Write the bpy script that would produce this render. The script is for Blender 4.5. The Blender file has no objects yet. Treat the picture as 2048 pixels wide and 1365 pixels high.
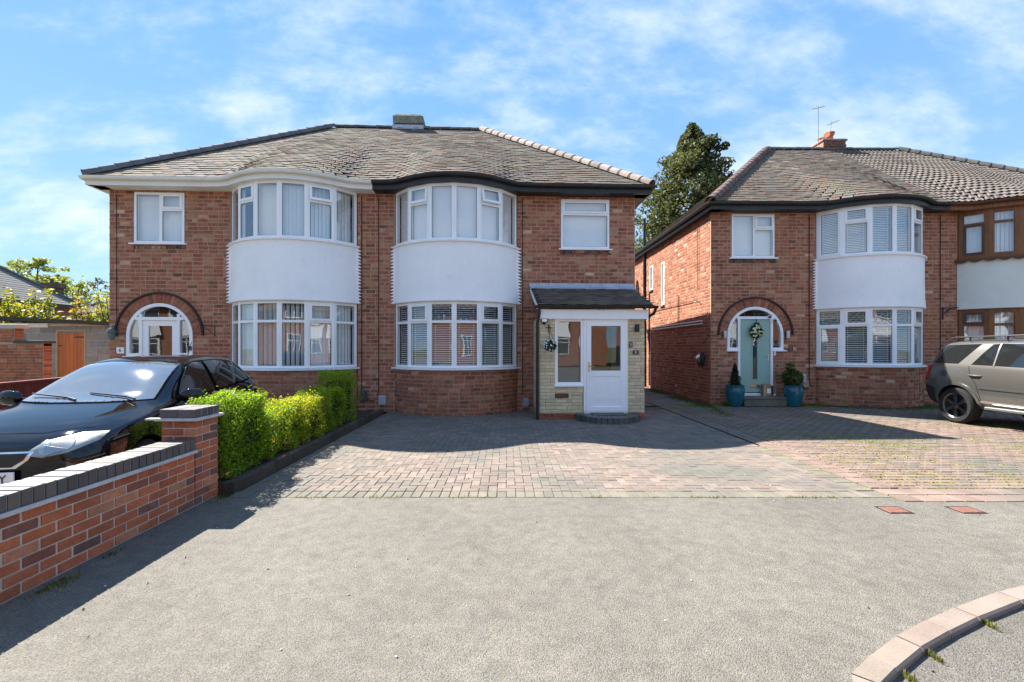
import bpy, bmesh, math, random
import numpy as np
from mathutils import Vector, Matrix, noise as mnoise
from mathutils.bvhtree import BVHTree

S = bpy.context.scene
COL = S.collection
R = math.radians
RNG = random.Random(7)

# ------------------------------------------------------------------ camera
cam_d = bpy.data.cameras.new('camera')
cam_d.sensor_width = 36.0
cam_d.lens = 900.0 / 2048.0 * 36.0
cam_d.shift_x = 11.0 / 2048.0
cam_d.shift_y = 14.5 / 2048.0
cam_d.clip_start = 0.05
cam_d.clip_end = 3000.0
cam = bpy.data.objects.new('camera', cam_d)
cam.location = (0, 0, 1.55)
cam.rotation_euler = (R(90), 0, 0)
COL.objects.link(cam)
S.camera = cam

# ------------------------------------------------------------------ light
SUN_DIR = Vector((-0.69, 0.54, 0.94)).normalized()
SUN_STRENGTH = 3.65
SKY_STRENGTH = 0.115
sun_d = bpy.data.lights.new('sun', 'SUN')
sun_d.energy = SUN_STRENGTH
sun_d.angle = R(0.53)
sun_d.color = (1.0, 0.95, 0.87)
sun = bpy.data.objects.new('sun', sun_d)
sun.rotation_euler = SUN_DIR.to_track_quat('Z', 'Y').to_euler()
sun.location = SUN_DIR * 60
COL.objects.link(sun)

world = bpy.data.worlds.new('World')
S.world = world
world.use_nodes = True
wn, wl = world.node_tree.nodes, world.node_tree.links
wn.clear()
w_out = wn.new('ShaderNodeOutputWorld')
w_bg = wn.new('ShaderNodeBackground')
w_bg.inputs['Strength'].default_value = SKY_STRENGTH
sky = wn.new('ShaderNodeTexSky')
sky.sky_type = 'NISHITA'
sky.sun_disc = False
sky.sun_elevation = math.asin(SUN_DIR.z)
sky.sun_rotation = math.atan2(SUN_DIR.x, SUN_DIR.y)
sky.air_density = 1.0
sky.dust_density = 0.1
sky.ozone_density = 2.2


def wnode(t, **kw):
    n = wn.new(t)
    for k, v in kw.items():
        setattr(n, k, v)
    return n


def wmath(op, a, b=None, c=None):
    n = wnode('ShaderNodeMath', operation=op)
    for i, v in enumerate((a, b, c)):
        if v is None:
            continue
        if isinstance(v, (int, float)):
            n.inputs[i].default_value = v
        else:
            wl.new(v, n.inputs[i])
    return n.outputs[0]


tc = wnode('ShaderNodeTexCoord')
sep = wnode('ShaderNodeSeparateXYZ')
wl.new(tc.outputs['Generated'], sep.inputs[0])
up = wmath('ADD', wmath('MAXIMUM', sep.outputs[2], 0.0), 0.5)
comb = wnode('ShaderNodeCombineXYZ')
wl.new(wmath('DIVIDE', sep.outputs[0], up), comb.inputs[0])
wl.new(wmath('DIVIDE', sep.outputs[1], up), comb.inputs[1])
mp = wnode('ShaderNodeMapping')
mp.inputs['Rotation'].default_value = (0, 0, R(-35))
mp.inputs['Scale'].default_value = (1.5, 2.6, 1.0)
mp.inputs['Location'].default_value = (-3.2, 5.1, 0.0)
wl.new(comb.outputs[0], mp.inputs[0])
n1 = wnode('ShaderNodeTexNoise')
n1.inputs['Scale'].default_value = 1.5
n1.inputs['Detail'].default_value = 9.0
n1.inputs['Roughness'].default_value = 0.6
n1.inputs['Distortion'].default_value = 0.35
wl.new(mp.outputs[0], n1.inputs['Vector'])
n2 = wnode('ShaderNodeTexNoise')
n2.inputs['Scale'].default_value = 4.2
n2.inputs['Detail'].default_value = 8.0
n2.inputs['Roughness'].default_value = 0.62
wl.new(mp.outputs[0], n2.inputs['Vector'])
cl = wmath('ADD', wmath('MULTIPLY', n1.outputs['Fac'], 0.6), wmath('MULTIPLY', n2.outputs['Fac'], 0.4))
ramp = wnode('ShaderNodeMapRange')
ramp.interpolation_type = 'SMOOTHSTEP'
ramp.inputs['From Min'].default_value = 0.43
ramp.inputs['From Max'].default_value = 0.68
wl.new(cl, ramp.inputs['Value'])
cfac = wmath('MULTIPLY', ramp.outputs[0], 0.64)
# pale band of thin high cloud towards the horizon, all round
hz = wnode('ShaderNodeMapRange')
hz.inputs['From Min'].default_value = 0.42
hz.inputs['From Max'].default_value = -0.02
hz.inputs['To Max'].default_value = 0.10
wl.new(sep.outputs[2], hz.inputs['Value'])
cfac2 = wmath('MINIMUM', wmath('ADD', cfac, hz.outputs[0]), 0.86)
cmix = wnode('ShaderNodeMix', data_type='RGBA')
wl.new(cfac2, cmix.inputs[0])
tint = wnode('ShaderNodeVectorMath', operation='MULTIPLY')
tint.inputs[1].default_value = (0.80, 1.02, 1.06)
wl.new(sky.outputs[0], tint.inputs[0])
# clear-sky colour: the physical sky evened out with a plain zenith-to-horizon gradient
grad = wnode('ShaderNodeMapRange')
grad.inputs['From Min'].default_value = 0.0
grad.inputs['From Max'].default_value = 0.75
wl.new(sep.outputs[2], grad.inputs['Value'])
gmix = wnode('ShaderNodeMix', data_type='RGBA')
wl.new(grad.outputs[0], gmix.inputs[0])
gmix.inputs[6].default_value = (0.82, 1.36, 2.05, 1)
gmix.inputs[7].default_value = (0.34, 0.86, 1.9, 1)
emix = wnode('ShaderNodeMix', data_type='RGBA')
emix.inputs[0].default_value = 0.94
wl.new(tint.outputs[0], emix.inputs[6])
wl.new(gmix.outputs[2], emix.inputs[7])
wl.new(emix.outputs[2], cmix.inputs[6])
cmix.inputs[7].default_value = (2.3, 2.42, 2.5, 1)
wl.new(cmix.outputs[2], w_bg.inputs['Color'])
wl.new(w_bg.outputs[0], w_out.inputs[0])

S.view_settings.view_transform = 'Standard'
S.view_settings.look = 'None'
S.view_settings.gamma = 1.0
S.view_settings.use_curve_mapping = False
S.view_settings.exposure = 2.17
S.render.engine = 'CYCLES'
S.cycles.use_denoising = True
S.cycles.max_bounces = 8
S.cycles.diffuse_bounces = 5
S.cycles.glossy_bounces = 3
S.cycles.transparent_max_bounces = 12
S.cycles.caustics_reflective = False
S.cycles.caustics_refractive = False


# ------------------------------------------------------------------ materials
def mat(name, color=None, rough=0.8, spec=0.4, metal=0.0, coat=0.0, grain=None, dirt=None, bump=None, wave=None):
    """Procedural surface. color None: read the 'tone' colour attribute."""
    m = bpy.data.materials.new(name)
    m.use_nodes = True
    nt = m.node_tree
    N, L = nt.nodes, nt.links
    b = N['Principled BSDF']
    b.inputs['Roughness'].default_value = rough
    b.inputs['Specular IOR Level'].default_value = spec
    b.inputs['Metallic'].default_value = metal
    b.inputs['Coat Weight'].default_value = coat
    b.inputs['Coat Roughness'].default_value = 0.03
    if color is None:
        a = N.new('ShaderNodeAttribute')
        a.attribute_name = 'tone'
        src = a.outputs['Color']
    else:
        a = N.new('ShaderNodeRGB')
        a.outputs[0].default_value = (*color, 1)
        src = a.outputs[0]
    geo = N.new('ShaderNodeNewGeometry')
    pos = geo.outputs['Position']

    def noise(scale, detail=4.0, rough_=0.6, stretch=None):
        n = N.new('ShaderNodeTexNoise')
        n.inputs['Scale'].default_value = scale
        n.inputs['Detail'].default_value = detail
        n.inputs['Roughness'].default_value = rough_
        if stretch:
            mpn = N.new('ShaderNodeMapping')
            mpn.inputs['Scale'].default_value = stretch
            L.new(pos, mpn.inputs[0])
            L.new(mpn.outputs[0], n.inputs['Vector'])
        else:
            L.new(pos, n.inputs['Vector'])
        return n.outputs['Fac']

    def scaled(vec, fac, lo, hi, a0=0.3, a1=0.7):
        r = N.new('ShaderNodeMapRange')
        r.inputs['From Min'].default_value = a0
        r.inputs['From Max'].default_value = a1
        r.inputs['To Min'].default_value = lo
        r.inputs['To Max'].default_value = hi
        L.new(fac, r.inputs['Value'])
        v = N.new('ShaderNodeVectorMath')
        v.operation = 'SCALE'
        L.new(vec, v.inputs[0])
        L.new(r.outputs[0], v.inputs['Scale'])
        return v.outputs[0]

    for g in (grain if isinstance(grain, list) else [grain] if grain else []):
        src = scaled(src, noise(g[0], stretch=g[2] if len(g) > 2 else None), 1 - g[1], 1 + g[1])
    for d in (dirt if isinstance(dirt, list) else [dirt] if dirt else []):   # (scale, colour, amount, lo, hi)
        f = noise(d[0], 6.0, 0.62)
        r = N.new('ShaderNodeMapRange')
        r.inputs['From Min'].default_value = d[3]
        r.inputs['From Max'].default_value = d[4]
        r.inputs['To Max'].default_value = d[2]
        L.new(f, r.inputs['Value'])
        x = N.new('ShaderNodeMix')
        x.data_type = 'RGBA'
        L.new(r.outputs[0], x.inputs[0])
        L.new(src, x.inputs[6])
        x.inputs[7].default_value = (*d[1], 1)
        src = x.outputs[2]
    L.new(src, b.inputs['Base Color'])
    if bump:
        bn = N.new('ShaderNodeBump')
        bn.inputs['Strength'].default_value = bump[1]
        bn.inputs['Distance'].default_value = bump[2]
        L.new(noise(bump[0], 5.0), bn.inputs['Height'])
        L.new(bn.outputs[0], b.inputs['Normal'])
    return m


def glass_mat(name, refl=0.16, tint=(0.85, 0.9, 0.9)):
    m = bpy.data.materials.new(name)
    m.use_nodes = True
    N, L = m.node_tree.nodes, m.node_tree.links
    N.clear()
    out = N.new('ShaderNodeOutputMaterial')
    tr = N.new('ShaderNodeBsdfTransparent')
    tr.inputs[0].default_value = (*tint, 1)
    gl = N.new('ShaderNodeBsdfGlossy')
    gl.inputs['Roughness'].default_value = 0.012
    gl.inputs['Color'].default_value = (0.95, 0.98, 1, 1)
    geo = N.new('ShaderNodeNewGeometry')
    n = N.new('ShaderNodeTexNoise')
    n.inputs['Scale'].default_value = 1.7
    n.inputs['Detail'].default_value = 1.0
    L.new(geo.outputs['Position'], n.inputs['Vector'])
    bp = N.new('ShaderNodeBump')
    bp.inputs['Strength'].default_value = 0.06
    bp.inputs['Distance'].default_value = 0.04
    L.new(n.outputs['Fac'], bp.inputs['Height'])
    L.new(bp.outputs[0], gl.inputs['Normal'])
    lw = N.new('ShaderNodeLayerWeight')
    fr = N.new('ShaderNodeMath')
    fr.operation = 'POWER'
    L.new(lw.outputs['Facing'], fr.inputs[0])
    fr.inputs[1].default_value = 4.5
    ad = N.new('ShaderNodeMath')
    ad.operation = 'MULTIPLY_ADD'
    L.new(fr.outputs[0], ad.inputs[0])
    ad.inputs[1].default_value = 0.75
    ad.inputs[2].default_value = refl
    ad.use_clamp = True
    mx = N.new('ShaderNodeMixShader')
    L.new(ad.outputs[0], mx.inputs[0])
    L.new(tr.outputs[0], mx.inputs[1])
    L.new(gl.outputs[0], mx.inputs[2])
    L.new(mx.outputs[0], out.inputs[0])
    return m


def leaf_mat(name, trans=0.35, gain=1.0):
    m = bpy.data.materials.new(name)
    m.use_nodes = True
    N, L = m.node_tree.nodes, m.node_tree.links
    N.clear()
    out = N.new('ShaderNodeOutputMaterial')
    a = N.new('ShaderNodeAttribute')
    a.attribute_name = 'tone'
    d = N.new('ShaderNodeBsdfPrincipled')
    d.inputs['Roughness'].default_value = 0.55
    d.inputs['Specular IOR Level'].default_value = 0.25
    t = N.new('ShaderNodeBsdfTranslucent')
    L.new(a.outputs['Color'], d.inputs['Base Color'])
    v = N.new('ShaderNodeVectorMath')
    v.operation = 'MULTIPLY'
    v.inputs[1].default_value = (1.35 * gain, 1.25 * gain, 0.5 * gain)
    L.new(a.outputs['Color'], v.inputs[0])
    L.new(v.outputs[0], t.inputs['Color'])
    mx = N.new('ShaderNodeMixShader')
    mx.inputs[0].default_value = trans
    L.new(d.outputs[0], mx.inputs[1])
    L.new(t.outputs[0], mx.inputs[2])
    L.new(mx.outputs[0], out.inputs[0])
    return m


M = {}
M['brick'] = mat('facing_brick', None, 0.92, 0.2, grain=[(9, 0.22), (70, 0.22)], dirt=[(2.3, (0.47, 0.26, 0.165), 0.4, 0.5, 0.76), (14, (0.47, 0.29, 0.195), 0.6, 0.5, 0.75), (22, (0.15, 0.08, 0.055), 0.35, 0.6, 0.8)], bump=(60, 0.5, 0.006))
M['mortar'] = mat('mortar', (0.45, 0.27, 0.185), 0.95, 0.15, grain=[(5, 0.2), (90, 0.2)], bump=(80, 0.5, 0.004))
M['garden_brick'] = mat('garden_wall_brick', None, 0.88, 0.25, grain=[(11, 0.18), (110, 0.22)], dirt=[(6, (0.09, 0.07, 0.05), 0.35, 0.55, 0.8), (25, (0.36, 0.24, 0.18), 0.4, 0.56, 0.8), (40, (0.07, 0.05, 0.045), 0.5, 0.62, 0.8)], bump=(60, 0.8, 0.006))
M['pale_mortar'] = mat('pale_mortar', (0.56, 0.45, 0.37), 0.95, 0.15, grain=[(6, 0.15), (120, 0.2)], dirt=(3, (0.17, 0.13, 0.1), 0.5, 0.5, 0.75), bump=(120, 0.5, 0.003))
M['blue_brick'] = mat('blue_brick', None, 0.45, 0.6, grain=[(10, 0.15), (110, 0.2)], bump=(90, 0.3, 0.003))
M['buff_brick'] = mat('buff_brick', None, 0.95, 0.2, grain=[(18, 0.07), (90, 0.10)], bump=(60, 0.4, 0.004))
M['tile'] = mat('clay_roof_tile', None, 0.93, 0.2, grain=[(8, 0.12), (60, 0.2)], dirt=[(0.7, (0.17, 0.17, 0.10), 0.5, 0.48, 0.7), (2.0, (0.09, 0.07, 0.062), 0.35, 0.5, 0.7), (30, (0.46, 0.44, 0.37), 0.5, 0.64, 0.74)], bump=(50, 0.5, 0.006))
M['wavy_tile'] = mat('concrete_pantile', None, 0.93, 0.2, grain=[(6, 0.2), (60, 0.2)], dirt=(2.2, (0.20, 0.19, 0.16), 0.4, 0.5, 0.72), bump=(50, 0.4, 0.005))
M['hip'] = mat('hip_tile', None, 0.9, 0.2, grain=[(4, 0.2), (50, 0.2)], dirt=(6, (0.25, 0.25, 0.2), 0.4, 0.55, 0.75), bump=(40, 0.4, 0.006))
M['felt'] = mat('roof_underlay', (0.02, 0.02, 0.02), 0.95, 0.1)
M['pvc'] = mat('white_upvc', (0.90, 0.905, 0.915), 0.35, 0.45, grain=(3, 0.025))
M['pvc_door'] = mat('white_upvc_door', (0.90, 0.905, 0.92), 0.38, 0.45, grain=(3, 0.02))
M['render'] = mat('white_render', (0.93, 0.93, 0.94), 0.9, 0.2, grain=[(1.3, 0.03), (60, 0.04), (5, 0.018, (5, 5, 0.35))], dirt=[(4.0, (0.62, 0.62, 0.58), 0.35, 0.58, 0.85), (1.1, (0.78, 0.79, 0.82), 0.35, 0.5, 0.8)], bump=(45, 0.45, 0.012))
M['cream_render'] = mat('cream_render', (0.72, 0.72, 0.66), 0.9, 0.2, grain=[(1.3, 0.05), (60, 0.05)], dirt=(3, (0.45, 0.45, 0.4), 0.35, 0.55, 0.8), bump=(40, 0.5, 0.012))
M['white_paint'] = mat('white_fascia_paint', (0.80, 0.79, 0.75), 0.5, 0.4, grain=(2, 0.05), dirt=(8, (0.45, 0.42, 0.36), 0.35, 0.58, 0.8))
M['black_paint'] = mat('black_gutter_paint', (0.022, 0.023, 0.025), 0.45, 0.45, grain=(5, 0.3), dirt=(7, (0.12, 0.11, 0.1), 0.5, 0.6, 0.8))
M['black_iron'] = mat('black_iron', (0.02, 0.02, 0.022), 0.5, 0.4)
M['black_plastic'] = mat('black_plastic', (0.018, 0.018, 0.02), 0.4, 0.45)
M['cable'] = mat('black_cable', (0.03, 0.022, 0.02), 0.6, 0.3)
M['oak'] = mat('brown_woodgrain_frame', (0.20, 0.075, 0.022), 0.45, 0.4, grain=[(3, 0.3, (8, 8, 0.6)), (14, 0.25, (8, 8, 0.5))])
M['darkbrown'] = mat('dark_brown_frame', (0.09, 0.035, 0.015), 0.45, 0.4, grain=[(6, 0.2)])
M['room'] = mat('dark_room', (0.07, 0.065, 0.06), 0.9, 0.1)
M['blind'] = mat('white_blind_slat', (0.88, 0.89, 0.88), 0.6, 0.3)
M['fabric_blind'] = mat('pale_fabric_blind', (0.80, 0.83, 0.82), 0.85, 0.2, grain=(30, 0.06))
M['dark_slat'] = mat('grey_blind_slat', (0.40, 0.38, 0.34), 0.6, 0.3)
M['glass'] = glass_mat('window_glass', 0.10, (1.0, 1.0, 1.0))
M['glass_low'] = glass_mat('ground_floor_glass', 0.075, (0.98, 0.99, 0.99))
M['lead'] = mat('lead_strip', (0.10, 0.105, 0.11), 0.45, 0.5, metal=0.3)
M['lead_light'] = mat('pale_lead_strip', (0.55, 0.56, 0.56), 0.4, 0.5)
M['flashing'] = mat('lead_flashing', (0.42, 0.46, 0.53), 0.55, 0.4, grain=[(6, 0.2), (30, 0.15)], bump=(14, 0.5, 0.01))
M['gold'] = mat('brass', (0.65, 0.45, 0.16), 0.3, 0.5, metal=1.0)
M['chrome'] = mat('chrome', (0.75, 0.76, 0.78), 0.15, 0.5, metal=1.0)
M['tarmac'] = None
M['concrete'] = mat('old_concrete', (0.17, 0.155, 0.135), 0.95, 0.15, grain=[(2, 0.25), (60, 0.25)], dirt=(1.2, (0.09, 0.1, 0.06), 0.5, 0.5, 0.75), bump=(60, 0.4, 0.005))
M['paver'] = mat('block_paver', None, 0.92, 0.2, grain=[(3.5, 0.16), (80, 0.28)], dirt=[(0.55, (0.115, 0.122, 0.105), 0.7, 0.46, 0.64), (2.0, (0.22, 0.175, 0.14), 0.35, 0.5, 0.75), (0.9, (0.07, 0.07, 0.065), 0.35, 0.6, 0.78)], bump=(110, 0.5, 0.004))
M['joint'] = mat('joint_sand', (0.125, 0.105, 0.083), 0.97, 0.1, grain=[(5, 0.3), (70, 0.3)])
M['mossy_joint'] = mat('mossy_joint', (0.15, 0.165, 0.045), 0.97, 0.1, grain=[(3, 0.4), (60, 0.4)], dirt=(1.0, (0.12, 0.095, 0.065), 0.8, 0.48, 0.62))
M['kerb'] = mat('concrete_kerb', None, 0.93, 0.2, grain=[(5, 0.1), (140, 0.16)], dirt=(5, (0.16, 0.12, 0.095), 0.35, 0.58, 0.8), bump=(140, 0.4, 0.003))
M['edging'] = mat('dark_edging', None, 0.95, 0.15, grain=[(6, 0.25), (70, 0.3)], dirt=(3, (0.06, 0.06, 0.035), 0.5, 0.5, 0.75), bump=(50, 0.6, 0.008))
M['soil'] = mat('soil', (0.07, 0.05, 0.035), 0.98, 0.1, grain=[(9, 0.3), (60, 0.4)], bump=(40, 0.8, 0.02))
M['earth'] = mat('earth', (0.10, 0.10, 0.055), 0.98, 0.1, grain=[(0.3, 0.3), (8, 0.3)])
M['block'] = mat('concrete_block', None, 0.95, 0.15, grain=[(5, 0.14), (60, 0.2)], bump=(60, 0.5, 0.006))
M['orange_door'] = mat('orange_stained_board', None, 0.6, 0.35, grain=[(4, 0.15, (6, 6, 0.6))])
M['red_fence'] = mat('red_stained_board', None, 0.75, 0.3, grain=[(5, 0.25, (6, 6, 0.6)), (40, 0.15)])
M['plain'] = mat('toned_surface', None, 0.85, 0.25, grain=[(6, 0.12)])
M['gloss'] = mat('toned_gloss', None, 0.35, 0.45)
M['metal_grey'] = mat('grey_metal', (0.30, 0.31, 0.32), 0.4, 0.5, metal=0.4)
M['teal_door'] = mat('pale_green_door', (0.30, 0.47, 0.41), 0.42, 0.4, grain=(4, 0.04))
M['teal_pot'] = mat('glazed_teal_pot', (0.012, 0.12, 0.165), 0.14, 0.6, grain=[(9, 0.25), (40, 0.12)])
M['bark'] = mat('bark', (0.075, 0.055, 0.04), 0.95, 0.1, grain=[(8, 0.3)])
M['leaf'] = leaf_mat('leaves')
M['leaf_pale'] = leaf_mat('young_leaves', 0.45, 1.1)
M['card'] = mat('cardboard', (0.34, 0.22, 0.12), 0.85, 0.2, grain=(8, 0.08))
M['terracotta'] = mat('terracotta', (0.50, 0.17, 0.085), 0.8, 0.3, grain=(8, 0.12))
M['rust_iron'] = mat('rusted_cover', (0.19, 0.085, 0.06), 0.85, 0.3, grain=[(14, 0.25), (90, 0.3)], bump=(60, 0.6, 0.006))
M['grey_box'] = mat('pale_grey_box', (0.50, 0.52, 0.55), 0.5, 0.35)
M['mat_rubber'] = mat('door_mat', (0.13, 0.12, 0.11), 0.95, 0.1, grain=(40, 0.3))


def tarmac_mat(name, base, spread, dark):
    m = bpy.data.materials.new(name)
    m.use_nodes = True
    N, L = m.node_tree.nodes, m.node_tree.links
    b = N['Principled BSDF']
    b.inputs['Roughness'].default_value = 0.9
    b.inputs['Specular IOR Level'].default_value = 0.25
    geo = N.new('ShaderNodeNewGeometry')
    vo = N.new('ShaderNodeTexVoronoi')
    vo.inputs['Scale'].default_value = 150
    L.new(geo.outputs['Position'], vo.inputs['Vector'])
    sx = N.new('ShaderNodeSeparateColor')
    L.new(vo.outputs['Color'], sx.inputs[0])
    r1 = N.new('ShaderNodeMapRange')
    r1.inputs['To Min'].default_value = 1 - spread
    r1.inputs['To Max'].default_value = 1 + spread
    L.new(sx.outputs[0], r1.inputs['Value'])
    r2 = N.new('ShaderNodeMapRange')          # dark binder in the gaps between chippings
    r2.inputs['From Min'].default_value = 0.45
    r2.inputs['From Max'].default_value = 0.75
    r2.inputs['To Min'].default_value = 1.0
    r2.inputs['To Max'].default_value = dark
    L.new(vo.outputs['Distance'], r2.inputs['Value'])
    big = N.new('ShaderNodeTexNoise')
    big.inputs['Scale'].default_value = 0.8
    big.inputs['Detail'].default_value = 7
    big.inputs['Roughness'].default_value = 0.6
    L.new(geo.outputs['Position'], big.inputs['Vector'])
    r3 = N.new('ShaderNodeMapRange')
    r3.inputs['From Min'].default_value = 0.3
    r3.inputs['From Max'].default_value = 0.7
    r3.inputs['To Min'].default_value = 0.84
    r3.inputs['To Max'].default_value = 1.08
    L.new(big.outputs['Fac'], r3.inputs['Value'])
    mid = N.new('ShaderNodeTexNoise')
    mid.inputs['Scale'].default_value = 9
    mid.inputs['Detail'].default_value = 5
    L.new(geo.outputs['Position'], mid.inputs['Vector'])
    r4 = N.new('ShaderNodeMapRange')
    r4.inputs['From Min'].default_value = 0.3
    r4.inputs['From Max'].default_value = 0.7
    r4.inputs['To Min'].default_value = 0.84
    r4.inputs['To Max'].default_value = 1.1
    L.new(mid.outputs['Fac'], r4.inputs['Value'])

    def mul(a, b_):
        n = N.new('ShaderNodeMath')
        n.operation = 'MULTIPLY'
        L.new(a, n.inputs[0])
        L.new(b_, n.inputs[1])
        return n.outputs[0]
    st = N.new('ShaderNodeTexNoise')           # oil drips and damp stains
    st.inputs['Scale'].default_value = 1.9
    st.inputs['Detail'].default_value = 9
    st.inputs['Roughness'].default_value = 0.7
    L.new(geo.outputs['Position'], st.inputs['Vector'])
    r5 = N.new('ShaderNodeMapRange')
    r5.inputs['From Min'].default_value = 0.55
    r5.inputs['From Max'].default_value = 0.72
    r5.inputs['To Min'].default_value = 1.0
    r5.inputs['To Max'].default_value = 0.86
    L.new(st.outputs['Fac'], r5.inputs['Value'])
    f = mul(mul(mul(r1.outputs[0], r2.outputs[0]), r5.outputs[0]), mul(r3.outputs[0], r4.outputs[0]))
    hue = N.new('ShaderNodeMix')
    hue.data_type = 'RGBA'
    L.new(sx.outputs[1], hue.inputs[0])
    hue.inputs[6].default_value = (base[0] * 1.06, base[1], base[2] * 0.92, 1)
    hue.inputs[7].default_value = (base[0] * 0.95, base[1], base[2] * 1.06, 1)
    v = N.new('ShaderNodeVectorMath')
    v.operation = 'SCALE'
    L.new(hue.outputs[2], v.inputs[0])
    L.new(f, v.inputs['Scale'])
    L.new(v.outputs[0], b.inputs['Base Color'])
    bp = N.new('ShaderNodeBump')
    bp.invert = True
    bp.inputs['Strength'].default_value = 0.7
    bp.inputs['Distance'].default_value = 0.006
    L.new(vo.outputs['Distance'], bp.inputs['Height'])
    L.new(bp.outputs[0], b.inputs['Normal'])
    return m


M['tarmac'] = tarmac_mat('worn_tarmac', (0.183, 0.168, 0.143), 0.24, 0.6)
M['road'] = tarmac_mat('road_tarmac', (0.155, 0.141, 0.124), 0.26, 0.55)


# ------------------------------------------------------------------ mesh helpers
class MB:
    def __init__(self, tone=(0.5, 0.5, 0.5)):
        self.v, self.f, self.c, self.mi = [], [], [], []
        self.tone = tone

    def add(self, verts, faces, tone=None, mi=0):
        o = len(self.v)
        self.v.extend(tuple(p) for p in verts)
        self.f.extend(tuple(i + o for i in q) for q in faces)
        self.mi.extend([mi] * len(faces))
        self.c.extend([tone or self.tone] * len(verts))

    def box(self, x0, x1, y0, y1, z0, z1, tone=None, mat=None, mi=0):
        vs = [(x0, y0, z0), (x1, y0, z0), (x1, y1, z0), (x0, y1, z0), (x0, y0, z1), (x1, y0, z1), (x1, y1, z1), (x0, y1, z1)]
        if mat is not None:
            vs = [mat @ Vector(p) for p in vs]
        self.add(vs, [(0, 3, 2, 1), (4, 5, 6, 7), (0, 1, 5, 4), (1, 2, 6, 5), (2, 3, 7, 6), (3, 0, 4, 7)], tone, mi)

    def cbox(self, x0, x1, y0, y1, z0, z1, c=0.01, tone=None, mat=None):
        """box with its upper edges chamfered"""
        vs = [(x0, y0, z0), (x1, y0, z0), (x1, y1, z0), (x0, y1, z0), (x0, y0, z1 - c), (x1, y0, z1 - c), (x1, y1, z1 - c), (x0, y1, z1 - c),
              (x0 + c, y0 + c, z1), (x1 - c, y0 + c, z1), (x1 - c, y1 - c, z1), (x0 + c, y1 - c, z1)]
        if mat is not None:
            vs = [mat @ Vector(p) for p in vs]
        self.add(vs, [(0, 1, 5, 4), (1, 2, 6, 5), (2, 3, 7, 6), (3, 0, 4, 7), (4, 5, 9, 8), (5, 6, 10, 9), (6, 7, 11, 10), (7, 4, 8, 11), (8, 9, 10, 11), (0, 3, 2, 1)], tone)

    def tube(self, pts, r, n=8, tone=None, caps=True):
        pts = [Vector(p) for p in pts]
        rs = r if isinstance(r, (list, tuple)) else [r] * len(pts)
        verts, faces = [], []
        for i, p in enumerate(pts):
            d = (pts[min(i + 1, len(pts) - 1)] - pts[max(i - 1, 0)]).normalized()
            a = d.cross(Vector((0, 0, 1)) if abs(d.z) < 0.9 else Vector((1, 0, 0))).normalized()
            b = d.cross(a)
            for k in range(n):
                t = 2 * math.pi * k / n
                verts.append(p + (a * math.cos(t) + b * math.sin(t)) * rs[i])
        for i in range(len(pts) - 1):
            for k in range(n):
                k2 = (k + 1) % n
                faces.append((i * n + k, i * n + k2, (i + 1) * n + k2, (i + 1) * n + k))
        if caps:
            faces.append(tuple(range(n))[::-1])
            faces.append(tuple((len(pts) - 1) * n + k for k in range(n)))
        self.add(verts, faces, tone)

    def lathe(self, prof, n=20, center=(0, 0, 0), tone=None, mat=None, caps=True):
        verts, faces = [], []
        for (r, z) in prof:
            for k in range(n):
                t = 2 * math.pi * k / n
                verts.append(Vector((r * math.cos(t), r * math.sin(t), z)))
        for i in range(len(prof) - 1):
            for k in range(n):
                k2 = (k + 1) % n
                faces.append((i * n + k, i * n + k2, (i + 1) * n + k2, (i + 1) * n + k))
        if caps:
            faces.append(tuple(range(n))[::-1])
            faces.append(tuple((len(prof) - 1) * n + k for k in range(n)))
        c = Vector(center)
        verts = [(mat @ p if mat is not None else p) + c for p in verts]
        self.add(verts, faces, tone)

    def sweep(self, path, prof, tone=None, closed=True):
        """path: list of (x, y, nx, ny) with outward normal; prof: list of (n, z) closed loop."""
        m = len(prof)
        verts, faces = [], []
        for (x, y, nx, ny) in path:
            for (a, z) in prof:
                verts.append((x + nx * a, y + ny * a, z))
        for i in range(len(path) - 1):
            for k in range(m if closed else m - 1):
                k2 = (k + 1) % m
                faces.append((i * m + k, (i + 1) * m + k, (i + 1) * m + k2, i * m + k2))
        if closed:
            faces.append(tuple(range(m)))
            faces.append(tuple((len(path) - 1) * m + k for k in range(m))[::-1])
        self.add(verts, faces, tone)

    def mesh(self, name, mats, smooth=False, recalc=True):
        me = bpy.data.meshes.new(name)
        me.from_pydata(self.v, [], self.f)
        for m in (mats if isinstance(mats, (list, tuple)) else [mats]):
            me.materials.append(m)
        if any(self.mi):
            me.polygons.foreach_set('material_index', self.mi)
        a = me.color_attributes.new('tone', 'FLOAT_COLOR', 'POINT')
        cc = np.ones((len(self.v), 4), dtype=np.float32)
        if len(self.v):
            cc[:, :3] = np.array(self.c, dtype=np.float32)
        a.data.foreach_set('color', cc.ravel())
        if recalc:
            bm = bmesh.new()
            bm.from_mesh(me)
            bmesh.ops.recalc_face_normals(bm, faces=bm.faces)
            bm.to_mesh(me)
            bm.free()
        if smooth:
            me.polygons.foreach_set('use_smooth', [True] * len(me.polygons))
            if smooth != 'full':
                me.set_sharp_from_angle(angle=R(38))
        me.update()
        return me

    def build(self, name, mats, parent=None, loc=None, rz=0.0, smooth=False, kind=None, recalc=True):
        o = bpy.data.objects.new(name, self.mesh(name, mats, smooth, recalc))
        COL.objects.link(o)
        if parent is not None:
            o.parent = parent
        if loc is not None:
            o.location = loc
        if rz:
            o.rotation_euler = (0, 0, rz)
        if kind:
            o['kind'] = kind
        return o


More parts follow.
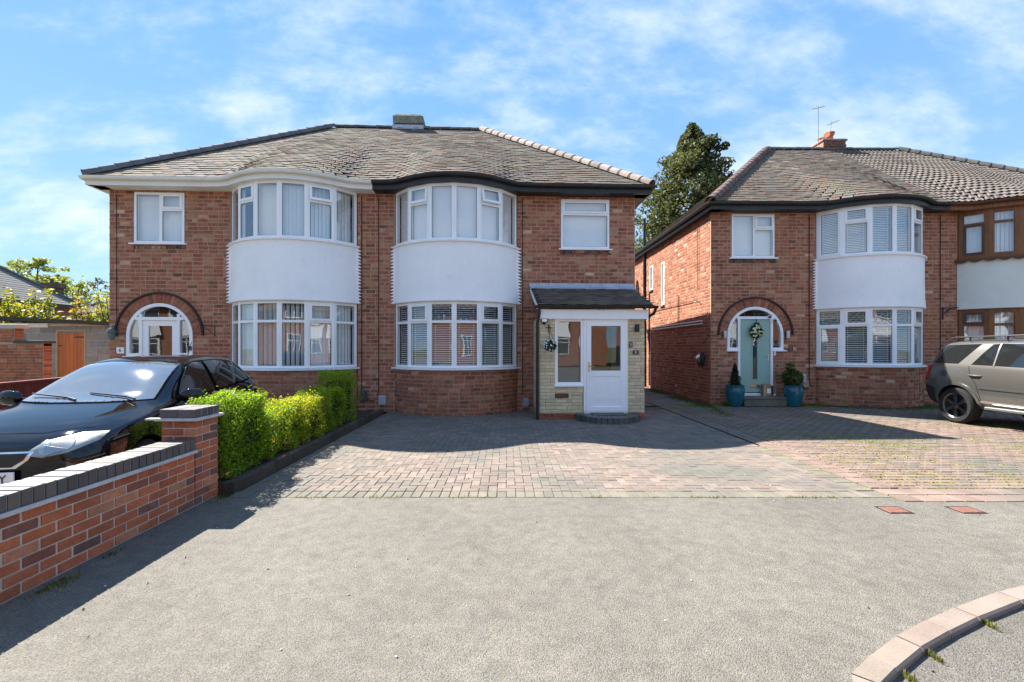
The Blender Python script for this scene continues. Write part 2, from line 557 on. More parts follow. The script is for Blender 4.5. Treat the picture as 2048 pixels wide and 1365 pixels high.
def inst(name, me, parent, M4=None, loc=None):
    o = bpy.data.objects.new(name, me)
    COL.objects.link(o)
    o.parent = parent
    if M4 is not None:
        o.matrix_basis = M4
    if loc is not None:
        o.location = loc
    return o


def tag(o, label, cat, group=None):
    o['label'] = label
    o['category'] = cat
    if group:
        o['group'] = group
    return o


def thing(name, label, cat, loc=(0, 0, 0), rz=0.0, group=None):
    o = bpy.data.objects.new(name, None)
    o.empty_display_size = 0.2
    COL.objects.link(o)
    o.location = loc
    o.rotation_euler = (0, 0, rz)
    return tag(o, label, cat, group)


def jit(c, a, rng=RNG):
    k = 1 + rng.uniform(-a, a)
    return tuple(max(0.002, v * k * (1 + rng.uniform(-a, a) * 0.25)) for v in c)


def frame(xv, yv, zv, o):
    m = Matrix.Identity(4)
    for i in range(3):
        m[i][0], m[i][1], m[i][2], m[i][3] = xv[i], yv[i], zv[i], o[i]
    return m


def smoothstep(a, b, x):
    t = max(0.0, min(1.0, (x - a) / (b - a)))
    return t * t * (3 - 2 * t)


def prism(mb, poly, y0, y1, tone=None, mat=None):
    """extrude polygon given in (x, z) from y0 to y1"""
    n = len(poly)
    vs = [(p[0], y0, p[1]) for p in poly] + [(p[0], y1, p[1]) for p in poly]
    if mat is not None:
        vs = [mat @ Vector(p) for p in vs]
    fs = [tuple(range(n)), tuple(range(2 * n - 1, n - 1, -1))]
    for i in range(n):
        j = (i + 1) % n
        fs.append((i, i + n, j + n, j))
    mb.add(vs, fs, tone)


# ------------------------------------------------------------------ bricks
BL, BC = 0.241, 0.0935
BRICK_TONES = [((0.345, 0.122, 0.073), 8), ((0.305, 0.106, 0.065), 7), ((0.375, 0.148, 0.093), 5), ((0.26, 0.094, 0.06), 5),
               ((0.185, 0.078, 0.052), 3), ((0.43, 0.21, 0.125), 2.5), ((0.34, 0.175, 0.09), 3), ((0.56, 0.39, 0.28), 0.6), ((0.44, 0.24, 0.165), 1.6)]


def pick(tones, rng):
    t = rng.uniform(0, sum(w for _, w in tones))
    for c, w in tones:
        t -= w
        if t <= 0:
            return jit(c, 0.13, rng)
    return tones[0][0]


_variants = {}


def brick_meshes(key, tones, L, H, D, material, n=26, proud=0.007, gap=0.012, vgap=0.024):
    if key not in _variants:
        rng = random.Random(hash(key) % 1000 + 5 if not isinstance(key, str) else sum(map(ord, key)))
        out = []
        for i in range(n):
            mb = MB(pick(tones, rng))
            p = proud + rng.uniform(-0.002, 0.002)
            mb.box(rng.uniform(0, .003), L - gap - rng.uniform(0, .003), -p, D, rng.uniform(0, .002), H - vgap - rng.uniform(0, .003))
            out.append(mb.mesh('brick', material))
        _variants[key] = out
    return _variants[key]


def courses(x0, x1, z0, z1, cuts, rng, L=BL, H=BC):
    """running bond with stray headers; cuts(z) gives intervals to leave out"""
    out = []
    r = 0
    z = z0
    while z < z1 - 0.02:
        h = min(H, z1 - z)
        holes = sorted(cuts(z + h / 2))
        spans, a = [], x0
        for (p, q) in holes:
            if p > a:
                spans.append((a, min(p, x1)))
            a = max(a, q)
        if a < x1:
            spans.append((a, x1))
        for (p, q) in spans:
            x = x0 - (0.5 * L if r % 2 else 0) + rng.uniform(-0.012, 0.012)
            while x < q:
                l = L if rng.random() > 0.11 else L / 2
                a_, b_ = max(x, p), min(x + l, q)
                if b_ - a_ > 0.035:
                    out.append((a_, b_, z, z + h, abs((b_ - a_) - L) < 0.004 and h > H - 0.002))
                x += l
        r += 1
        z += H
    return out


def lay(root, wall, pieces, tones, material, key, n_obj=300, gap=0.026, vgap=0.024, L=BL, H=BC):
    """pieces: (matrix, length, height, full?, distance). Nearest full ones become single bricks of the wall."""
    full = sorted([p for p in pieces if p[3]], key=lambda p: p[4])[:n_obj]
    chosen = set(id(p) for p in full)
    ms = brick_meshes(key, tones, L, H, 0.03, material, gap=gap, vgap=vgap)
    rng = random.Random(len(pieces))
    for p in full:
        inst('brick', rng.choice(ms), wall, p[0])
    mb = MB()
    for p in pieces:
        if id(p) in chosen:
            continue
        q = 0.007 + rng.uniform(-.002, .002)
        mb.box(rng.uniform(0, .003), p[1] - gap, -q, 0.03, rng.uniform(0, .003), p[2] - vgap, pick(tones, rng), p[0])
    if mb.v:
        mb.build('brickwork', material, wall, kind='stuff', recalc=False)


# ------------------------------------------------------------------ windows
def slats_h(parent, w, h, z0=0.05, pitch=0.042, tilt=20, y=0.085, material=None, x0=0.05, tone=(0.8, 0.8, 0.8)):
    mb = MB(tone)
    n = int((h - z0 - 0.03) / pitch)
    rng = random.Random(int(w * 1000))
    for i in range(n):
        z = z0 + (i + 0.5) * pitch
        m = Matrix.Translation((0, y, z)) @ Matrix.Rotation(R(tilt + rng.uniform(-2, 2)), 4, 'X')
        mb.box(x0, w - x0, -0.024, 0.024, -0.001, 0.001, None, m)
    for x in (x0 + 0.12 * w, w - x0 - 0.12 * w):
        mb.box(x - .004, x + .004, y - 0.028, y - 0.026, z0, h - .04)
    mb.box(x0, w - x0, y - .02, y + .02, h - 0.07, h - 0.035)
    return mb.build('blind', material or M['blind'], parent, kind='stuff', recalc=False)


def slats_v(parent, w, h, pitch=0.085, ang=25, y=0.11, material=None, x0=0.05, x1=None, jitter=6):
    mb = MB((0.8, 0.8, 0.8))
    rng = random.Random(int(w * 977 + h * 100))
    x = x0
    x1 = x1 or w - x0
    while x < x1:
        m = Matrix.Translation((x, y, 0)) @ Matrix.Rotation(R(ang + rng.uniform(-jitter, jitter)), 4, 'Z')
        mb.box(-0.044, 0.044, -0.0008, 0.0008, 0.05, h - 0.05, None, m)
        x += pitch
    return mb.build('blind', material or M['fabric_blind'], parent, kind='stuff', recalc=False)


def diamonds(parent, x0, x1, z0, z1, nx, nz, material, r=0.004, y=-0.006):
    mb = MB()
    w, h = x1 - x0, z1 - z0
    cx, cz = w / nx, h / nz
    for s in (1, -1):
        for k in range(-nz - nx, nx + nz + 1):
            # line x = (k + s*t) * cx, z = t * cz, t in 0..nz
            pts = []
            for t in np.linspace(0, nz, 41):
                x = (k + s * t) * cx
                if -1e-6 <= x <= w + 1e-6:
                    pts.append((x, t * cz))
            if len(pts) > 1:
                a, b = pts[0], pts[-1]
                mb.tube([(x0 + a[0], y, z0 + a[1]), (x0 + b[0], y, z0 + b[1])], r, 4, None, False)
    if mb.v:
        mb.build('leading', material, parent, kind='stuff', recalc=False)


def window(root, P0, P1, z0, z1, pat='F', fm=None, blind=None, glass=None, name='window', f=0.055, split=0.68, vs=0.53, openang=0, lead=None, leadm=None, sashm=None, grid=None):
    """one glazed unit; its frame is the part, panes, blind and leading are sub-parts"""
    fm = fm or M['pvc']
    P0, P1 = Vector(P0), Vector(P1)
    d = P1 - P0
    w, h = d.length, z1 - z0
    ang = math.atan2(d.y, d.x)
    fr = MB((0.84, 0.85, 0.87))
    ya, yb = -0.03, 0.045
    fr.box(0.002, f, ya, yb, 0, h)
    fr.box(w - f, w - 0.002, ya, yb, 0, h)
    fr.box(f, w - f, ya, yb, 0, f)
    fr.box(f, w - f, ya, yb, h - f, h)
    cells = []
    zt = h * split
    if pat == 'F':
        cells = [(f, w - f, f, h - f, 0)]
    elif pat == 'C':                       # whole-height casement
        cells = [(f, w - f, f, h - f, 1)]
    elif pat in ('T', 'TF', 'TC'):
        fr.box(f, w - f, ya, yb, zt - 0.03, zt + 0.03)
        cells = [(f, w - f, f, zt - 0.03, 1 if pat == 'TC' else 0), (f, w - f, zt + 0.03, h - f, 0 if pat in ('TF', 'TC') else 2)]
    elif pat == 'D':                       # fixed light left, top opener right
        xm = w * vs
        fr.box(xm - 0.035, xm + 0.035, ya, yb, f, h - f)
        fr.box(xm + 0.035, w - f, ya, yb, zt - 0.03, zt + 0.03)
        cells = [(f, xm - 0.035, f, h - f, 0), (xm + 0.035, w - f, f, zt - 0.03, 0), (xm + 0.035, w - f, zt + 0.03, h - f, 2)]
    panes = []
    for (a, b, c, e, k) in cells:
        mtx = None
        if k:
            s = 0.042
            if k == 2 and openang:
                mtx = Matrix.Translation((0, -0.035, e)) @ Matrix.Rotation(R(-openang), 4, 'X') @ Matrix.Translation((0, 0.035, -e))
            for bx in ((a - .012, a + s, c - .012, e + .012), (b - s, b + .012, c - .012, e + .012), (a + s, b - s, c - .012, c + s), (a + s, b - s, e - s, e + .012)):
                fr.box(bx[0], bx[1], -0.055, -0.031, bx[2], bx[3], None, mtx, 1 if sashm else 0)
            a, b, c, e = a + s, b - s, c + s, e - s
        # dark gasket line round the glass
        panes.append((a, b, c, e, mtx, k))
    o = fr.build(name, [fm, sashm] if sashm else fm, root, (P0.x, P0.y, z0), ang, recalc=False)
    for (a, b, c, e, mtx, k) in panes:
        pm = MB()
        y = -0.012 if not k else -0.040
        pm.box(a - .004, b + .004, y, y + 0.012, c - .004, e + .004, None, mtx)
        pm.build('pane', glass or M['glass'], o, recalc=False)
        gk = MB()
        t = 0.007
        yk = y - 0.0015
        for bx in ((a, a + t, c, e), (b - t, b, c, e), (a + t, b - t, c, c + t), (a + t, b - t, e - t, e)):
            gk.box(bx[0], bx[1], yk, y, bx[2], bx[3], None, mtx)
        gk.build('gasket', M['black_plastic'], o, recalc=False)
    if blind:
        if blind[0] == 'h':
            slats_h(o, w, h, tilt=blind[1], pitch=blind[2] if len(blind) > 2 else 0.042, material=blind[3] if len(blind) > 3 else None)
        elif blind[0] == 'v':
            slats_v(o, w, h, ang=blind[1], pitch=blind[2], material=blind[3] if len(blind) > 3 else None)
    if lead:
        for (a, b, c, e, mtx, k) in panes:
            if lead == 'all' or c > h * 0.5:
                nx = max(2, round((b - a) / 0.15))
                diamonds(o, a, b, c, e, nx, max(2, round((e - c) / 0.21)), leadm or M['lead'], y=-0.018 if not k else -0.046)
    if grid:
        gm = MB((0.8, 0.8, 0.8))
        for (a, b, c, e, mtx, k) in panes:
            y = -0.016 if not k else -0.044
            for q in grid:
                x = a + (b - a) * q
                gm.box(x - .006, x + .006, y, y + .003, c, e)
            for q in (0.16, 0.84):
                z = c + (e - c) * q
                gm.box(a, b, y - .001, y, z - .005, z + .005)
        gm.build('glazing_bars', M['lead_light'], o, recalc=False)
    return o


# ------------------------------------------------------------------ bays
BR, BH, BA = 1.748, 0.85, 1.5            # bow radius, depth, half width


class Bow:
    def __init__(self, cx):
        self.cx = cx
        self.cy = BR - BH
        self.half = math.asin(BA / BR)

    def pt(self, t, r=BR):
        return Vector((self.cx + r * math.sin(t), self.cy - r * math.cos(t)))

    def path(self, r=BR, n=36, ext=0.0):
        out = []
        h = math.acos(max(-1, min(1, self.cy / r))) + ext
        for i in range(n + 1):
            t = -h + 2 * h * i / n
            p = self.pt(t, r)
            out.append((p.x, p.y, math.sin(t), -math.cos(t)))
        return out


def sill_path(bow, r, over=0.06):
    p = bow.path(r)
    return [(p[0][0] - over, p[0][1] - 0.0, -0.3, -1)] + p + [(p[-1][0] + over, p[-1][1] - 0.0, 0.3, -1)]


def build_bay(root, wall, cx, fm, upper, lower, render_m, teeth=(True, True), key='brick', cam_local=None, rng=None, sash=None, plain=False, scallop=False):
    bow = Bow(cx)
    # curved brick apron under the ground-floor window
    mb = MB()
    mb.sweep(bow.path(BR - 0.03), [(0.024, 0), (0.024, 1.05), (-0.2, 1.05), (-0.2, 0)])
    apron = mb.build('bay_wall', M['mortar'], root, smooth=True)
    arc = 2 * bow.half * BR
    pieces = []
    for (a, b, z, z2, full) in courses(0, arc, 0.0, 1.05, lambda z: [], rng):
        t = (a + b) / 2 / BR - bow.half
        p = bow.pt(t)
        xv = Vector((math.cos(t), math.sin(t), 0))
        yv = Vector((-math.sin(t), math.cos(t), 0))
        o = Vector((p.x, p.y, z)) - xv * ((b - a) / 2)
        pieces.append((frame(xv, yv, (0, 0, 1), o), b - a, z2 - z, full, (Vector((p.x, p.y, z)) - cam_local).length))
    # sills
    for (z, nm) in ((1.05, 'bay_sill'), (3.985, 'bay_sill')):
        s = MB((0.84, 0.85, 0.87))
        s.sweep(sill_path(bow, BR), [(0.07, z), (0.075, z + 0.035), (-0.12, z + 0.05), (-0.12, z)])
        s.build(nm, fm if not scallop else M['oak'], root, smooth=True)
    # render panel between the storeys
    rp = MB()
    zs = [2.625, 2.64, 2.70, 2.9, 3.3, 3.7, 3.985]
    ex = [0.045, 0.055, 0.045, 0.03, 0.022, 0.02, 0.02]
    path = bow.path(BR, 40)
    nP = len(path)
    verts, faces = [], []
    for z, e in zip(zs, ex):
        for (x, y, nx, ny) in path:
            verts.append((x + nx * e, y + ny * e, z))
    for i in range(len(zs) - 1):
        for k in range(nP - 1):
            faces.append((i * nP + k, i * nP + k + 1, (i + 1) * nP + k + 1, (i + 1) * nP + k))
    o0 = len(verts)
    for (x, y, nx, ny) in path:
        verts.append((x - nx * 0.12, y - ny * 0.12, zs[0]))
    for k in range(nP - 1):
        faces.append((o0 + k, o0 + k + 1, k + 1, k))
    rp.add(verts, faces)
    # toothed edges keyed to the brick courses
    n = 17
    for side in (0, 1):
        if not teeth[side]:
            continue
        s = -1 if side == 0 else 1
        for i in range(n):
            z = 2.64 + i * (1.34 / n)
            xb = cx + s * 1.49
            prism(rp, [(xb, z - .004), (xb + s * 0.115, z + 0.004), (xb, z + 0.074)], -0.05, -0.002)
        xb = cx + s * 1.50
        rp.box(min(xb - s * .04, xb + s * .025), max(xb - s * .04, xb + s * .01), -0.051, -0.002, 2.63, 3.985)
    rp.build('render_panel', render_m, root, smooth=True)
    # window facets
    for (z0, z1, spec) in ((1.10, 2.615, lower), (4.035, 5.315, upper)):
        rw = BR - 0.045
        hw = math.acos((bow.cy - 0.0) / rw) if bow.cy < rw else bow.half
        pts = [bow.pt(-hw + 2 * hw * i / 6, rw) for i in range(7)]
        for i in range(6):
            window(root, pts[i], pts[i + 1], z0, z1, fm=fm, sashm=sash, **spec[i])
        pm = MB((0.84, 0.85, 0.87))
        for p in pts:
            pm.tube([(p.x, p.y, z0), (p.x, p.y, z1)], 0.034, 8)
        pm.build('bay_post', fm, root, smooth=True)
        hd = MB((0.8, 0.8, 0.76))
        path = [(p.x, p.y, (p.x - cx) / rw, (p.y - bow.cy) / rw) for p in pts]
        if z1 > 4:
            hd.sweep(path, [(0.045, z1), (0.06, z1 + 0.085), (-0.12, z1 + 0.085), (-0.12, z1)])
        else:
            hd.sweep(path, [(0.03, z1), (0.03, z1 + 0.012), (-0.1, z1 + 0.012), (-0.1, z1)])
        hd.build('bay_head', fm if fm is not M['pvc'] else M['white_paint'], root)
    # ceilings inside the bow so the rooms are closed
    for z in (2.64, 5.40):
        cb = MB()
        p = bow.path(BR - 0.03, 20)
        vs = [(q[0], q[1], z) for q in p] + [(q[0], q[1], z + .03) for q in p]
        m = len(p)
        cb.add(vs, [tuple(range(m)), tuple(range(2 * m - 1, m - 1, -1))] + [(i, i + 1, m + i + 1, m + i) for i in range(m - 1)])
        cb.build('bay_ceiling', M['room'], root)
    if scallop:
        sc = MB()
        pth = bow.path(BR + 0.078, 160)
        vs, fs = [], []
        for i, (x, y, nx, ny) in enumerate(pth):
            d = 0.075 * abs(math.sin(i / 160 * math.pi * 14)) ** 0.6 + 0.015
            vs += [(x, y, 3.984), (x, y, 3.984 - d), (x + nx * .015, y + ny * .015, 3.984), (x + nx * .015, y + ny * .015, 3.984 - d)]
        for i in range(160):
            a, b = i * 4, i * 4 + 4
            fs += [(a + 2, b + 2, b + 3, a + 3), (a, a + 1, b + 1, b), (a + 1, a + 3, b + 3, b + 1), (a, b, b + 2, a + 2)]
        sc.add(vs, fs)
        sc.build('scalloped_trim', M['darkbrown'], root)
    return pieces, apron


# ------------------------------------------------------------------ roof
EZ, EY, EX = 5.52, -0.33, 6.63
RY, RZ, RX = 4.1, 8.9, 2.45
RS = math.hypot(RY - EY, RZ - EZ)
RC, RN = (RY - EY) / RS, (RZ - EZ) / RS
SM = 4.0


class Eave:
    def __init__(self, bays):
        self.bows = [Bow(c) for c in bays]

    def y(self, x):
        b = 0.0
        for w in self.bows:
            re = BR + 0.07
            dx = x - w.cx
            raw = -1.6
            if abs(dx) < re - 0.02:
                raw = EY - (w.cy - math.sqrt(re * re - dx * dx))
            b += 0.5 * (raw + math.sqrt(raw * raw + 0.045))
            b -= 0.5 * (-1.6 + math.sqrt(1.6 * 1.6 + 0.045)) if raw == -1.6 else 0
        return EY - max(0.0, b)

    def P(self, x, s):
        if s >= SM:
            return Vector((x, EY + s * RC, EZ + s * RN))
        t = s / SM
        y0 = self.y(x)
        return Vector((x, y0 + (EY + SM * RC - y0) * t, EZ + SM * RN * t))

    def path(self, xa, xb, off=0.0, step=0.06):
        out = []
        n = int((xb - xa) / step)
        for i in range(n + 1):
            x = xa + (xb - xa) * i / n
            y = self.y(x)
            g = (self.y(x + .01) - self.y(x - .01)) / .02
            nx, ny = g, -1.0
            l = math.hypot(nx, ny)
            out.append((x, y, nx / l, ny / l))
        return out


def tile_variants(key, tones, w=0.230, l=0.215, t=0.016, n=26):
    if key not in _variants:
        rng = random.Random(sum(map(ord, key)))
        out = []
        for i in range(n):
            mb = MB(pick(tones, rng))
            tilt = rng.uniform(-0.005, 0.008)
            sk = rng.uniform(-.006, .006)
            mb.add([(-w / 2, sk, 0.017 + tilt), (w / 2, -sk, 0.017 + tilt), (w / 2, l, 0), (-w / 2, l, 0),
                    (-w / 2, sk, 0.017 + tilt + t), (w / 2, -sk, 0.017 + tilt + t), (w / 2, l, t), (-w / 2, l, t)],
                   [(0, 1, 5, 4), (4, 5, 6, 7), (1, 2, 6, 5), (3, 0, 4, 7)])
            out.append(mb.mesh('roof_tile', M['tile'], recalc=False))
        _variants[key] = out
    return _variants[key]


TILE_TONES = [((0.155, 0.118, 0.095), 6), ((0.135, 0.108, 0.09), 6), ((0.17, 0.135, 0.108), 4), ((0.13, 0.12, 0.10), 4), ((0.115, 0.092, 0.08), 3), ((0.23, 0.205, 0.17), 0.8), ((0.17, 0.105, 0.075), 2)]


def build_roof(root, xa, xb, eave, side, gut_m, fas_m, cam_local, hip_tone, ridge_tone, kind='plain', hip_tiles=True, fz=0.2):
    """half of the hipped roof; side -1: hip at -EX, +1: hip at +EX"""
    rng = random.Random(int((xa + 10) * 100))
    deck = MB()
    vs, fs = [], []
    n = 44
    cols = [xa + (xb - xa) * i / n for i in range(n + 1)]
    ss = [0.0, 1.0, 2.0, 3.0, SM, RS]

    def lim(s):
        return EX - (EX - RX) * s / RS
    for x in cols:
        for s in ss:
            xx = max(-lim(s), min(lim(s), x))
            p = eave.P(xx, s)
            vs.append((p.x, p.y, p.z - 0.012))
    m = len(ss)
    for i in range(n):
        for k in range(m - 1):
            fs.append((i * m + k, (i + 1) * m + k, (i + 1) * m + k + 1, i * m + k + 1))
    o = len(vs)
    e = EX * side
    inner = xb if side < 0 else xa
    by = 2 * RY - EY
    vs += [(e, EY, EZ - .012), (RX * side, RY, RZ - .012), (e, by, EZ - .012), (inner, by, EZ - .012), (inner, RY, RZ - .012)]
    fs += [(o, o + 1, o + 2), (o + 1, o + 2, o + 3, o + 4)]
    deck.add(vs, fs)
    roof = deck.build('roof', M['felt'], root)

    pieces = []
    if kind == 'plain':
        g, w = 0.160, 0.235
        for r in range(int(RS / g)):
            s = r * g
            c = 0
            nx = int((xb - xa) / w) + 2
            for k in range(nx):
                x = xa + (k + (0.5 if r % 2 else 0.0)) * w + rng.uniform(-.004, .004)
                if x < xa - 0.05 or x > xb + 0.05 or abs(x) > lim(s + 0.1) - 0.03:
                    continue
                p = eave.P(x, s)
                q = eave.P(x, s + 0.2)
                d = eave.P(x + 0.05, s)
                pieces.append((p, d - p, q - p))
        # the hip face at the end of the pair
        for r in range(int(RS / g)):
            f = r * g / RS
            y = EY + (RY - EY) * f
            y1 = by - (RY - EY) * f
            x = (EX - (EX - RX) * f) * side
            z = EZ + (RZ - EZ) * f
            f2 = f + 0.14 / RS
            u = Vector(((EX - (EX - RX) * f2) * side - x, 0, (RZ - EZ) * (f2 - f)))
            yy = y + .17 + (w / 2 if r % 2 else 0)
            while yy < y1 - .17:
                pieces.append((Vector((x, yy, z)), Vector((0, -side * -0.05, 0)), u))
                yy += w
    tmp = []
    for (p, d, u) in pieces:
        xv = d.normalized()
        uv = u.normalized()
        zv = xv.cross(uv)
        if zv.z < 0:
            xv = -xv
            zv = -zv
        zv.normalize()
        yv = zv.cross(xv)
        jitter = Matrix.Rotation(rng.uniform(-.012, .012), 4, 'Z')
        tmp.append((frame(xv, yv, zv, p) @ jitter, (p - cam_local).length))
    if tmp:
        order = sorted(range(len(tmp)), key=lambda i: tmp[i][1])
        ms = tile_variants('tile', TILE_TONES)
        for i in order[:300]:
            inst('roof_tile', rng.choice(ms), roof, tmp[i][0])
        mb = MB()
        l, w, t = 0.215, 0.230, 0.016
        for i in order[300:]:
            mtx = tmp[i][0]
            tilt = rng.uniform(-.005, .008)
            sk = rng.uniform(-.006, .006)
            lo = [(-w / 2, sk, 0.017 + tilt), (w / 2, -sk, 0.017 + tilt), (w / 2, l, 0), (-w / 2, l, 0),
                  (-w / 2, sk, 0.017 + tilt + t), (w / 2, -sk, 0.017 + tilt + t), (w / 2, l, t), (-w / 2, l, t)]
            mb.add([mtx @ Vector(q) for q in lo], [(0, 1, 5, 4), (4, 5, 6, 7), (1, 2, 6, 5), (3, 0, 4, 7)], pick(TILE_TONES, rng))
        mb.build('tiling', M['tile'], roof, kind='stuff', recalc=False)
    if kind == 'wavy':
        g, w = 0.205, 0.155
        prof = [(-0.0775, 0.0), (-0.055, 0.015), (-0.03, 0.019), (-0.005, 0.014), (0.02, 0.0), (0.05, -0.004), (0.0775, 0.0)]
        vm = []
        for i in range(10):
            mb = MB(jit((0.155, 0.132, 0.115), 0.16, rng))
            vs = [(a, 0, b + 0.036) for a, b in prof] + [(a, g + .03, b + 0.006) for a, b in prof] + [(a, 0, b + 0.018) for a, b in prof]
            k = len(prof)
            mb.add(vs, [(j, j + 1, k + j + 1, k + j) for j in range(k - 1)] + [(2 * k + j, 2 * k + j + 1, j + 1, j) for j in range(k - 1)])
            vm.append(mb.mesh('roof_tile', M['wavy_tile'], recalc=False))
        sp = []
        for r in range(int(RS / g)):
            s = r * g
            x = xa + w / 2
            while x < xb:
                if abs(x) < lim(s + 0.15) + 0.05:
                    p, q, d = eave.P(x, s), eave.P(x, s + g), eave.P(x + .05, s)
                    xv = (d - p).normalized()
                    uv = (q - p).normalized()
                    zv = xv.cross(uv).normalized()
                    sp.append((frame(xv, zv.cross(xv), zv, p), (p - cam_local).length))
                x += w
        sp.sort(key=lambda q: q[1])
        mb = MB()
        for i, (mtx, _) in enumerate(sp):
            if i < 300:
                inst('roof_tile', rng.choice(vm), roof, mtx)
                continue
            k = len(prof)
            vs = [(a, 0, b + 0.036) for a, b in prof] + [(a, g + .03, b + 0.006) for a, b in prof] + [(a, 0, b + 0.018) for a, b in prof]
            mb.add([mtx @ Vector(q) for q in vs], [(j, j + 1, k + j + 1, k + j) for j in range(k - 1)] + [(2 * k + j, 2 * k + j + 1, j + 1, j) for j in range(k - 1)], jit((0.155, 0.132, 0.115), 0.16, rng))
        if mb.v:
            mb.build('tiling', M['wavy_tile'], roof, kind='stuff', recalc=False)
    # hip and ridge tiles
    def half_round(L, r0, r1, tone):
        mb = MB(tone)
        vs, fs = [], []
        k = 9
        for (y, r) in ((0, r0), (L, r1)):
            for i in range(k):
                t = math.pi * i / (k - 1)
                vs.append((r * math.cos(t), y, r * math.sin(t) - 0.03))
        for (y, r) in ((0, r0 - .018), (L, r1 - .018)):
            for i in range(k):
                t = math.pi * i / (k - 1)
                vs.append((r * math.cos(t), y, r * math.sin(t) - 0.03))
        for i in range(k - 1):
            fs.append((i, i + 1, k + i + 1, k + i))
            fs.append((2 * k + i, 2 * k + i + 1, i + 1, i))
        mb.add(vs, fs)
        return mb.mesh('hip_tile', M['hip'], smooth=True)
    a = Vector((EX * side, EY, EZ + 0.0))
    b = Vector((RX * side, RY, RZ + 0.0))
    if hip_tiles:
        d = b - a
        n = int(d.length / 0.32)
        yv = d.normalized()
        xv = yv.cross(Vector((0, 0, 1))).normalized()
        zv = xv.cross(yv)
        hm = [half_round(0.345, 0.158, 0.142, jit(hip_tone, 0.15, rng)) for _ in range(4)]
        for i in range(n):
            inst('hip_tile', rng.choice(hm), roof, frame(xv, yv, zv, a + d * (i / n) + zv * (0.022 + rng.uniform(-.004, .004))))
    rm = [half_round(0.345, 0.125, 0.118, jit(ridge_tone, 0.15, rng)) for _ in range(4)]
    n = int(RX / 0.33)
    for i in range(n):
        x = (RX * side) + (-side) * (i + 0.0) * RX / n
        yv = Vector((-side, 0, 0))
        xv = yv.cross(Vector((0, 0, 1)))
        inst('ridge_tile', rng.choice(rm), roof, frame(xv, yv, (0, 0, 1), Vector((x, RY, RZ + 0.012 + rng.uniform(-.004, .004)))))
    # gutter, fascia, soffit along the bowed eave and round the hip end
    path = eave.path(xa if side > 0 else -EX, xb if side < 0 else EX)
    e0 = EX * side
    ret = [(e0, EY, side * 0.7, -0.7)] + [(e0, EY + 0.1 + (by - EY - 0.1) * i / 6, side, 0) for i in range(7)]
    if side > 0:
        full = path[:-1] + ret
    else:
        full = ret[::-1] + path[1:]
    gu = MB()
    gp = []
    for i in range(9):
        t = math.pi * i / 8
        gp.append((0.06 + 0.06 * math.cos(t), EZ - 0.02 - 0.075 * math.sin(t)))
    gp += [(0.012, EZ - 0.02), (0.06, EZ - 0.06), (0.108, EZ - 0.02)]
    gu.sweep(full, gp)
    gu.build('gutter', gut_m, root, smooth=True)
    fa = MB()
    fa.sweep(full, [(-0.002, EZ - 0.03), (-0.002, EZ - fz), (-0.028, EZ - fz), (-0.028, EZ - 0.03)])
    fa.build('fascia', fas_m, root, smooth=True)
    so = MB()
    so.sweep(full, [(-0.029, EZ - fz + 0.012), (-0.029, EZ - fz + 0.004), (-0.36, EZ - fz + 0.004), (-0.36, EZ - fz + 0.012)])
    so.build('soffit', fas_m, root, smooth=True)
    return roof


# ------------------------------------------------------------------ house shell
def arch_half(o, z):
    """half width of an arched opening at height z"""
    cx, r, zs = o['cx'], o['r'], o['zs']
    if z <= o['zside']:
        return o['wd']
    if z <= zs:
        return r
    return math.sqrt(max(0, r * r - (z - zs) ** 2))


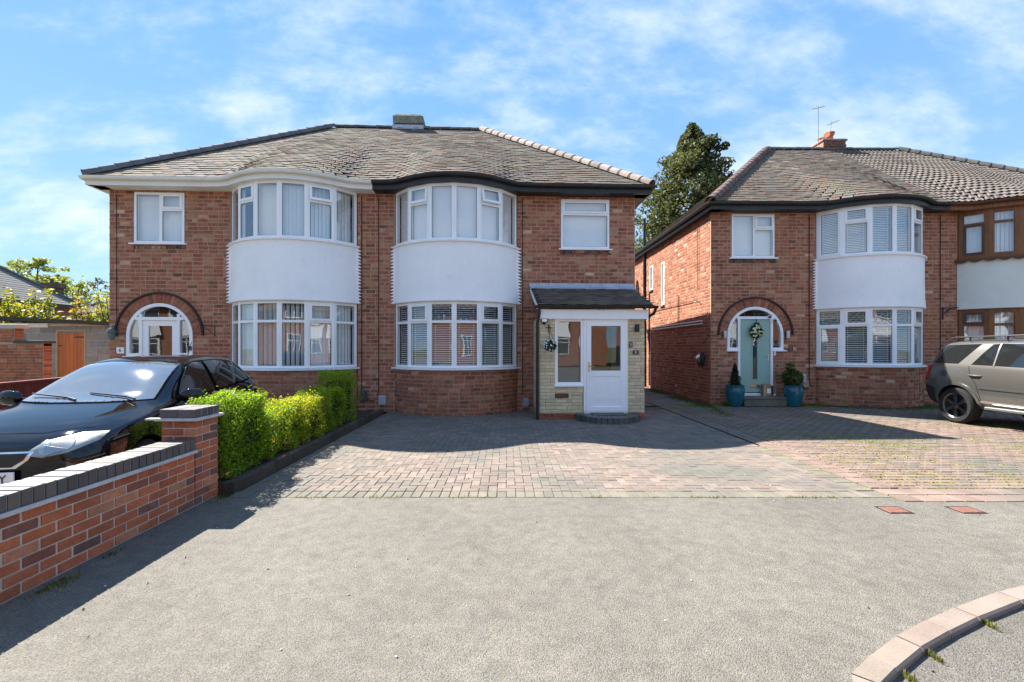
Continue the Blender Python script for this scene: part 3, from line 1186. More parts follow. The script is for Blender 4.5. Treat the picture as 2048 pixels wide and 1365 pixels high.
def build_shell(root, xa, xb, rects, arch, side, cam_local, key, extra_pieces, bay_cx, porch=None, side_rects=(), ztop=5.40, n_obj=300):
    rng = random.Random(int((xa + 20) * 37))

    def holes(z, grow=0.0, brick=False):
        hs = []
        for (a, b, c, d) in rects:
            if c < z < d:
                hs.append((a, b))
        if z < 5.36:
            hs.append((bay_cx - BA, bay_cx + BA))
        if arch and z < arch['zs'] + arch['r'] + (arch['ring'] if brick else 0):
            h = arch_half(arch, z)
            if brick and z > arch['zs'] - 0.02:
                rr = arch['r'] + arch['ring'] - 0.02
                h = math.sqrt(max(0, rr * rr - (z - arch['zs']) ** 2))
            if h > 0:
                hs.append((arch['cx'] - h, arch['cx'] + h))
        if porch and z < porch[2]:
            if not brick:
                hs.append((porch[0] + .25, porch[1] - .25))
        return hs
    # mortar backing, laid up in thin lifts so that openings are true holes
    zs = {0.0, 5.36, ztop}
    for (a, b, c, d) in rects:
        zs |= {c, d}
    if arch:
        zs |= {arch['zside'], arch['zs']}
        zs |= {arch['zs'] + arch['r'] * math.sin(math.pi / 2 * i / 14) for i in range(1, 15)}
    if porch:
        zs.add(porch[2])
    zs = sorted(zs)
    mb = MB()
    for z0, z1 in zip(zs[:-1], zs[1:]):
        a = xa
        for (p, q) in sorted(holes((z0 + z1) / 2)):
            if p > a:
                mb.box(a, min(p, xb), 0.0, 0.24, z0, z1)
            a = max(a, q)
        if a < xb:
            mb.box(a, xb, 0.0, 0.24, z0, z1)
    xs = xa if side < 0 else xb
    back = 2 * RY
    # side wall with small windows, back wall
    ys = [0.24] + sorted([v for r in side_rects for v in r[:2]]) + [back]
    for i in range(len(ys) - 1):
        ya, yb = ys[i], ys[i + 1]
        x0, x1 = (xs, xs + 0.24) if side < 0 else (xs - 0.24, xs)
        r = [q for q in side_rects if abs(q[0] - ya) < 1e-6]
        if r:
            mb.box(x0, x1, ya, yb, 0, r[0][2])
            mb.box(x0, x1, ya, yb, r[0][3], ztop)
        else:
            mb.box(x0, x1, ya, yb, 0, ztop)
    mb.box(xa, xb, back, back + 0.2, 0, ztop)
    wall = mb.build('wall', M['mortar'], root, recalc=False)
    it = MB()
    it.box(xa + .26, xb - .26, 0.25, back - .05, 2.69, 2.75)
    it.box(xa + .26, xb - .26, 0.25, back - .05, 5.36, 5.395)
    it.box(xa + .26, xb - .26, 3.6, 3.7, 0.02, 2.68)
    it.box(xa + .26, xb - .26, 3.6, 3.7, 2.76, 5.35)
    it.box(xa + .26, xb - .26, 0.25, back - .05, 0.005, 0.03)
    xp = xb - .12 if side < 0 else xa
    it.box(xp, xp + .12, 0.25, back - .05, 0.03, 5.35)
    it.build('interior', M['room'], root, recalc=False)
    # front bricks
    pieces = list(extra_pieces)
    for (a, b, z, z2, full) in courses(xa, xb, 0.0, ztop - .01, lambda z: holes(z, brick=True), rng):
        mtx = Matrix.Translation((a, 0, z))
        pieces.append((mtx, b - a, z2 - z, full, (Vector(((a + b) / 2, 0, z)) - cam_local).length))
    # side bricks
    def sh(z):
        return [(a, b) for (a, b, c, d) in side_rects if c < z < d]
    for (a, b, z, z2, full) in courses(0.03, back, 0.0, ztop - .01, sh, rng):
        if side < 0:
            mtx = frame((0, -1, 0), (1, 0, 0), (0, 0, 1), (xs, b, z))
        else:
            mtx = frame((0, 1, 0), (-1, 0, 0), (0, 0, 1), (xs, a, z))
        pieces.append((mtx, b - a, z2 - z, full, (Vector((xs, (a + b) / 2, z)) - cam_local).length))
    lay(root, wall, pieces, BRICK_TONES, M['brick'], 'facade', n_obj)
    return wall


def brick_row(root, x0, x1, z0, z1, tones, y=-0.006, pitch=0.082, material=None, name='sill_brick'):
    """soldier course, every brick its own part"""
    rng = random.Random(int((x0 + 30) * 100))
    n = round((x1 - x0) / pitch)
    for i in range(n):
        mb = MB(pick(tones, rng))
        a = x0 + (x1 - x0) * i / n
        mb.box(0.004, (x1 - x0) / n - 0.006, y - rng.uniform(0, .003), 0.03, 0, z1 - z0)
        mb.build(name, material or M['brick'], root, (a, 0, z0), recalc=False)


DARK_TONES = [((0.085, 0.06, 0.055), 4), ((0.06, 0.055, 0.06), 4), ((0.13, 0.07, 0.055), 2), ((0.20, 0.15, 0.11), 1)]


def arch_ring(root, arch, tones):
    cx, r, zs, t = arch['cx'], arch['r'], arch['zs'], arch['ring']
    rng = random.Random(int(cx * 100))
    n = 27
    back = MB()
    k = 40
    vs, fs = [], []
    for i in range(k + 1):
        a = math.pi * i / k
        for rr, y in ((r, -0.006), (r + t, -0.006), (r + t, 0.02), (r, 0.02)):
            vs.append((cx + rr * math.cos(a), y, zs + rr * math.sin(a)))
    for i in range(k):
        for q in range(4):
            fs.append((i * 4 + q, i * 4 + (q + 1) % 4, i * 4 + 4 + (q + 1) % 4, i * 4 + 4 + q))
    back.add(vs, fs)
    ring = back.build('arch_surround', M['mortar'], root)
    for i in range(n):
        a0 = math.pi * (i + 0.10) / n
        a1 = math.pi * (i + 0.90) / n
        mb = MB(pick(tones, rng))
        r0, r1 = r + 0.004, r + t - 0.006
        poly = [(cx + r0 * math.cos(a0), zs + r0 * math.sin(a0)), (cx + r1 * math.cos(a0), zs + r1 * math.sin(a0)), (cx + r1 * math.cos(a1), zs + r1 * math.sin(a1)), (cx + r0 * math.cos(a1), zs + r0 * math.sin(a1))]
        prism(mb, poly, -0.018 - rng.uniform(0, .004), 0.01)
        mb.build('arch_brick', M['brick'], ring)
    dm = MB()
    vs, fs = [], []
    for i in range(k + 1):
        a = math.pi * i / k
        for rr, y in ((r + t, -0.055), (r + t + .04, -0.05), (r + t + .045, 0.0), (r + t, 0.0)):
            vs.append((cx + rr * math.cos(a), y, zs + rr * math.sin(a)))
    for i in range(k):
        for q in range(4):
            fs.append((i * 4 + q, i * 4 + (q + 1) % 4, i * 4 + 4 + (q + 1) % 4, i * 4 + 4 + q))
    dm.add(vs, fs)
    dm.build('drip_mould', mat('arch_mould', (0.06, 0.04, 0.035), 0.9, 0.2, grain=(20, 0.3)), ring)


def arch_entry(root, arch, zb, ztop_door, jamb, door_m, glazing):
    """arched upvc door set: frame with sidelights and fanlight; the door is a part of its own"""
    cx, r, zs, zside = arch['cx'], arch['r'] - 0.004, arch['zs'], arch['zside']
    fr = MB((0.84, 0.85, 0.87))
    t = 0.075
    y0, y1 = -0.02, 0.07
    k = 36
    vs, fs = [], []
    for i in range(k + 1):
        a = math.pi * i / k
        for rr, y in ((r - t, y0), (r, y0), (r, y1), (r - t, y1)):
            vs.append((cx + rr * math.cos(a), y, zs + rr * math.sin(a)))
    for i in range(k):
        for q in range(4):
            fs.append((i * 4 + q, i * 4 + (q + 1) % 4, i * 4 + 4 + (q + 1) % 4, i * 4 + 4 + q))
    fr.add(vs, fs)
    for s in (-1, 1):
        a, b = sorted((cx + s * (r - t), cx + s * r))
        fr.box(a, b, y0, y1, zside, zs)
        a, b = sorted((cx + s * jamb, cx + s * (jamb + 0.065)))
        zj = zs + math.sqrt((r - t) ** 2 - (jamb + .06) ** 2) if jamb + .06 < r - t else zs
        fr.box(a, b, y0 - .004, y1, zb, max(ztop_door, zj))
        a, b = sorted((cx + s * (jamb + .065), cx + s * (r - t)))
        fr.box(a, b, y0, y1, zside, zside + 0.07)
        a, b = sorted((cx + s * (jamb + .065), cx + s * (r + .05)))
        fr.box(a, b, y0 - .05, y0 - .002, zside - .035, zside)
    hw = math.sqrt(max(0.01, (r - t) ** 2 - (ztop_door + .05 - zs) ** 2))
    fr.box(cx - min(hw, jamb + .2), cx + min(hw, jamb + .2), y0 - .006, y1, ztop_door, ztop_door + 0.075)
    frame_o = fr.build('door_frame', M['pvc'], root, smooth=False)
    ri = r - t + .004
    z = ztop_door + 0.075
    a0 = math.asin(min(0.999, (z - zs) / ri))
    pts = [(cx + ri * math.cos(a0 + (math.pi - 2 * a0) * i / 20), zs + ri * math.sin(a0 + (math.pi - 2 * a0) * i / 20)) for i in range(21)]
    pm = MB()
    prism(pm, pts, 0.02, 0.032)
    pm.build('pane', M['glass_low'], frame_o)
    for s in (-1, 1):
        xi = jamb + .06
        poly = [(cx + s * xi, zside + .065), (cx + s * ri, zside + .065)]
        amax = math.acos(min(1, xi / ri))
        for i in range(9):
            a = amax * i / 8
            poly.append((cx + s * ri * math.cos(a), zs + ri * math.sin(a)))
        zt = min(poly[-1][1], ztop_door)
        poly = [(p[0], min(p[1], ztop_door)) for p in poly]
        pm = MB()
        prism(pm, poly, 0.02, 0.032)
        pm.build('pane', M['glass_low'], frame_o)
    # door leaf
    d = MB((0.84, 0.85, 0.88))
    x0, x1, z0, z1 = cx - jamb + .004, cx + jamb - .004, zb + 0.03, ztop_door - 0.004
    yl, yr = 0.012, 0.06
    if glazing == 'half':                    # glazed upper part
        s = 0.13
        d.box(x0, x0 + s, yl, yr, z0, z1)
        d.box(x1 - s, x1, yl, yr, z0, z1)
        d.box(x0 + s, x1 - s, yl, yr, z1 - s, z1)
        d.box(x0 + s, x1 - s, yl, yr, z0, z0 + 0.62)
        d.box(x0 + s, x1 - s, yl + .014, yr, z0 + 0.62, z0 + 0.64)
        door = d.build('door', door_m, root)
        g = MB()
        g.box(x0 + s - .003, x1 - s + .003, 0.03, 0.04, z0 + 0.64, z1 - s + .003)
        g.build('pane', M['glass_low'], door)
    else:                                    # long narrow light
        gx0, gx1, gz0, gz1 = cx - 0.065, cx + 0.065, z0 + 0.36, z1 - 0.45
        d.box(x0, gx0, yl, yr, z0, z1)
        d.box(gx1, x1, yl, yr, z0, z1)
        d.box(gx0, gx1, yl, yr, z0, gz0)
        d.box(gx0, gx1, yl, yr, gz1, z1)
        for bx in ((gx0 - .03, gx0, gz0 - .03, gz1 + .03), (gx1, gx1 + .03, gz0 - .03, gz1 + .03), (gx0, gx1, gz0 - .03, gz0), (gx0, gx1, gz1, gz1 + .03)):
            d.box(bx[0], bx[1], yl - .008, yl + .001, bx[2], bx[3])
        door = d.build('door', door_m, root)
        g = MB()
        g.box(gx0, gx1, 0.03, 0.04, gz0, gz1)
        g.build('pane', M['glass_low'], door)
        lb = MB()
        lb.box(cx - .13, cx + .13, yl - .016, yl - .001, z0 + 0.13, z0 + 0.20)
        lb.box(cx - .11, cx + .11, yl - .022, yl - .0165, z0 + 0.145, z0 + 0.185)
        lb.build('letter_plate', M['gold'], door)
    h = MB()
    hx = x1 - 0.055
    zh = z0 + 0.98
    h.box(hx - .016, hx + .016, yl - .014, yl - .001, zh - .13, zh + .09)
    h.tube([(hx, yl - .014, zh + .03), (hx, yl - .055, zh + .03), (hx - .11, yl - .055, zh + .03)], 0.009, 8)
    h.build('handle', M['chrome'], door, smooth=True)
    return frame_o, door


def pipe(root, name, pts, r, material, n=8):
    mb = MB()
    mb.tube(pts, r, n)
    return mb.build(name, material, root, smooth=True)


# ------------------------------------------------------------------ the setting: ground, footpath, road, drives
def sheet(name, poly, z, material, kind='structure', thick=0.0):
    mb = MB()
    n = len(poly)
    if thick:
        vs = [(p[0], p[1], z) for p in poly] + [(p[0], p[1], z - thick) for p in poly]
        mb.add(vs, [tuple(range(n)), tuple(range(2 * n - 1, n - 1, -1))] + [(i, i + n, (i + 1) % n + n, (i + 1) % n) for i in range(n)])
    else:
        mb.add([(p[0], p[1], z) for p in poly], [tuple(range(n))])
    o = mb.build(name, material)
    o['kind'] = kind
    return o


sheet('ground', [(-400, -400), (400, -400), (400, 400), (-400, 400)], -0.09, M['earth'])
sheet('road', [(-80, -16), (80, -16), (80, 3.15), (-80, 3.15)], -0.035, M['road'])
K_OUT = [(1.22, 0.6), (1.24, 0.95), (1.30, 1.30), (1.40, 1.64), (1.515, 1.90), (1.64, 2.14), (1.832, 2.268), (2.098, 2.422), (2.385, 2.56), (2.675, 2.688), (3.128, 2.864), (3.55, 2.99), (4.0, 3.08), (4.45, 3.14), (4.9, 3.17)]
K_IN = []
for i, p in enumerate(K_OUT):
    a = Vector(K_OUT[max(0, i - 1)])
    b = Vector(K_OUT[min(len(K_OUT) - 1, i + 1)])
    d = (b - a).normalized()
    K_IN.append((p[0] + d.y * 0.112, p[1] - d.x * 0.112))
sheet('footpath', [(-14, -2.2), (1.2, -2.2)] + K_OUT + [(40, 3.25), (40, 4.55), (4.02, 4.55), (4.0, 4.68), (-3.2, 4.68), (-3.2, 1.0), (-14, 1.0)], -0.004, M['tarmac'], thick=0.08)
kerb = thing('kerb', 'pale pink concrete kerb curving along the road edge', 'kerb')
kerb['kind'] = 'structure'
del kerb['label'], kerb['category']
for i in range(len(K_OUT) - 1):
    g = 0.012
    mb = MB(jit((0.235, 0.185, 0.155), 0.10))
    a, b = Vector(K_OUT[i]), Vector(K_OUT[i + 1])
    c, d = Vector(K_IN[i]), Vector(K_IN[i + 1])
    a2, b2, c2, d2 = a.lerp(b, g), b.lerp(a, g), c.lerp(d, g), d.lerp(c, g)
    zt = 0.004 + RNG.uniform(-.003, .003)
    mb.add([(*a2, -.09), (*b2, -.09), (*d2, -.09), (*c2, -.09), (*a2, zt), (*b2, zt), (*d2.lerp(b2, .10), zt), (*c2.lerp(a2, .10), zt), (*d2, zt - .012), (*c2, zt - .012)],
           [(0, 3, 2, 1), (4, 5, 6, 7), (7, 6, 8, 9), (0, 1, 5, 4), (3, 9, 8, 2), (1, 2, 8, 6, 5), (0, 4, 7, 9, 3)])
    mb.build('kerb_stone', M['kerb'], kerb)

# tiny joint sand line under kerb etc. is the footpath edge itself
PAVE_A = [((0.198, 0.158, 0.132), 6), ((0.19, 0.155, 0.131), 5), ((0.184, 0.152, 0.128), 4), ((0.206, 0.16, 0.131), 4), ((0.172, 0.15, 0.13), 2)]
PAVE_B = [((0.205, 0.148, 0.12), 6), ((0.218, 0.158, 0.13), 5), ((0.192, 0.14, 0.115), 4), ((0.175, 0.142, 0.12), 1)]
PAVE_EDGE = [((0.17, 0.155, 0.12), 5), ((0.185, 0.165, 0.13), 4), ((0.15, 0.14, 0.115), 3)]


def lay_pavers(parent, items, key, n_obj=300):
    """items: (x0, x1, y0, y1, tones)"""
    rng = random.Random(len(items))
    items = sorted(items, key=lambda q: (q[0] + q[1]) ** 2 / 4 + (q[2] + q[3]) ** 2 / 4)
    cache = {}
    rest = MB()
    for i, (x0, x1, y0, y1, tn) in enumerate(items):
        w, d = x1 - x0, y1 - y0
        t = rng.uniform(-.0025, .0025)
        if i < n_obj:
            k = (round(w, 2), round(d, 2), id(tn), rng.randrange(9))
            if k not in cache:
                mb = MB(pick(tn, rng))
                mb.cbox(0.003, k[0] - .003, 0.003, k[1] - .003, -0.05, 0, 0.004)
                cache[k] = mb.mesh('paver', M['paver'], recalc=False)
            inst('paver', cache[k], parent, loc=(x0, y0, t))
        else:
            z = t
            a, b, c, e = x0 + .003, x1 - .003, y0 + .003, y1 - .003
            rest.add([(a, c, z - .03), (b, c, z - .03), (b, e, z - .03), (a, e, z - .03), (a, c, z), (b, c, z), (b, e, z), (a, e, z)],
                     [(4, 5, 6, 7), (0, 1, 5, 4), (1, 2, 6, 5), (2, 3, 7, 6), (3, 0, 4, 7)], pick(tn, rng))
    rest.build('paving', M['paver'], parent, kind='stuff', recalc=False)


XR = 4.02
drive8 = sheet('driveway', [(-2.9, 4.68), (XR, 4.68), (XR, 12.0), (-2.9, 12.0)], -0.010, M['joint'])
items = []
u = 0.1
for n in range(-80, 80):
    for m_ in range(-60, 60):
        ox, oy = n + 2 * m_, n - 2 * m_
        for (a, b, c, d) in ((0, 2, 0, 1), (0, 1, 1, 3)):
            x0, x1, y0, y1 = -2.9 + (ox + a) * u, -2.9 + (ox + b) * u, 4.885 + (oy + c) * u, 4.885 + (oy + d) * u
            x0c, x1c, y0c, y1c = max(x0, -2.88), min(x1, XR - .22), max(y0, 4.885), min(y1, 11.3)
            if x1c - x0c > 0.03 and y1c - y0c > 0.03:
                items.append((x0c, x1c, y0c, y1c, PAVE_A))
x = -2.9
while x < XR - .05:
    items.append((x, x + 0.1, 4.68, 4.88, PAVE_EDGE))
    x += 0.1
y = 4.9
while y < 11.3:
    items.append((XR - .215, XR - .015, y, y + 0.1, PAVE_EDGE if y < 7 else PAVE_A))
    y += 0.1
lay_pavers(drive8, items, 'a')

drive9 = sheet('driveway', [(XR + 0.01, 4.55), (19, 4.55), (19, 12.7), (XR + 0.01, 12.7)], -0.012, M['mossy_joint'])
items = []
r = 0
y = 4.98
while y < 11.85:
    x = XR + 0.36 - (0.1 if r % 2 else 0.0)
    while x < 15.4:
        a, b = max(x, XR + .36), min(x + .205, 15.4)
        if b - a > 0.03:
            items.append((a + .004, b - .004, y + .003, y + .103, PAVE_B))
        x += 0.215
    y += 0.111
    r += 1
for q in range(2):
    x = XR + 0.02
    while x < 15.4:
        items.append((x, x + .2, 4.56 + q * .21, 4.76 + q * .21, PAVE_B))
        x += .205
y = 5.0
while y < 11.8:
    for q in range(3):
        items.append((XR + .03 + q * .105, XR + .13 + q * .105, y, y + .2, PAVE_B))
    y += .205
lay_pavers(drive9, items, 'b')
# a recessed black edging strip divides the two drives near the houses
strip = MB((0.02, 0.02, 0.02))
strip.box(XR + 0.004, XR + 0.02, 7.2, 14.5, -0.05, 0.008)
o = strip.build('edging_strip', M['black_plastic'])
o['kind'] = 'structure'
sheet('passage', [(3.3, 12.0), (5.75, 12.7), (5.75, 22), (3.0, 22)], -0.006, M['concrete'])
sheet('driveway', [(-9.6, 3.2), (-3.7, 3.2), (-3.7, 10.9), (-9.6, 10.9)], -0.014, M['concrete'])
for (cx, cy, lb) in ((3.72, 4.32, 'rusty red iron cover set in the tarmac, nearer the front door with the porch'), (4.41, 4.32, 'rusty red iron cover set in the tarmac, nearer the parked silver car')):
    t = thing('stopcock_cover', lb, 'iron cover', (cx, cy, -0.004), 0, 'iron covers in the footpath')
    mb = MB()
    mb.cbox(-.095, .095, -.075, .075, -.02, 0.008, .006)
    mb.build('lid', M['rust_iron'], t)
    mb = MB()
    for (a, b, c, d) in ((-.115, -.1, -.095, .095), (.1, .115, -.095, .095), (-.1, .1, -.095, -.08), (-.1, .1, .08, .095)):
        mb.box(a, b, c, d, -.02, 0.004)
    mb.build('rim', M['black_iron'], t)

# ------------------------------------------------------------------ houses
OA, YA = Vector((-3.1, 11.0, 0)), R(2.66)
OB, YB = Vector((12.15, 12.6, 0)), R(0.8)


def to_local(O, yaw, p):
    return Matrix.Rotation(-yaw, 3, 'Z') @ (Vector(p) - O)


def W(O, yaw, x, y, z):
    return O + Matrix.Rotation(yaw, 3, 'Z') @ Vector((x, y, z))


camA, camB = to_local(OA, YA, (0, 0, 1.55)), to_local(OB, YB, (0, 0, 1.55))
GH = 'red brick semi-detached houses'
closed = ('h', 80, 0.043)
open_ = ('h', 26, 0.050)
half = ('h', 48, 0.046)
GL = M['glass_low']

# number 6
h6 = thing('semi_detached_house', 'red brick house with white gutter, number 6, arched white front door behind the black car', 'house', OA, YA, GH)
A6 = dict(cx=-5.19, r=0.77, zs=1.86, zside=1.36, wd=0.47, ring=0.22)
rng6 = random.Random(6)
v_ = ('v', 20, 0.083)
up6 = [dict(pat='F', blind=v_), dict(pat='T', blind=None), dict(pat='F', blind=v_), dict(pat='F', blind=v_), dict(pat='T', blind=v_, openang=7), dict(pat='F', blind=('v', 12, 0.083))]
vo = ('v', 62, 0.11)
lo6 = [dict(pat='TF', blind=v_, glass=GL), dict(pat='TF', blind=('v', 35, 0.1), glass=GL), dict(pat='TF', blind=vo, glass=GL), dict(pat='TF', blind=('v', 50, 0.1), glass=GL), dict(pat='T', blind=('v', 14, 0.084), glass=GL), dict(pat='TF', blind=('v', 14, 0.084), glass=GL)]
for s in lo6:
    s['split'] = 0.70
pc, apron = build_bay(h6, None, -2.03, M['pvc'], up6, lo6, M['render'], cam_local=camA, rng=rng6)
eaveA = Eave([-2.03, 1.87])
w6 = build_shell(h6, -6.35, 0.0, [(-5.79, -4.61, 4.05, 5.28)], A6, -1, camA, '6', pc, -2.03)
window(h6, (-5.78, 0.02), (-4.62, 0.02), 4.06, 5.27, 'D', blind=('v', 12, 0.083), split=0.66)
mb = MB((.84, .85, .87))
mb.box(-5.87, -4.55, -0.07, 0.0, 4.025, 4.055)
mb.build('window_sill', M['pvc'], h6)
brick_row(h6, -5.80, -4.58, 3.92, 4.02, DARK_TONES)
brick_row(h6, -5.82, -4.58, 5.29, 5.36, BRICK_TONES[:4])
arch_ring(h6, A6, BRICK_TONES[1:5])
arch_entry(h6, A6, 0.16, 2.22, 0.405, M['pvc_door'], 'half')
mb = MB()
mb.box(-5.75, -4.63, -.35, 0.0, 0, .15)
mb.build('door_step', M['concrete'], h6)
build_roof(h6, -EX, -0.10, eaveA, -1, M['white_paint'], M['white_paint'], camA, (0.15, 0.148, 0.155), (0.10, 0.095, 0.085))
pipe(h6, 'cable', [(-0.43, -.018, 5.25), (-0.43, -.018, .55), (-0.36, -.03, .3), (-0.1, -.02, .26)], 0.011, M['cable'], 6)
pipe(h6, 'cable', [(-6.18, -.012, 5.2), (-6.18, -.012, 2.1)], 0.007, M['cable'], 6)

# number 8
h8 = thing('semi_detached_house', 'red brick house with black gutter and tiled front porch, number 8', 'house', OA, YA, GH)
up8 = [dict(pat='F', blind=closed), dict(pat='T', blind=closed, openang=3), dict(pat='F', blind=closed), dict(pat='F', blind=closed), dict(pat='T', blind=closed, openang=13), dict(pat='F', blind=closed)]
lo8 = [dict(pat='TF'), dict(pat='T'), dict(pat='TF', lead='top'), dict(pat='TF', lead='top'), dict(pat='T'), dict(pat='TF')]
for s in lo8:
    s.update(blind=open_, glass=GL, split=0.70)
rng8 = random.Random(8)
pc, apron = build_bay(h8, None, 1.87, M['pvc'], up8, lo8, M['render'], cam_local=camA, rng=rng8)
w8 = build_shell(h8, 0.0, 6.33, [(4.45, 5.69, 4.02, 5.27)], None, 1, camA, '8', pc, 1.87, porch=(3.77, 6.09, 2.9), n_obj=190)
window(h8, (4.46, 0.02), (5.68, 0.02), 4.03, 5.26, 'T', blind=('h', 80, .045), split=0.70)
mb = MB((.84, .85, .87))
mb.box(4.40, 5.75, -0.07, 0.0, 3.995, 4.025)
mb.build('window_sill', M['pvc'], h8)
brick_row(h8, 4.42, 5.74, 3.88, 3.99, DARK_TONES)
brick_row(h8, 4.44, 5.72, 5.275, 5.35, BRICK_TONES[:5])
build_roof(h8, -0.10, EX, eaveA, 1, M['black_paint'], M['black_paint'], camA, (0.42, 0.33, 0.27), (0.13, 0.12, 0.10))
for x in (-0.02, 3.50):
    pipe(h8, 'cable', [(x, -.018, 5.28), (x, -.018, .4)], 0.009, M['cable'], 6)
# chimney at the party line
ch = MB()
ch.box(-0.47, 0.47, RY - 0.05, RY + 0.7, 8.3, 9.06)
chim = ch.build('chimney', M['mortar'], h8)
rg = random.Random(3)
for zi in range(7):
    z = 8.42 + zi * BC
    for k in range(5):
        a = -0.47 + k * 0.235 - (0.117 if zi % 2 else 0)
        b = a + .225
        a, b = max(a, -.47), min(b, .475)
        if b - a > .04:
            mb = MB(pick([((0.15, 0.08, 0.06), 2), ((0.11, 0.075, 0.06), 2), ((0.14, 0.12, 0.09), 1)], rg))
            mb.box(a, b, RY - .062, RY, z, z + .082)
            mb.build('brick', M['brick'], chim, recalc=False)
cp = MB((0.24, 0.235, 0.185))
cp.cbox(-0.50, 0.50, RY - 0.09, RY + 0.74, 9.06, 9.34, 0.03)
cp.cbox(-0.44, 0.44, RY - 0.02, RY + 0.66, 9.341, 9.42, 0.05)
cp.build('chimney_cap', mat('lichen_render', None, 0.95, 0.1, grain=[(8, .3), (40, .3)], dirt=[(5, (.09, .10, .06), .6, .45, .7), (16, (.3, .3, .24), .5, .55, .75)], bump=(20, .6, .02)), chim)
fl = MB((0.6, 0.6, 0.58))
fl.box(-0.52, 0.52, RY - 0.12, RY - 0.065, 8.86, 8.99)
fl.build('chimney_flashing', M['flashing'], chim)

# --- porch of number 8
PF = -1.35
px0, px1, pz = 3.77, 6.09, 2.2
pw = MB()
pw.box(px0, 4.10, PF, PF + .1, 0, pz)
pw.box(5.71, px1, PF, PF + .1, 0, pz)
pw.box(4.10, 4.73, PF, PF + .1, 0, 0.72)
pw.box(px0, px0 + .1, PF + .1, -.001, 0, pz)
pw.box(px1 - .1, px1, PF + .1, -.001, 0, pz)
pw.box(px0, px1, PF, -.001, pz, pz + .04)
porch = pw.build('porch_wall', mat('buff_mortar', (.40, .32, .20), .95, .15, grain=(40, .2)), h8, recalc=False)
BUFF = [((0.62, 0.51, 0.33), 6), ((0.64, 0.53, 0.35), 5), ((0.59, 0.48, 0.31), 4), ((0.66, 0.56, 0.38), 2)]
REDP = [((0.33, 0.095, 0.05), 4), ((0.28, 0.085, 0.05), 3)]
rg = random.Random(81)
pp = []
H_ = 0.0745


def pholes(z):
    hs = [(4.73, 5.71)] if z > 0.09 else []
    if z > 0.72:
        hs.append((4.10, 4.74))
    return hs


for (a, b, z, z2, full) in courses(px0, px1, 0.135, pz, pholes, rg, 0.235, H_):
    pp.append((Matrix.Translation((a, PF, z)), b - a, z2 - z))
for (a, b, z, z2, full) in courses(0.0, 1.33, 0.135, pz, lambda z: [], rg, 0.235, H_):
    pp.append((frame((0, 1, 0), (-1, 0, 0), (0, 0, 1), (px1, PF + a, z)), b - a, z2 - z))
    pp.append((frame((0, -1, 0), (1, 0, 0), (0, 0, 1), (px0, PF + b, z)), b - a, z2 - z))
for i, (mtx, l, h) in enumerate(pp):
    mb = MB(pick(BUFF, rg))
    q = rg.uniform(.005, .012)
    w_, h_ = l - .008, h - .008
    mb.add([(0, -q * .4, 0), (w_, -q * .4, 0), (w_, -q * .4, h_), (0, -q * .4, h_), (.012, -q, .012), (w_ - .012, -q, .012), (w_ - .012, -q, h_ - .012), (.012, -q, h_ - .012), (0, .02, 0), (w_, .02, 0), (w_, .02, h_), (0, .02, h_)],
           [(4, 5, 6, 7), (0, 1, 5, 4), (1, 2, 6, 5), (2, 3, 7, 6), (3, 0, 4, 7), (8, 9, 1, 0), (9, 10, 2, 1), (10, 11, 3, 2), (11, 8, 0, 3)])
    if mtx[0][0] > 0.9:
        me = mb.mesh('brick', M['buff_brick'], recalc=False)
        inst('brick', me, porch, mtx)
    else:
        if i == 0 or 'side' not in globals():
            side = MB()
        side.add([mtx @ Vector(v) for v in mb.v], mb.f, mb.c[0])
side.build('brickwork', M['buff_brick'], porch, kind='stuff', recalc=False)
for (a, b, z, z2, full) in courses(px0 - .01, px1 + .01, -.02, 0.13, lambda z: [(4.7, 5.75)] if z > 0.1 else [], rg, 0.225, .075):
    mb = MB(pick(REDP, rg))
    mb.box(0, b - a - .008, -.018, .02, 0, z2 - z - .007)
    inst('plinth_brick', mb.mesh('plinth_brick', M['brick'], recalc=False), porch, Matrix.Translation((a, PF, z)))
rm_ = MB((0.55, 0.56, 0.58))                                           # inner walls of the porch, pale plaster
rm_.box(px0 + .101, px1 - .101, -.02, -.012, .03, 2.19)
rm_.box(px0 + .101, px1 - .101, PF + .101, -.03, 0, .02)
rm_.build('porch_interior', mat('grey_plaster', (0.36, 0.39, 0.40), .9, .2), porch)
idm = MB((.2, .2, .2))
idm.box(4.9, 5.7, -.06, -.021, .05, 2.05)
idm.build('inner_door', mat('inner_door_wood', (0.10, 0.05, 0.03), .5, .4), porch)
window(h8, (4.10, PF + .03), (4.735, PF + .03), 0.745, pz, 'F', glass=GL, f=0.065)
mb = MB((.84, .85, .87))
mb.box(4.08, 4.73, PF - .055, PF, .715, .745)
mb.build('window_sill', M['pvc'], h8)
# porch door
df = MB((.84, .85, .88))
dx0, dx1, dz0, dz1 = 4.735, 5.71, 0.135, pz
for bx in ((dx0, dx0 + .06, dz0, dz1), (dx1 - .06, dx1, dz0, dz1), (dx0 + .06, dx1 - .06, dz1 - .06, dz1), (dx0, dx1, dz0 - .03, dz0 + .03)):
    df.box(bx[0], bx[1], PF - .015, PF + .08, bx[2], bx[3])
df.build('door_frame', M['pvc'], h8, recalc=False)
dl = MB((.84, .85, .88))
a, b, c, d = dx0 + .062, dx1 - .062, dz0 + .032, dz1 - .062
s = .10
y0, y1 = PF - .028, PF + .04
gz = 1.06
for bx in ((a, a + s, c, d), (b - s, b, c, d), (a + s, b - s, d - s, d), (a + s, b - s, gz - .12, gz), (a + s, b - s, c, c + .10)):
    dl.box(bx[0], bx[1], y0, y1, bx[2], bx[3])
dl.box(a + s, b - s, y0 + .016, y1, c + .10, gz - .12)
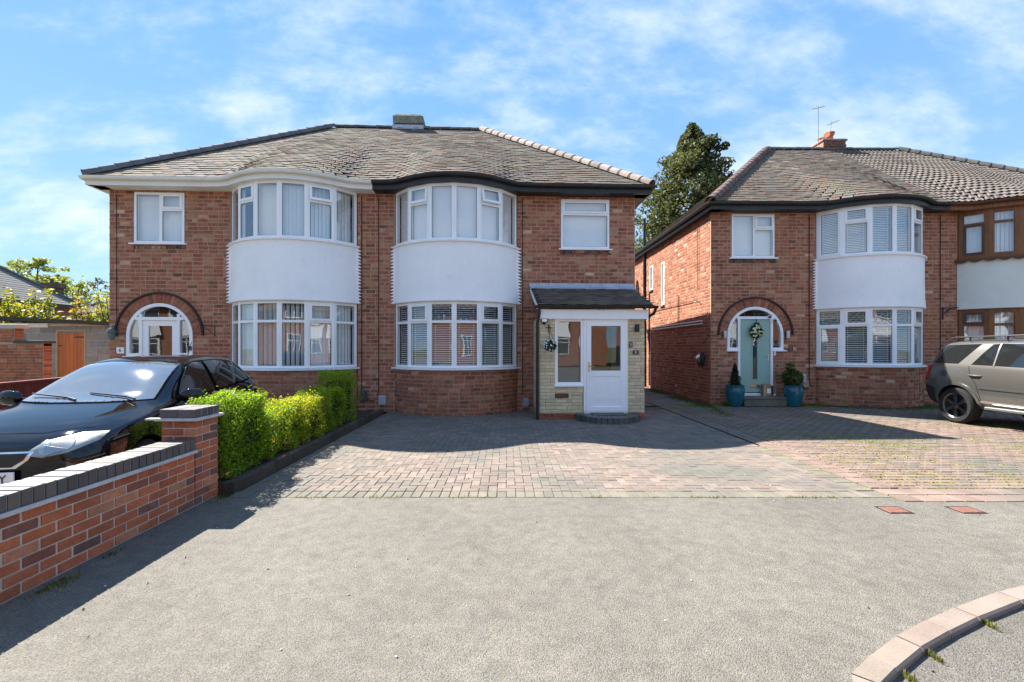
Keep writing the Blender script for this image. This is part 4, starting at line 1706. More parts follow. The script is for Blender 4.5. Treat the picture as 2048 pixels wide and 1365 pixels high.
for xm in ((a + s + .09, (a + b) / 2 - .05), ((a + b) / 2 + .05, b - s - .09)):
    for (e, f_) in ((0.0, .004), (.022, .010)):
        dl.box(xm[0] + e, xm[1] - e, y0 + .016 - f_, y0 + .016 - f_ + .004, c + .24 + e, gz - .22 - e)
pdoor = dl.build('door', M['pvc_door'], h8, recalc=False)
g = MB()
g.box(a + s - .003, b - s + .003, y0 + .02, y0 + .032, gz - .003, d - s + .003)
g.build('pane', GL, pdoor)
gk = MB()
for bx in ((a + s, a + s + .008, gz, d - s), (b - s - .008, b - s, gz, d - s), (a + s, b - s, gz, gz + .008), (a + s, b - s, d - s - .008, d - s)):
    gk.box(bx[0], bx[1], y0 + .012, y0 + .019, bx[2], bx[3])
gk.build('gasket', M['black_plastic'], pdoor)
hd = MB()
hd.box(a + .035, a + .065, y0 - .01, y0 - .001, 1.03, 1.25)
hd.tube([(a + .05, y0 - .01, 1.16), (a + .05, y0 - .045, 1.16), (a + .16, y0 - .045, 1.155)], .009, 8)
hd.build('handle', M['gold'], pdoor, smooth=True)
lp = MB((.2, .1, .06))
lp.box(4.10, 4.40, PF - .02, PF - .001, .46, .565)
lp.box(4.13, 4.37, PF - .026, PF - .0205, .48, .545)
lp.build('letter_plate', mat('bronze_plate', (0.12, 0.055, 0.035), .5, .4, grain=(30, .2)), porch)
# lean-to porch roof
pe, pt = Vector((0, PF - .17, 2.485)), Vector((0, -.005, 3.06))
up_ = (pt - pe)
rl = up_.length
uv = up_.normalized()
zv = Vector((1, 0, 0)).cross(uv)
rd = MB()
rd.add([(px0 - .06, pe.y, pe.z - .01), (px1 + .16, pe.y, pe.z - .01), (px1 + .16, pt.y, pt.z - .01), (px0 - .06, pt.y, pt.z - .01),
        (px0 - .06, pe.y, pe.z - .06), (px1 + .16, pe.y, pe.z - .06), (px1 + .16, pt.y, pt.z - .06), (px0 - .06, pt.y, pt.z - .06)],
       [(0, 1, 2, 3), (7, 6, 5, 4), (0, 4, 5, 1), (1, 5, 6, 2), (3, 2, 6, 7), (0, 3, 7, 4)])
proof = rd.build('porch_roof', M['felt'], h8)
PT = [((0.15, 0.115, 0.098), 5), ((0.17, 0.125, 0.105), 4), ((0.12, 0.095, 0.085), 4), ((0.2, 0.15, 0.12), 1)]
ms = tile_variants('porchtile', PT, 0.161, 0.15, 0.012)
rg = random.Random(5)
for r in range(int(rl / .1)):
    x = px0 - .06 + .0825 + (.0825 if r % 2 else 0)
    while x < px1 + .16 - .03:
        p = Vector((x, pe.y, pe.z)) + uv * (r * .1 - .03)
        inst('porch_tile', rg.choice(ms), proof, frame((1, 0, 0), uv, zv, p))
        x += .165
mb = MB()
mb.add([(px0 - .1, -.012, 3.165), (px1 + .2, -.012, 3.165), (px1 + .2, -.03, 3.085), (px0 - .1, -.03, 3.085), (px1 + .2, -.21, 3.025), (px0 - .1, -.21, 3.025), (px0 - .1, -.21, 3.0), (px1 + .2, -.21, 3.0)],
       [(0, 1, 2, 3), (3, 2, 4, 5), (5, 4, 7, 6)])
mb.build('flashing', M['flashing'], h8)
mb = MB()
mb.box(px0 + .0, px1 + .06, PF - .075, PF - .045, pz - .01, 2.395)
mb.box(px0 + .0, px1 + .06, PF - .046, PF - .001, pz - .005, pz + .01)
mb.build('porch_fascia', M['pvc'], h8)
mb = MB((.8, .8, .78))
prism(mb, [(PF - .15, 2.40), (PF - .15, 2.47), (-.01, 3.04), (-.01, 2.95)], px0 - .085, px0 - .062, None, frame((0, 1, 0), (1, 0, 0), (0, 0, 1), (0, 0, 0)))
mb.build('barge_board', M['white_paint'], h8)
gp = [(.055 * math.cos(math.pi * i / 8), 2.475 - .06 * math.sin(math.pi * i / 8)) for i in range(9)] + [(-.042, 2.475), (0, 2.44), (.042, 2.475)]
gu = MB()
gu.sweep([(px0 - .13, PF - .15, 0, -1), (px1 + .24, PF - .15, 0, -1)], gp)
gu.build('porch_gutter', M['black_plastic'], h8, smooth=True)
for x in (px0 + .58, px0 + 1.4, px1 - .05):
    mb = MB()
    mb.box(x - .012, x + .012, PF - .21, PF - .076, 2.40, 2.49)
    mb.build('gutter_bracket', M['black_plastic'], h8)
pipe(h8, 'downpipe', [(px0 - .03, PF - .15, 2.43), (px0 - .03, PF - .15, 2.30), (px0 - .06, PF - .05, 2.10), (px0 - .06, PF - .05, 0.0)], .034, M['black_plastic'], 10)
pipe(h8, 'downpipe', [(px1 + .2, PF - .15, 2.43), (px1 + .18, PF - .1, 2.32), (px1 + .08, PF + .2, 2.2), (px1 + .07, PF + 1.2, 2.15)], .03, M['black_plastic'], 10)
# bow-fronted brick step
scx, shw, sdp = 5.24, .70, .72
st = MB((.06, .06, .058))
pts = [(scx + (shw - .1) * math.cos(math.pi + math.pi * i / 24), PF - .02 + (sdp - .1) * math.sin(math.pi + math.pi * i / 24)) for i in range(25)]
n = len(pts)
st.add([(p[0], p[1], .12) for p in pts] + [(p[0], p[1], 0) for p in pts], [tuple(range(n))] + [(i, i + 1, n + i + 1, n + i) for i in range(n - 1)])
step = st.build('door_step', M['concrete'], h8)
STEP = [((0.075, 0.078, 0.072), 5), ((0.06, 0.062, 0.06), 4), ((0.095, 0.095, 0.085), 2)]
k = 19
for i in range(k):
    a0, a1 = math.pi + math.pi * (i + .05) / k, math.pi + math.pi * (i + .95) / k
    mb = MB(pick(STEP, rg))
    f = lambda a, e: (scx + (shw - e) * math.cos(a), PF - .02 + (sdp - e) * math.sin(a))
    q = [f(a0, 0.0), f(a1, 0.0), f(a1, .2), f(a0, .2)]
    q2 = [f(a0, .012), f(a1, .012), f(a1, .2), f(a0, .2)]
    mb.add([(*p, 0) for p in q] + [(*p, .118) for p in q] + [(*p, .132) for p in q2], [(0, 1, 5, 4), (1, 2, 6, 5), (2, 3, 7, 6), (3, 0, 4, 7), (4, 5, 9, 8), (5, 6, 10, 9), (6, 7, 11, 10), (7, 4, 8, 11), (8, 9, 10, 11)])
    mb.build('step_brick', M['blue_brick'], step, recalc=False)

# teal-door house
h10 = thing('semi_detached_house', 'red brick house with pale green arched front door, sunlit side wall and twin blue pots', 'house', OB, YB, GH)
A10 = dict(cx=-5.23, r=0.79, zs=1.92, zside=1.50, wd=0.49, ring=0.23)
up10 = [dict(pat='C', blind=half), dict(pat='T', blind=half), dict(pat='F', blind=half), dict(pat='F', blind=half), dict(pat='T', blind=half), dict(pat='F', blind=half)]
LL = M['lead_light']
lo10 = [dict(pat='TC', lead='top', leadm=LL), dict(pat='T', lead='top', leadm=LL), dict(pat='TF', lead='top', leadm=LL), dict(pat='TF', lead='top', leadm=LL), dict(pat='T'), dict(pat='TF')]
for s in lo10:
    s.update(blind=open_, glass=GL, split=.70)
pc, apron = build_bay(h10, None, -2.03, M['pvc'], up10, lo10, M['render'], teeth=(True, False), cam_local=camB, rng=random.Random(10))
eaveB = Eave([-2.03, 1.98])
SW = [(3.55, 3.85, 3.1, 4.65), (4.75, 5.15, 3.8, 4.75)]
w10 = build_shell(h10, -6.47, 0.0, [(-5.90, -4.68, 4.06, 5.29)], A10, -1, camB, '10', pc, -2.03, side_rects=SW)
window(h10, (-5.89, .02), (-4.69, .02), 4.07, 5.28, 'D', blind=('h', 80, .045), split=.66, vs=.52)
mb = MB((.84, .85, .87))
mb.box(-5.98, -4.61, -0.07, 0.0, 4.035, 4.065)
mb.build('window_sill', M['pvc'], h10)
brick_row(h10, -5.95, -4.64, 3.92, 4.03, DARK_TONES[:3])
for (a, b, c, d) in SW:
    window(h10, (-6.44, b), (-6.44, a), c, d, 'F', f=.06, blind=('h', 60, .05))
    mb = MB((.3, .2, .15))
    mb.box(-6.53, -6.44, a - .03, b + .03, c - .05, c)
    mb.build('window_sill', M['concrete'], h10)
arch_ring(h10, A10, BRICK_TONES[1:5])
arch_entry(h10, A10, 0.30, 2.36, 0.425, M['teal_door'], 'slot')
mb = MB((.84, .85, .87))
mb.box(-5.70, -4.76, -.03, .05, .22, .305)
mb.build('door_threshold', M['pvc'], h10)
mb = MB((.17, .14, .12))
mb.cbox(-5.80, -4.66, -.50, 0.0, 0, .20, .015)
mb.cbox(-5.83, -4.63, -.53, 0.0, .201, .235, .008)
mb.build('door_step', M['concrete'], h10)
build_roof(h10, -EX, -0.05, eaveB, -1, M['black_paint'], M['black_paint'], camB, (0.15, 0.10, 0.09), (0.14, 0.12, 0.10))
pipe(h10, 'cable', [(-3.72, -.018, 5.28), (-3.72, -.018, .75), (-3.70, -.03, .5), (-3.84, -.03, .42), (-3.93, -.03, .55)], .011, M['cable'], 6)
pipe(h10, 'cable', [(-.02, -.018, 5.28), (-.02, -.018, .4)], .010, M['cable'], 6)
# services on the sunlit flank
X9 = -6.49
pipe(h10, 'soil_pipe', [(X9 - .03, 5.6, .02), (X9 - .03, 5.6, 6.75)], .055, M['black_plastic'], 12)
pipe(h10, 'waste_pipe', [(X9 - .01, 5.1, 0.1), (X9 - .01, 5.1, 3.7)], .022, M['black_plastic'], 8)
for z in (2.34, 2.26):
    pipe(h10, 'conduit', [(X9 - .02, .45, z), (X9 - .02, 4.9, z)], .021, M['white_paint'], 8)
pipe(h10, 'conduit', [(X9 - .02, 4.9, 2.30), (X9 - .02, 4.9, .1)], .014, M['white_paint'], 6)
pipe(h10, 'cable', [(X9 - .02, 4.8, 2.98), (X9 - .02, .8, 2.97), (X9 - .02, .6, 2.85)], .010, M['cable'], 6)
pipe(h10, 'cable', [(X9 - .02, .75, 5.2), (X9 - .02, .75, 3.3)], .007, M['cable'], 6)
pipe(h10, 'cable', [(X9 - .02, 2.2, 3.3), (X9 - .02, 2.2, 2.35)], .012, M['cable'], 6)
# chimney with two pots
ch = MB()
ch.box(-0.42, 0.42, RY - .1, RY + .55, 8.3, 9.22)
chim = ch.build('chimney', M['mortar'], h10)
rg = random.Random(30)
for zi in range(9):
    z = 8.42 + zi * BC
    for k in range(5):
        a = -0.42 + k * .235 - (.117 if zi % 2 else 0)
        b = min(a + .225, .425)
        a = max(a, -.42)
        if b - a > .04:
            mb = MB(pick([((.17, .085, .065), 2), ((.13, .085, .07), 2)], rg))
            o = .035 if zi in (6, 7) else .012
            mb.box(a, b, RY - .1 - o, RY, z, z + .082)
            mb.build('brick', M['brick'], chim, recalc=False)
mb = MB((.3, .2, .17))
mb.cbox(-.46, .46, RY - .15, RY + .6, 9.2, 9.28, .03)
mb.build('chimney_cap', M['brick'], chim)
mb = MB()
mb.lathe([(.11, 0), (.105, .22), (.13, .24), (.17, .34), (.155, .36), (.12, .36)], 16, (.05, RY + .2, 9.28))
mb.tube([(.0, RY + .2, 9.52), (-.12, RY + .12, 9.53)], [.10, .11], 14)
mb.build('chimney_pot', M['terracotta'], chim, smooth=True)
mb = MB()
mb.lathe([(.115, 0), (.11, .10), (.13, .12), (.12, .14), (.09, .14)], 16, (-.28, RY + .2, 9.28))
mb.build('chimney_pot', M['terracotta'], chim, smooth=True)
mb = MB()
mb.tube([(-.46, RY + .1, 9.0), (-.46, RY + .1, 10.6)], .012, 6)
for i in range(7):
    z = 10.15 + i * .07
    mb.tube([(-.46 + (i - 3) * .06, RY + .1 - .16 + .01 * i, 10.5 + i * .012), (-.46 + (i - 3) * .06, RY + .1 + .16 - .01 * i, 10.5 + i * .012)], .006, 5)
mb.tube([(-.68, RY + .1, 10.47), (-.2, RY + .1, 10.57)], .009, 6)
mb.tube([(.05, RY + .15, 9.6), (.06, RY + .15, 10.05)], .009, 6)
mb.tube([(-.1, RY + .15, 9.9), (.4, RY + .15, 10.1)], .008, 6)
for i in range(5):
    x = .02 + i * .08
    mb.tube([(x, RY, 9.95 + i * .03), (x, RY + .3, 9.95 + i * .03)], .006, 5)
mb.build('aerial', M['metal_grey'], chim)

# brown-framed house
h12 = thing('semi_detached_house', 'house with brown woodgrain bay windows and wavy roof tiles behind the silver car', 'house', OB, YB, GH)
wv = ('v', 15, .084, M['blind'])
up12 = [dict(pat='TC'), dict(pat='TF'), dict(pat='TF'), dict(pat='TC'), dict(pat='TF'), dict(pat='TF')]
lo12 = [dict(pat='T'), dict(pat='TF'), dict(pat='TF'), dict(pat='T'), dict(pat='TF'), dict(pat='TF')]
for s in up12 + lo12:
    s.update(blind=wv, grid=(.28, .72), split=.72, f=.095)
for s in lo12:
    s['glass'] = GL
pc, apron = build_bay(h12, None, 1.98, M['oak'], up12, lo12, M['cream_render'], teeth=(False, False), cam_local=camB, rng=random.Random(12), sash=M['darkbrown'], scallop=True)
w12 = build_shell(h12, 0.0, 6.47, [(4.70, 5.90, 4.06, 5.29)], None, 1, camB, '12', pc, 1.98)
window(h12, (4.71, .02), (5.89, .02), 4.07, 5.28, 'D', M['oak'], blind=wv)
build_roof(h12, -0.05, EX, eaveB, 1, M['darkbrown'], M['oak'], camB, (0.12, 0.12, 0.11), (0.11, 0.11, 0.09), kind='wavy')
mb = MB()
mb.tube([(.30, -.02, 2.68), (.05, -.06, 2.52)], .014, 6)
mb.tube([(.05, -.02, 2.7), (.05, -.02, 2.35)], .014, 6)
mb.tube([(.05, -.02, 2.68), (.22, -.3, 2.66)], .012, 6)
mb.build('basket_bracket', M['black_iron'], h12)


# ------------------------------------------------------------------ front garden wall with pillar
gw = thing('garden_wall', 'red brick garden wall with dark blue coping bricks and a square end pillar', 'wall', (-3.06, 4.42, 0))
GX, GY = -3.06, 4.42
GT = [((0.47, 0.135, 0.062), 7), ((0.39, 0.115, 0.058), 6), ((0.29, 0.10, 0.062), 4), ((0.20, 0.088, 0.066), 2.6), ((0.15, 0.085, 0.07), 1.2), ((0.47, 0.185, 0.10), 2.5)]
mb = MB()
mb.box(-0.215, -0.006, -2.9, -0.002, -.06, .524)
mb.box(-0.322, -0.002, 0.008, 0.342, -.06, .838)
core = mb.build('mortar_core', M['pale_mortar'], gw, recalc=False)
rg = random.Random(44)


def gbrick(x0, x1, y0, y1, z0, z1, tones=GT, material=None, name='brick', ch=0.004):
    mb = MB(pick(tones, rg))
    j = lambda: rg.uniform(-.002, .002)
    x1 += j()
    mb.add([(x0, y0 + ch, z0), (x1 - ch, y0 + ch, z0), (x1, y0 + ch, z0 + ch), (x1, y0 + ch, z1 - ch), (x1 - ch, y0 + ch, z1), (x0, y0 + ch, z1),
            (x0, y1 - ch, z0), (x1 - ch, y1 - ch, z0), (x1, y1 - ch, z0 + ch), (x1, y1 - ch, z1 - ch), (x1 - ch, y1 - ch, z1), (x0, y1 - ch, z1)],
           [(0, 1, 2, 3, 4, 5), (11, 10, 9, 8, 7, 6), (0, 6, 7, 1), (1, 7, 8, 2), (2, 8, 9, 3), (3, 9, 10, 4), (4, 10, 11, 5), (5, 11, 6, 0)])
    return mb.build(name, material or M['garden_brick'], gw, recalc=False)


for r in range(-1, 7):
    z = r * .075
    y = -0.005 - (0.1125 if r % 2 else 0.0)
    if r % 2:
        gbrick(-.1, 0, -0.1125, -0.006, z + .005, z + .070)
    while y > -2.9:
        gbrick(-.1, 0, y - .2195, y - .006, z + .005, z + .070)
        gbrick(-.221, -.12, y - .2195, y - .006, z + .005, z + .070) if r > 4 else None
        y -= .225
for r in range(-1, 11):
    z0, z1 = r * .0762 + .005, r * .0762 + .071
    if r % 2:
        gbrick(-.105, .005, 0.0, .215, z0, z1)
        gbrick(-.33, -.117, 0.0, .1, z0, z1)
        gbrick(-.215, .005, .228, .35, z0, z1)
        gbrick(-.33, -.227, .112, .35, z0, z1)
    else:
        gbrick(-.212, .005, 0.0, .102, z0, z1)
        gbrick(-.33, -.224, 0.0, .215, z0, z1)
        gbrick(-.1, .005, .114, .35, z0, z1)
        gbrick(-.33, -.112, .228, .35, z0, z1)
mb = MB((.5, .48, .46))
mb.cbox(-.26, .034, -2.9, -.003, .526, .552, .004)
mb.cbox(-.37, .042, -.038, .392, .8385, .864, .004)
mb.cbox(-.47, -.37, -.03, .04, .846, .862, .004)
mb.build('creasing', mat('lime_mortar', (.48, .46, .44), .95, .15, grain=[(12, .12), (80, .15)], bump=(50, .5, .006)), gw, recalc=False)
BLUE = [((0.070, 0.065, 0.070), 5), ((0.055, 0.052, 0.058), 4), ((0.085, 0.075, 0.075), 3)]
mj = MB()
mj.box(-.238, .006, -2.9, -.012, .553, .650)
mj.box(-.33, .008, -.004, .355, .865, .943)
mj.build('coping_joints', M['pale_mortar'], gw, recalc=False)
y = -.012
while y > -2.9:
    mb = MB(pick(BLUE, rg))
    mb.cbox(-.245, .014 + rg.uniform(-.002, .002), y - .0655, y, .554, .658 + rg.uniform(-.002, .002), .004)
    mb.build('coping_brick', M['blue_brick'], gw, recalc=False)
    y -= .0758
for i in range(4):
    for k in range(2):
        mb = MB(pick(BLUE, rg))
        mb.cbox(-.338 + k * .178, -.338 + k * .178 + .170, -.012 + i * .0935, -.012 + i * .0935 + .086, .866, .950, .004)
        mb.build('coping_brick', M['blue_brick'], gw, recalc=False)


# ------------------------------------------------------------------ leaves
def leaf_mesh(name, pts, size, colors, material, rng, up=0.35, aspect=0.55):
    """many small pointed leaves at pts (N,3)"""
    n = len(pts)
    nrm = rng.normal(size=(n, 3))
    nrm[:, 2] = np.abs(nrm[:, 2]) + up
    nrm /= np.linalg.norm(nrm, axis=1)[:, None]
    t = rng.normal(size=(n, 3))
    t -= nrm * np.sum(t * nrm, axis=1)[:, None]
    t /= np.linalg.norm(t, axis=1)[:, None]
    b = np.cross(nrm, t)
    s = (size * rng.uniform(.6, 1.35, n))[:, None]
    v = np.empty((n, 4, 3))
    v[:, 0] = pts - t * s * .5
    v[:, 1] = pts + b * s * aspect * .5 + nrm * s * .08
    v[:, 2] = pts + t * s * .5
    v[:, 3] = pts - b * s * aspect * .5 + nrm * s * .08
    me = bpy.data.meshes.new(name)
    me.vertices.add(n * 4)
    me.vertices.foreach_set('co', v.reshape(-1).astype(np.float32))
    me.loops.add(n * 4)
    me.loops.foreach_set('vertex_index', np.arange(n * 4, dtype=np.int32))
    me.polygons.add(n)
    me.polygons.foreach_set('loop_start', np.arange(0, n * 4, 4, dtype=np.int32))
    me.polygons.foreach_set('loop_total', np.full(n, 4, dtype=np.int32))
    me.materials.append(material)
    a = me.color_attributes.new('tone', 'FLOAT_COLOR', 'POINT')
    c = np.ones((n, 4, 4), dtype=np.float32)
    c[:, :, :3] = colors[:, None, :]
    a.data.foreach_set('color', c.reshape(-1))
    me.update(calc_edges=True)
    me.validate()
    return me


def link_mesh(name, me, parent=None, loc=None, kind=None):
    o = bpy.data.objects.new(name, me)
    COL.objects.link(o)
    o.parent = parent
    if loc is not None:
        o.location = loc
    if kind:
        o['kind'] = kind
    return o


def tones_for(n, palette, rng, var=.2):
    p = np.array([c for c, _ in palette])
    w = np.array([q for _, q in palette], dtype=float)
    c = p[rng.choice(len(p), n, p=w / w.sum())]
    return (c * rng.uniform(1 - var, 1 + var, (n, 1))).astype(np.float32)


def box_points(n, dims, rng, shell=.12, rough=.085):
    """points near the sides and top of a clipped box centred on the origin in x, y, standing on z=0"""
    lx, ly, lz = dims
    areas = np.array([ly * lz, ly * lz, lx * lz, lx * lz, lx * ly * 1.3])
    f = rng.choice(5, n, p=areas / areas.sum())
    u, v = rng.uniform(0, 1, n), rng.uniform(0, 1, n)
    d = rng.exponential(shell * .5, n) - .02
    p = np.zeros((n, 3))
    for k in range(5):
        m = f == k
        if k < 2:
            s = -1 if k == 0 else 1
            p[m] = np.stack([s * (lx / 2 - d[m]), (u[m] - .5) * ly, v[m] * lz], 1)
        elif k < 4:
            s = -1 if k == 2 else 1
            p[m] = np.stack([(u[m] - .5) * lx, s * (ly / 2 - d[m]), v[m] * lz], 1)
        else:
            p[m] = np.stack([(u[m] - .5) * lx, (v[m] - .5) * ly, lz - d[m]], 1)
    # lumpy clipped outline and rounded edges
    ph = rng.uniform(0, 6, 6)
    lump = rough * (np.sin(p[:, 1] * 7 + ph[0]) * np.sin(p[:, 2] * 8 + ph[1]) + .7 * np.sin(p[:, 0] * 11 + p[:, 1] * 13 + ph[2]))
    c = np.array([0, 0, lz * .5])
    dirn = p - c
    dirn /= np.linalg.norm(dirn, axis=1)[:, None] + 1e-6
    p = p + dirn * lump[:, None] * .8
    e = np.minimum(lx / 2 - np.abs(p[:, 0]), .0) + np.minimum(ly / 2 - np.abs(p[:, 1]), 0)
    top = np.clip((p[:, 2] - lz * .75) / (lz * .25), 0, 1)
    p[:, 0] *= 1 - .10 * top
    p += rng.normal(0, .012, p.shape)
    low = p[:, 2] < .02
    p[low, 2] = rng.uniform(.02, .1, low.sum())
    return p


GREEN_H = [((0.17, 0.29, 0.018), 5), ((0.23, 0.35, 0.02), 4), ((0.11, 0.21, 0.016), 3), ((0.27, 0.37, 0.025), 2)]
YELL_H = [((0.36, 0.38, 0.022), 5), ((0.27, 0.35, 0.022), 4), ((0.46, 0.42, 0.04), 2), ((0.16, 0.26, 0.018), 2)]


def hedge(name, label, loc, dims, pal, n, seed, leafsize=.031, group='clipped hedge plants along the kerb'):
    rng = np.random.default_rng(seed)
    t = thing(name, label, 'hedge', loc, 0, group)
    p = box_points(n, dims, rng)
    # top shoots
    k = n // 14
    s = np.stack([rng.uniform(-.45, .45, k) * dims[0], rng.uniform(-.48, .48, k) * dims[1], dims[2] + rng.exponential(.026, k)], 1)
    p = np.concatenate([p, s])
    me = leaf_mesh('foliage', p, leafsize, tones_for(len(p), pal, rng), M['leaf_pale'], rng, .3)
    link_mesh('foliage', me, t)
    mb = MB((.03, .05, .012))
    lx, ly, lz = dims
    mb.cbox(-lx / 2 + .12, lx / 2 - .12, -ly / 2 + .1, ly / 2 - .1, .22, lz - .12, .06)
    mb.build('hedge_core', mat('dark_core_green', (.035, .05, .015), .95, .1, grain=(30, .5)), t)  # dark green core box, blocks the view through the leaves
    mb = MB((.1, .08, .05))
    r2 = random.Random(seed)
    for i in range(int(ly * 16)):
        x, y = r2.uniform(-.4, .4) * lx, r2.uniform(-.46, .46) * ly
        mb.tube([(x, y, 0), (x + r2.uniform(-.05, .05), y + r2.uniform(-.05, .05), .2), (x + r2.uniform(-.1, .1), y + r2.uniform(-.1, .1), .42)], [.010, .007, .005], 5)
    mb.build('stems', M['bark'], t, kind='stuff', recalc=False)
    return t


hz0 = 0.10
hedge('hedge', 'bright green clipped hedge block right behind the brick pillar', (-3.27, 5.36, hz0), (.42, .96, .84), GREEN_H, 15000, 1)
hedge('hedge', 'low green clipped hedge block with a yellowish top, second from the brick pillar', (-3.34, 6.32, hz0), (.54, 1.0, .56), YELL_H[:2] + GREEN_H[:3], 11000, 2)
hedge('hedge', 'yellow-green clipped hedge block in the middle of the row', (-3.33, 7.25, hz0), (.54, .92, .62), YELL_H, 9000, 3)
hedge('hedge', 'green clipped hedge block beside the raised leafy cube', (-3.34, 8.12, hz0), (.54, .9, .68), GREEN_H + YELL_H[:2], 8000, 4)
hedge('hedge', 'tall green hedge cube nearest the house wall, standing above the rest of the row', (-3.36, 8.95, hz0), (.58, .72, .92), GREEN_H[:2] + GREEN_H[3:] + YELL_H[1:2], 8000, 5)
rng = np.random.default_rng(77)
t = thing('variegated_shrub', 'cream-edged variegated shrub between the black car and the hedge', 'shrub', (-3.92, 6.3, 0))
n = 900
p = np.stack([rng.normal(0, .16, n), rng.normal(0, .2, n), rng.uniform(.35, 1.0, n)], 1)
p[:, 2] -= (p[:, 0] ** 2 + p[:, 1] ** 2) * 1.6
link_mesh('foliage', leaf_mesh('foliage', p, .07, tones_for(n, [((.42, .45, .2), 3), ((.2, .3, .06), 3), ((.5, .5, .3), 1)], rng), M['leaf'], rng, .5, .4), t)
mb = MB()
for i in range(7):
    mb.tube([(0, 0, 0), (math.sin(i) * .08, math.cos(i) * .1, .45), (math.sin(i) * .18, math.cos(i) * .22, .8)], [.012, .008, .004], 5)
mb.build('stems', M['bark'], t)

# edging kerb and soil strip below the hedge
ek = thing('kerb_edging', 'x', 'x', (-2.95, 4.78, 0))
del ek['label'], ek['category']
ek['kind'] = 'structure'
y = 0.0
i = 0
while y < 5.55:
    mb = MB(jit((.085, .07, .055), .18))
    mb.cbox(-.055, .05 + RNG.uniform(-.004, .004), y + .003, y + .447, -.06, .135 + RNG.uniform(-.006, .006), .015)
    mb.build('edging_stone', M['edging'], ek)
    y += .45
sheet('planting_bed', [(-3.7, 4.78), (-3.0, 4.78), (-3.0, 10.5), (-3.7, 10.5)], .10, M['soil'], thick=.15)

# ------------------------------------------------------------------ weeds and moss: nobody could count them
def blades(name, pts, h, palette, seed, kind='stuff', w=.012, lean=.5):
    rng = np.random.default_rng(seed)
    n = len(pts)
    a = rng.uniform(0, 2 * math.pi, n)
    hh = h * rng.uniform(.4, 1.3, n)
    dx, dy = np.cos(a), np.sin(a)
    le = rng.uniform(0, lean, n) * hh
    v = np.empty((n, 3, 3))
    ww = w * rng.uniform(.6, 1.4, n)
    v[:, 0] = pts + np.stack([-dy * ww / 2, dx * ww / 2, np.zeros(n)], 1)
    v[:, 1] = pts + np.stack([dy * ww / 2, -dx * ww / 2, np.zeros(n)], 1)
    v[:, 2] = pts + np.stack([dx * le, dy * le, hh], 1)
    me = bpy.data.meshes.new(name)
    me.from_pydata(v.reshape(-1, 3).tolist(), [], np.arange(n * 3).reshape(-1, 3).tolist())
    me.materials.append(M['leaf_pale'])
    at = me.color_attributes.new('tone', 'FLOAT_COLOR', 'POINT')
    c = np.ones((n, 3, 4), dtype=np.float32)
    c[:, :, :3] = tones_for(n, palette, rng, .3)[:, None, :]
    at.data.foreach_set('color', c.reshape(-1))
    me.update()
    return link_mesh(name, me, None, None, kind)


rng = np.random.default_rng(9)
MOSSP = [((.26, .27, .05), 4), ((.18, .22, .04), 3), ((.33, .30, .08), 3), ((.36, .30, .13), 1)]
pts = []
for _ in range(130000):
    x = rng.uniform(XR + .4, 15.2)
    r = rng.integers(0, 62)
    y = 4.98 + r * .111 + rng.normal(0, .006) - .004
    nz = mnoise.noise((x * .55, y * .8, 3.1)) + .5 * mnoise.noise((x * 1.7, y * 2.2, 7.7))
    wgt = math.exp(-((x - 7.2) / 2.6) ** 2 - ((y - 6.4) / 1.9) ** 2) * 1.3 + math.exp(-((x - 9.5) / 1.6) ** 2 - ((y - 8.3) / .7) ** 2) * .8 + .06
    if rng.random() < wgt * 1.5 * (0.30 + 1.6 * nz):
        pts.append((x, y, -.006))
blades('moss', np.array(pts), .016, MOSSP, 10, w=.03)
pts = []
for _ in range(11000):                       # grass along the foot of the walls
    k = rng.random()
    if k < .55:
        x = rng.uniform(5.9, 12.4)
        y = 12.45 - abs(rng.normal(0, .28)) + .013 * (x - 5.9)
        if 6.4 < x < 7.6 and y > 12.0:
            continue
        if 8.7 < x < 11.6:
            y -= max(0, .9 - .38 * abs(x - 10.1) ** 1.3)
    else:
        y = rng.uniform(10.2, 17)
        x = 5.58 - abs(rng.normal(0, .22)) - max(0, 12.4 - y) * .15
    if mnoise.noise((x * .9, y * .9, 1.3)) + rng.uniform(-.25, .45) > 0:
        pts.append((x, y, -.008))
blades('grass', np.array(pts), .04, [((.06, .115, .02), 4), ((.09, .15, .025), 3), ((.12, .15, .04), 1)], 12, w=.016)
pts = []
cl = [(-2.99, 2.95, .07, 160), (-3.0, 4.7, .09, 120), (-2.98, 4.84, .05, 60), (-2.99, 3.4, .04, 40)]
cl += [(q[0] + .02, q[1] - .02, .028, 55) for q in (K_IN[5], K_IN[6], K_IN[7], K_IN[9], K_IN[10])]
for (cx, cy, s, n) in cl:
    for _ in range(n):
        pts.append((cx + abs(rng.normal(0, s)) * .7, cy + rng.normal(0, s), -.03 if cy < 2.9 and cx > 0 else -.004))
for _ in range(900):                        # along the joint between paving and tarmac
    x = rng.uniform(-2.2, 3.9)
    if mnoise.noise((x * 2.1, 0, 5.5)) > .12:
        pts.append((x, 4.68 + rng.normal(0, .014), -.006))
blades('weeds', np.array(pts), .026, [((.15, .17, .05), 3), ((.24, .22, .09), 3), ((.10, .12, .03), 2)], 13, w=.010)
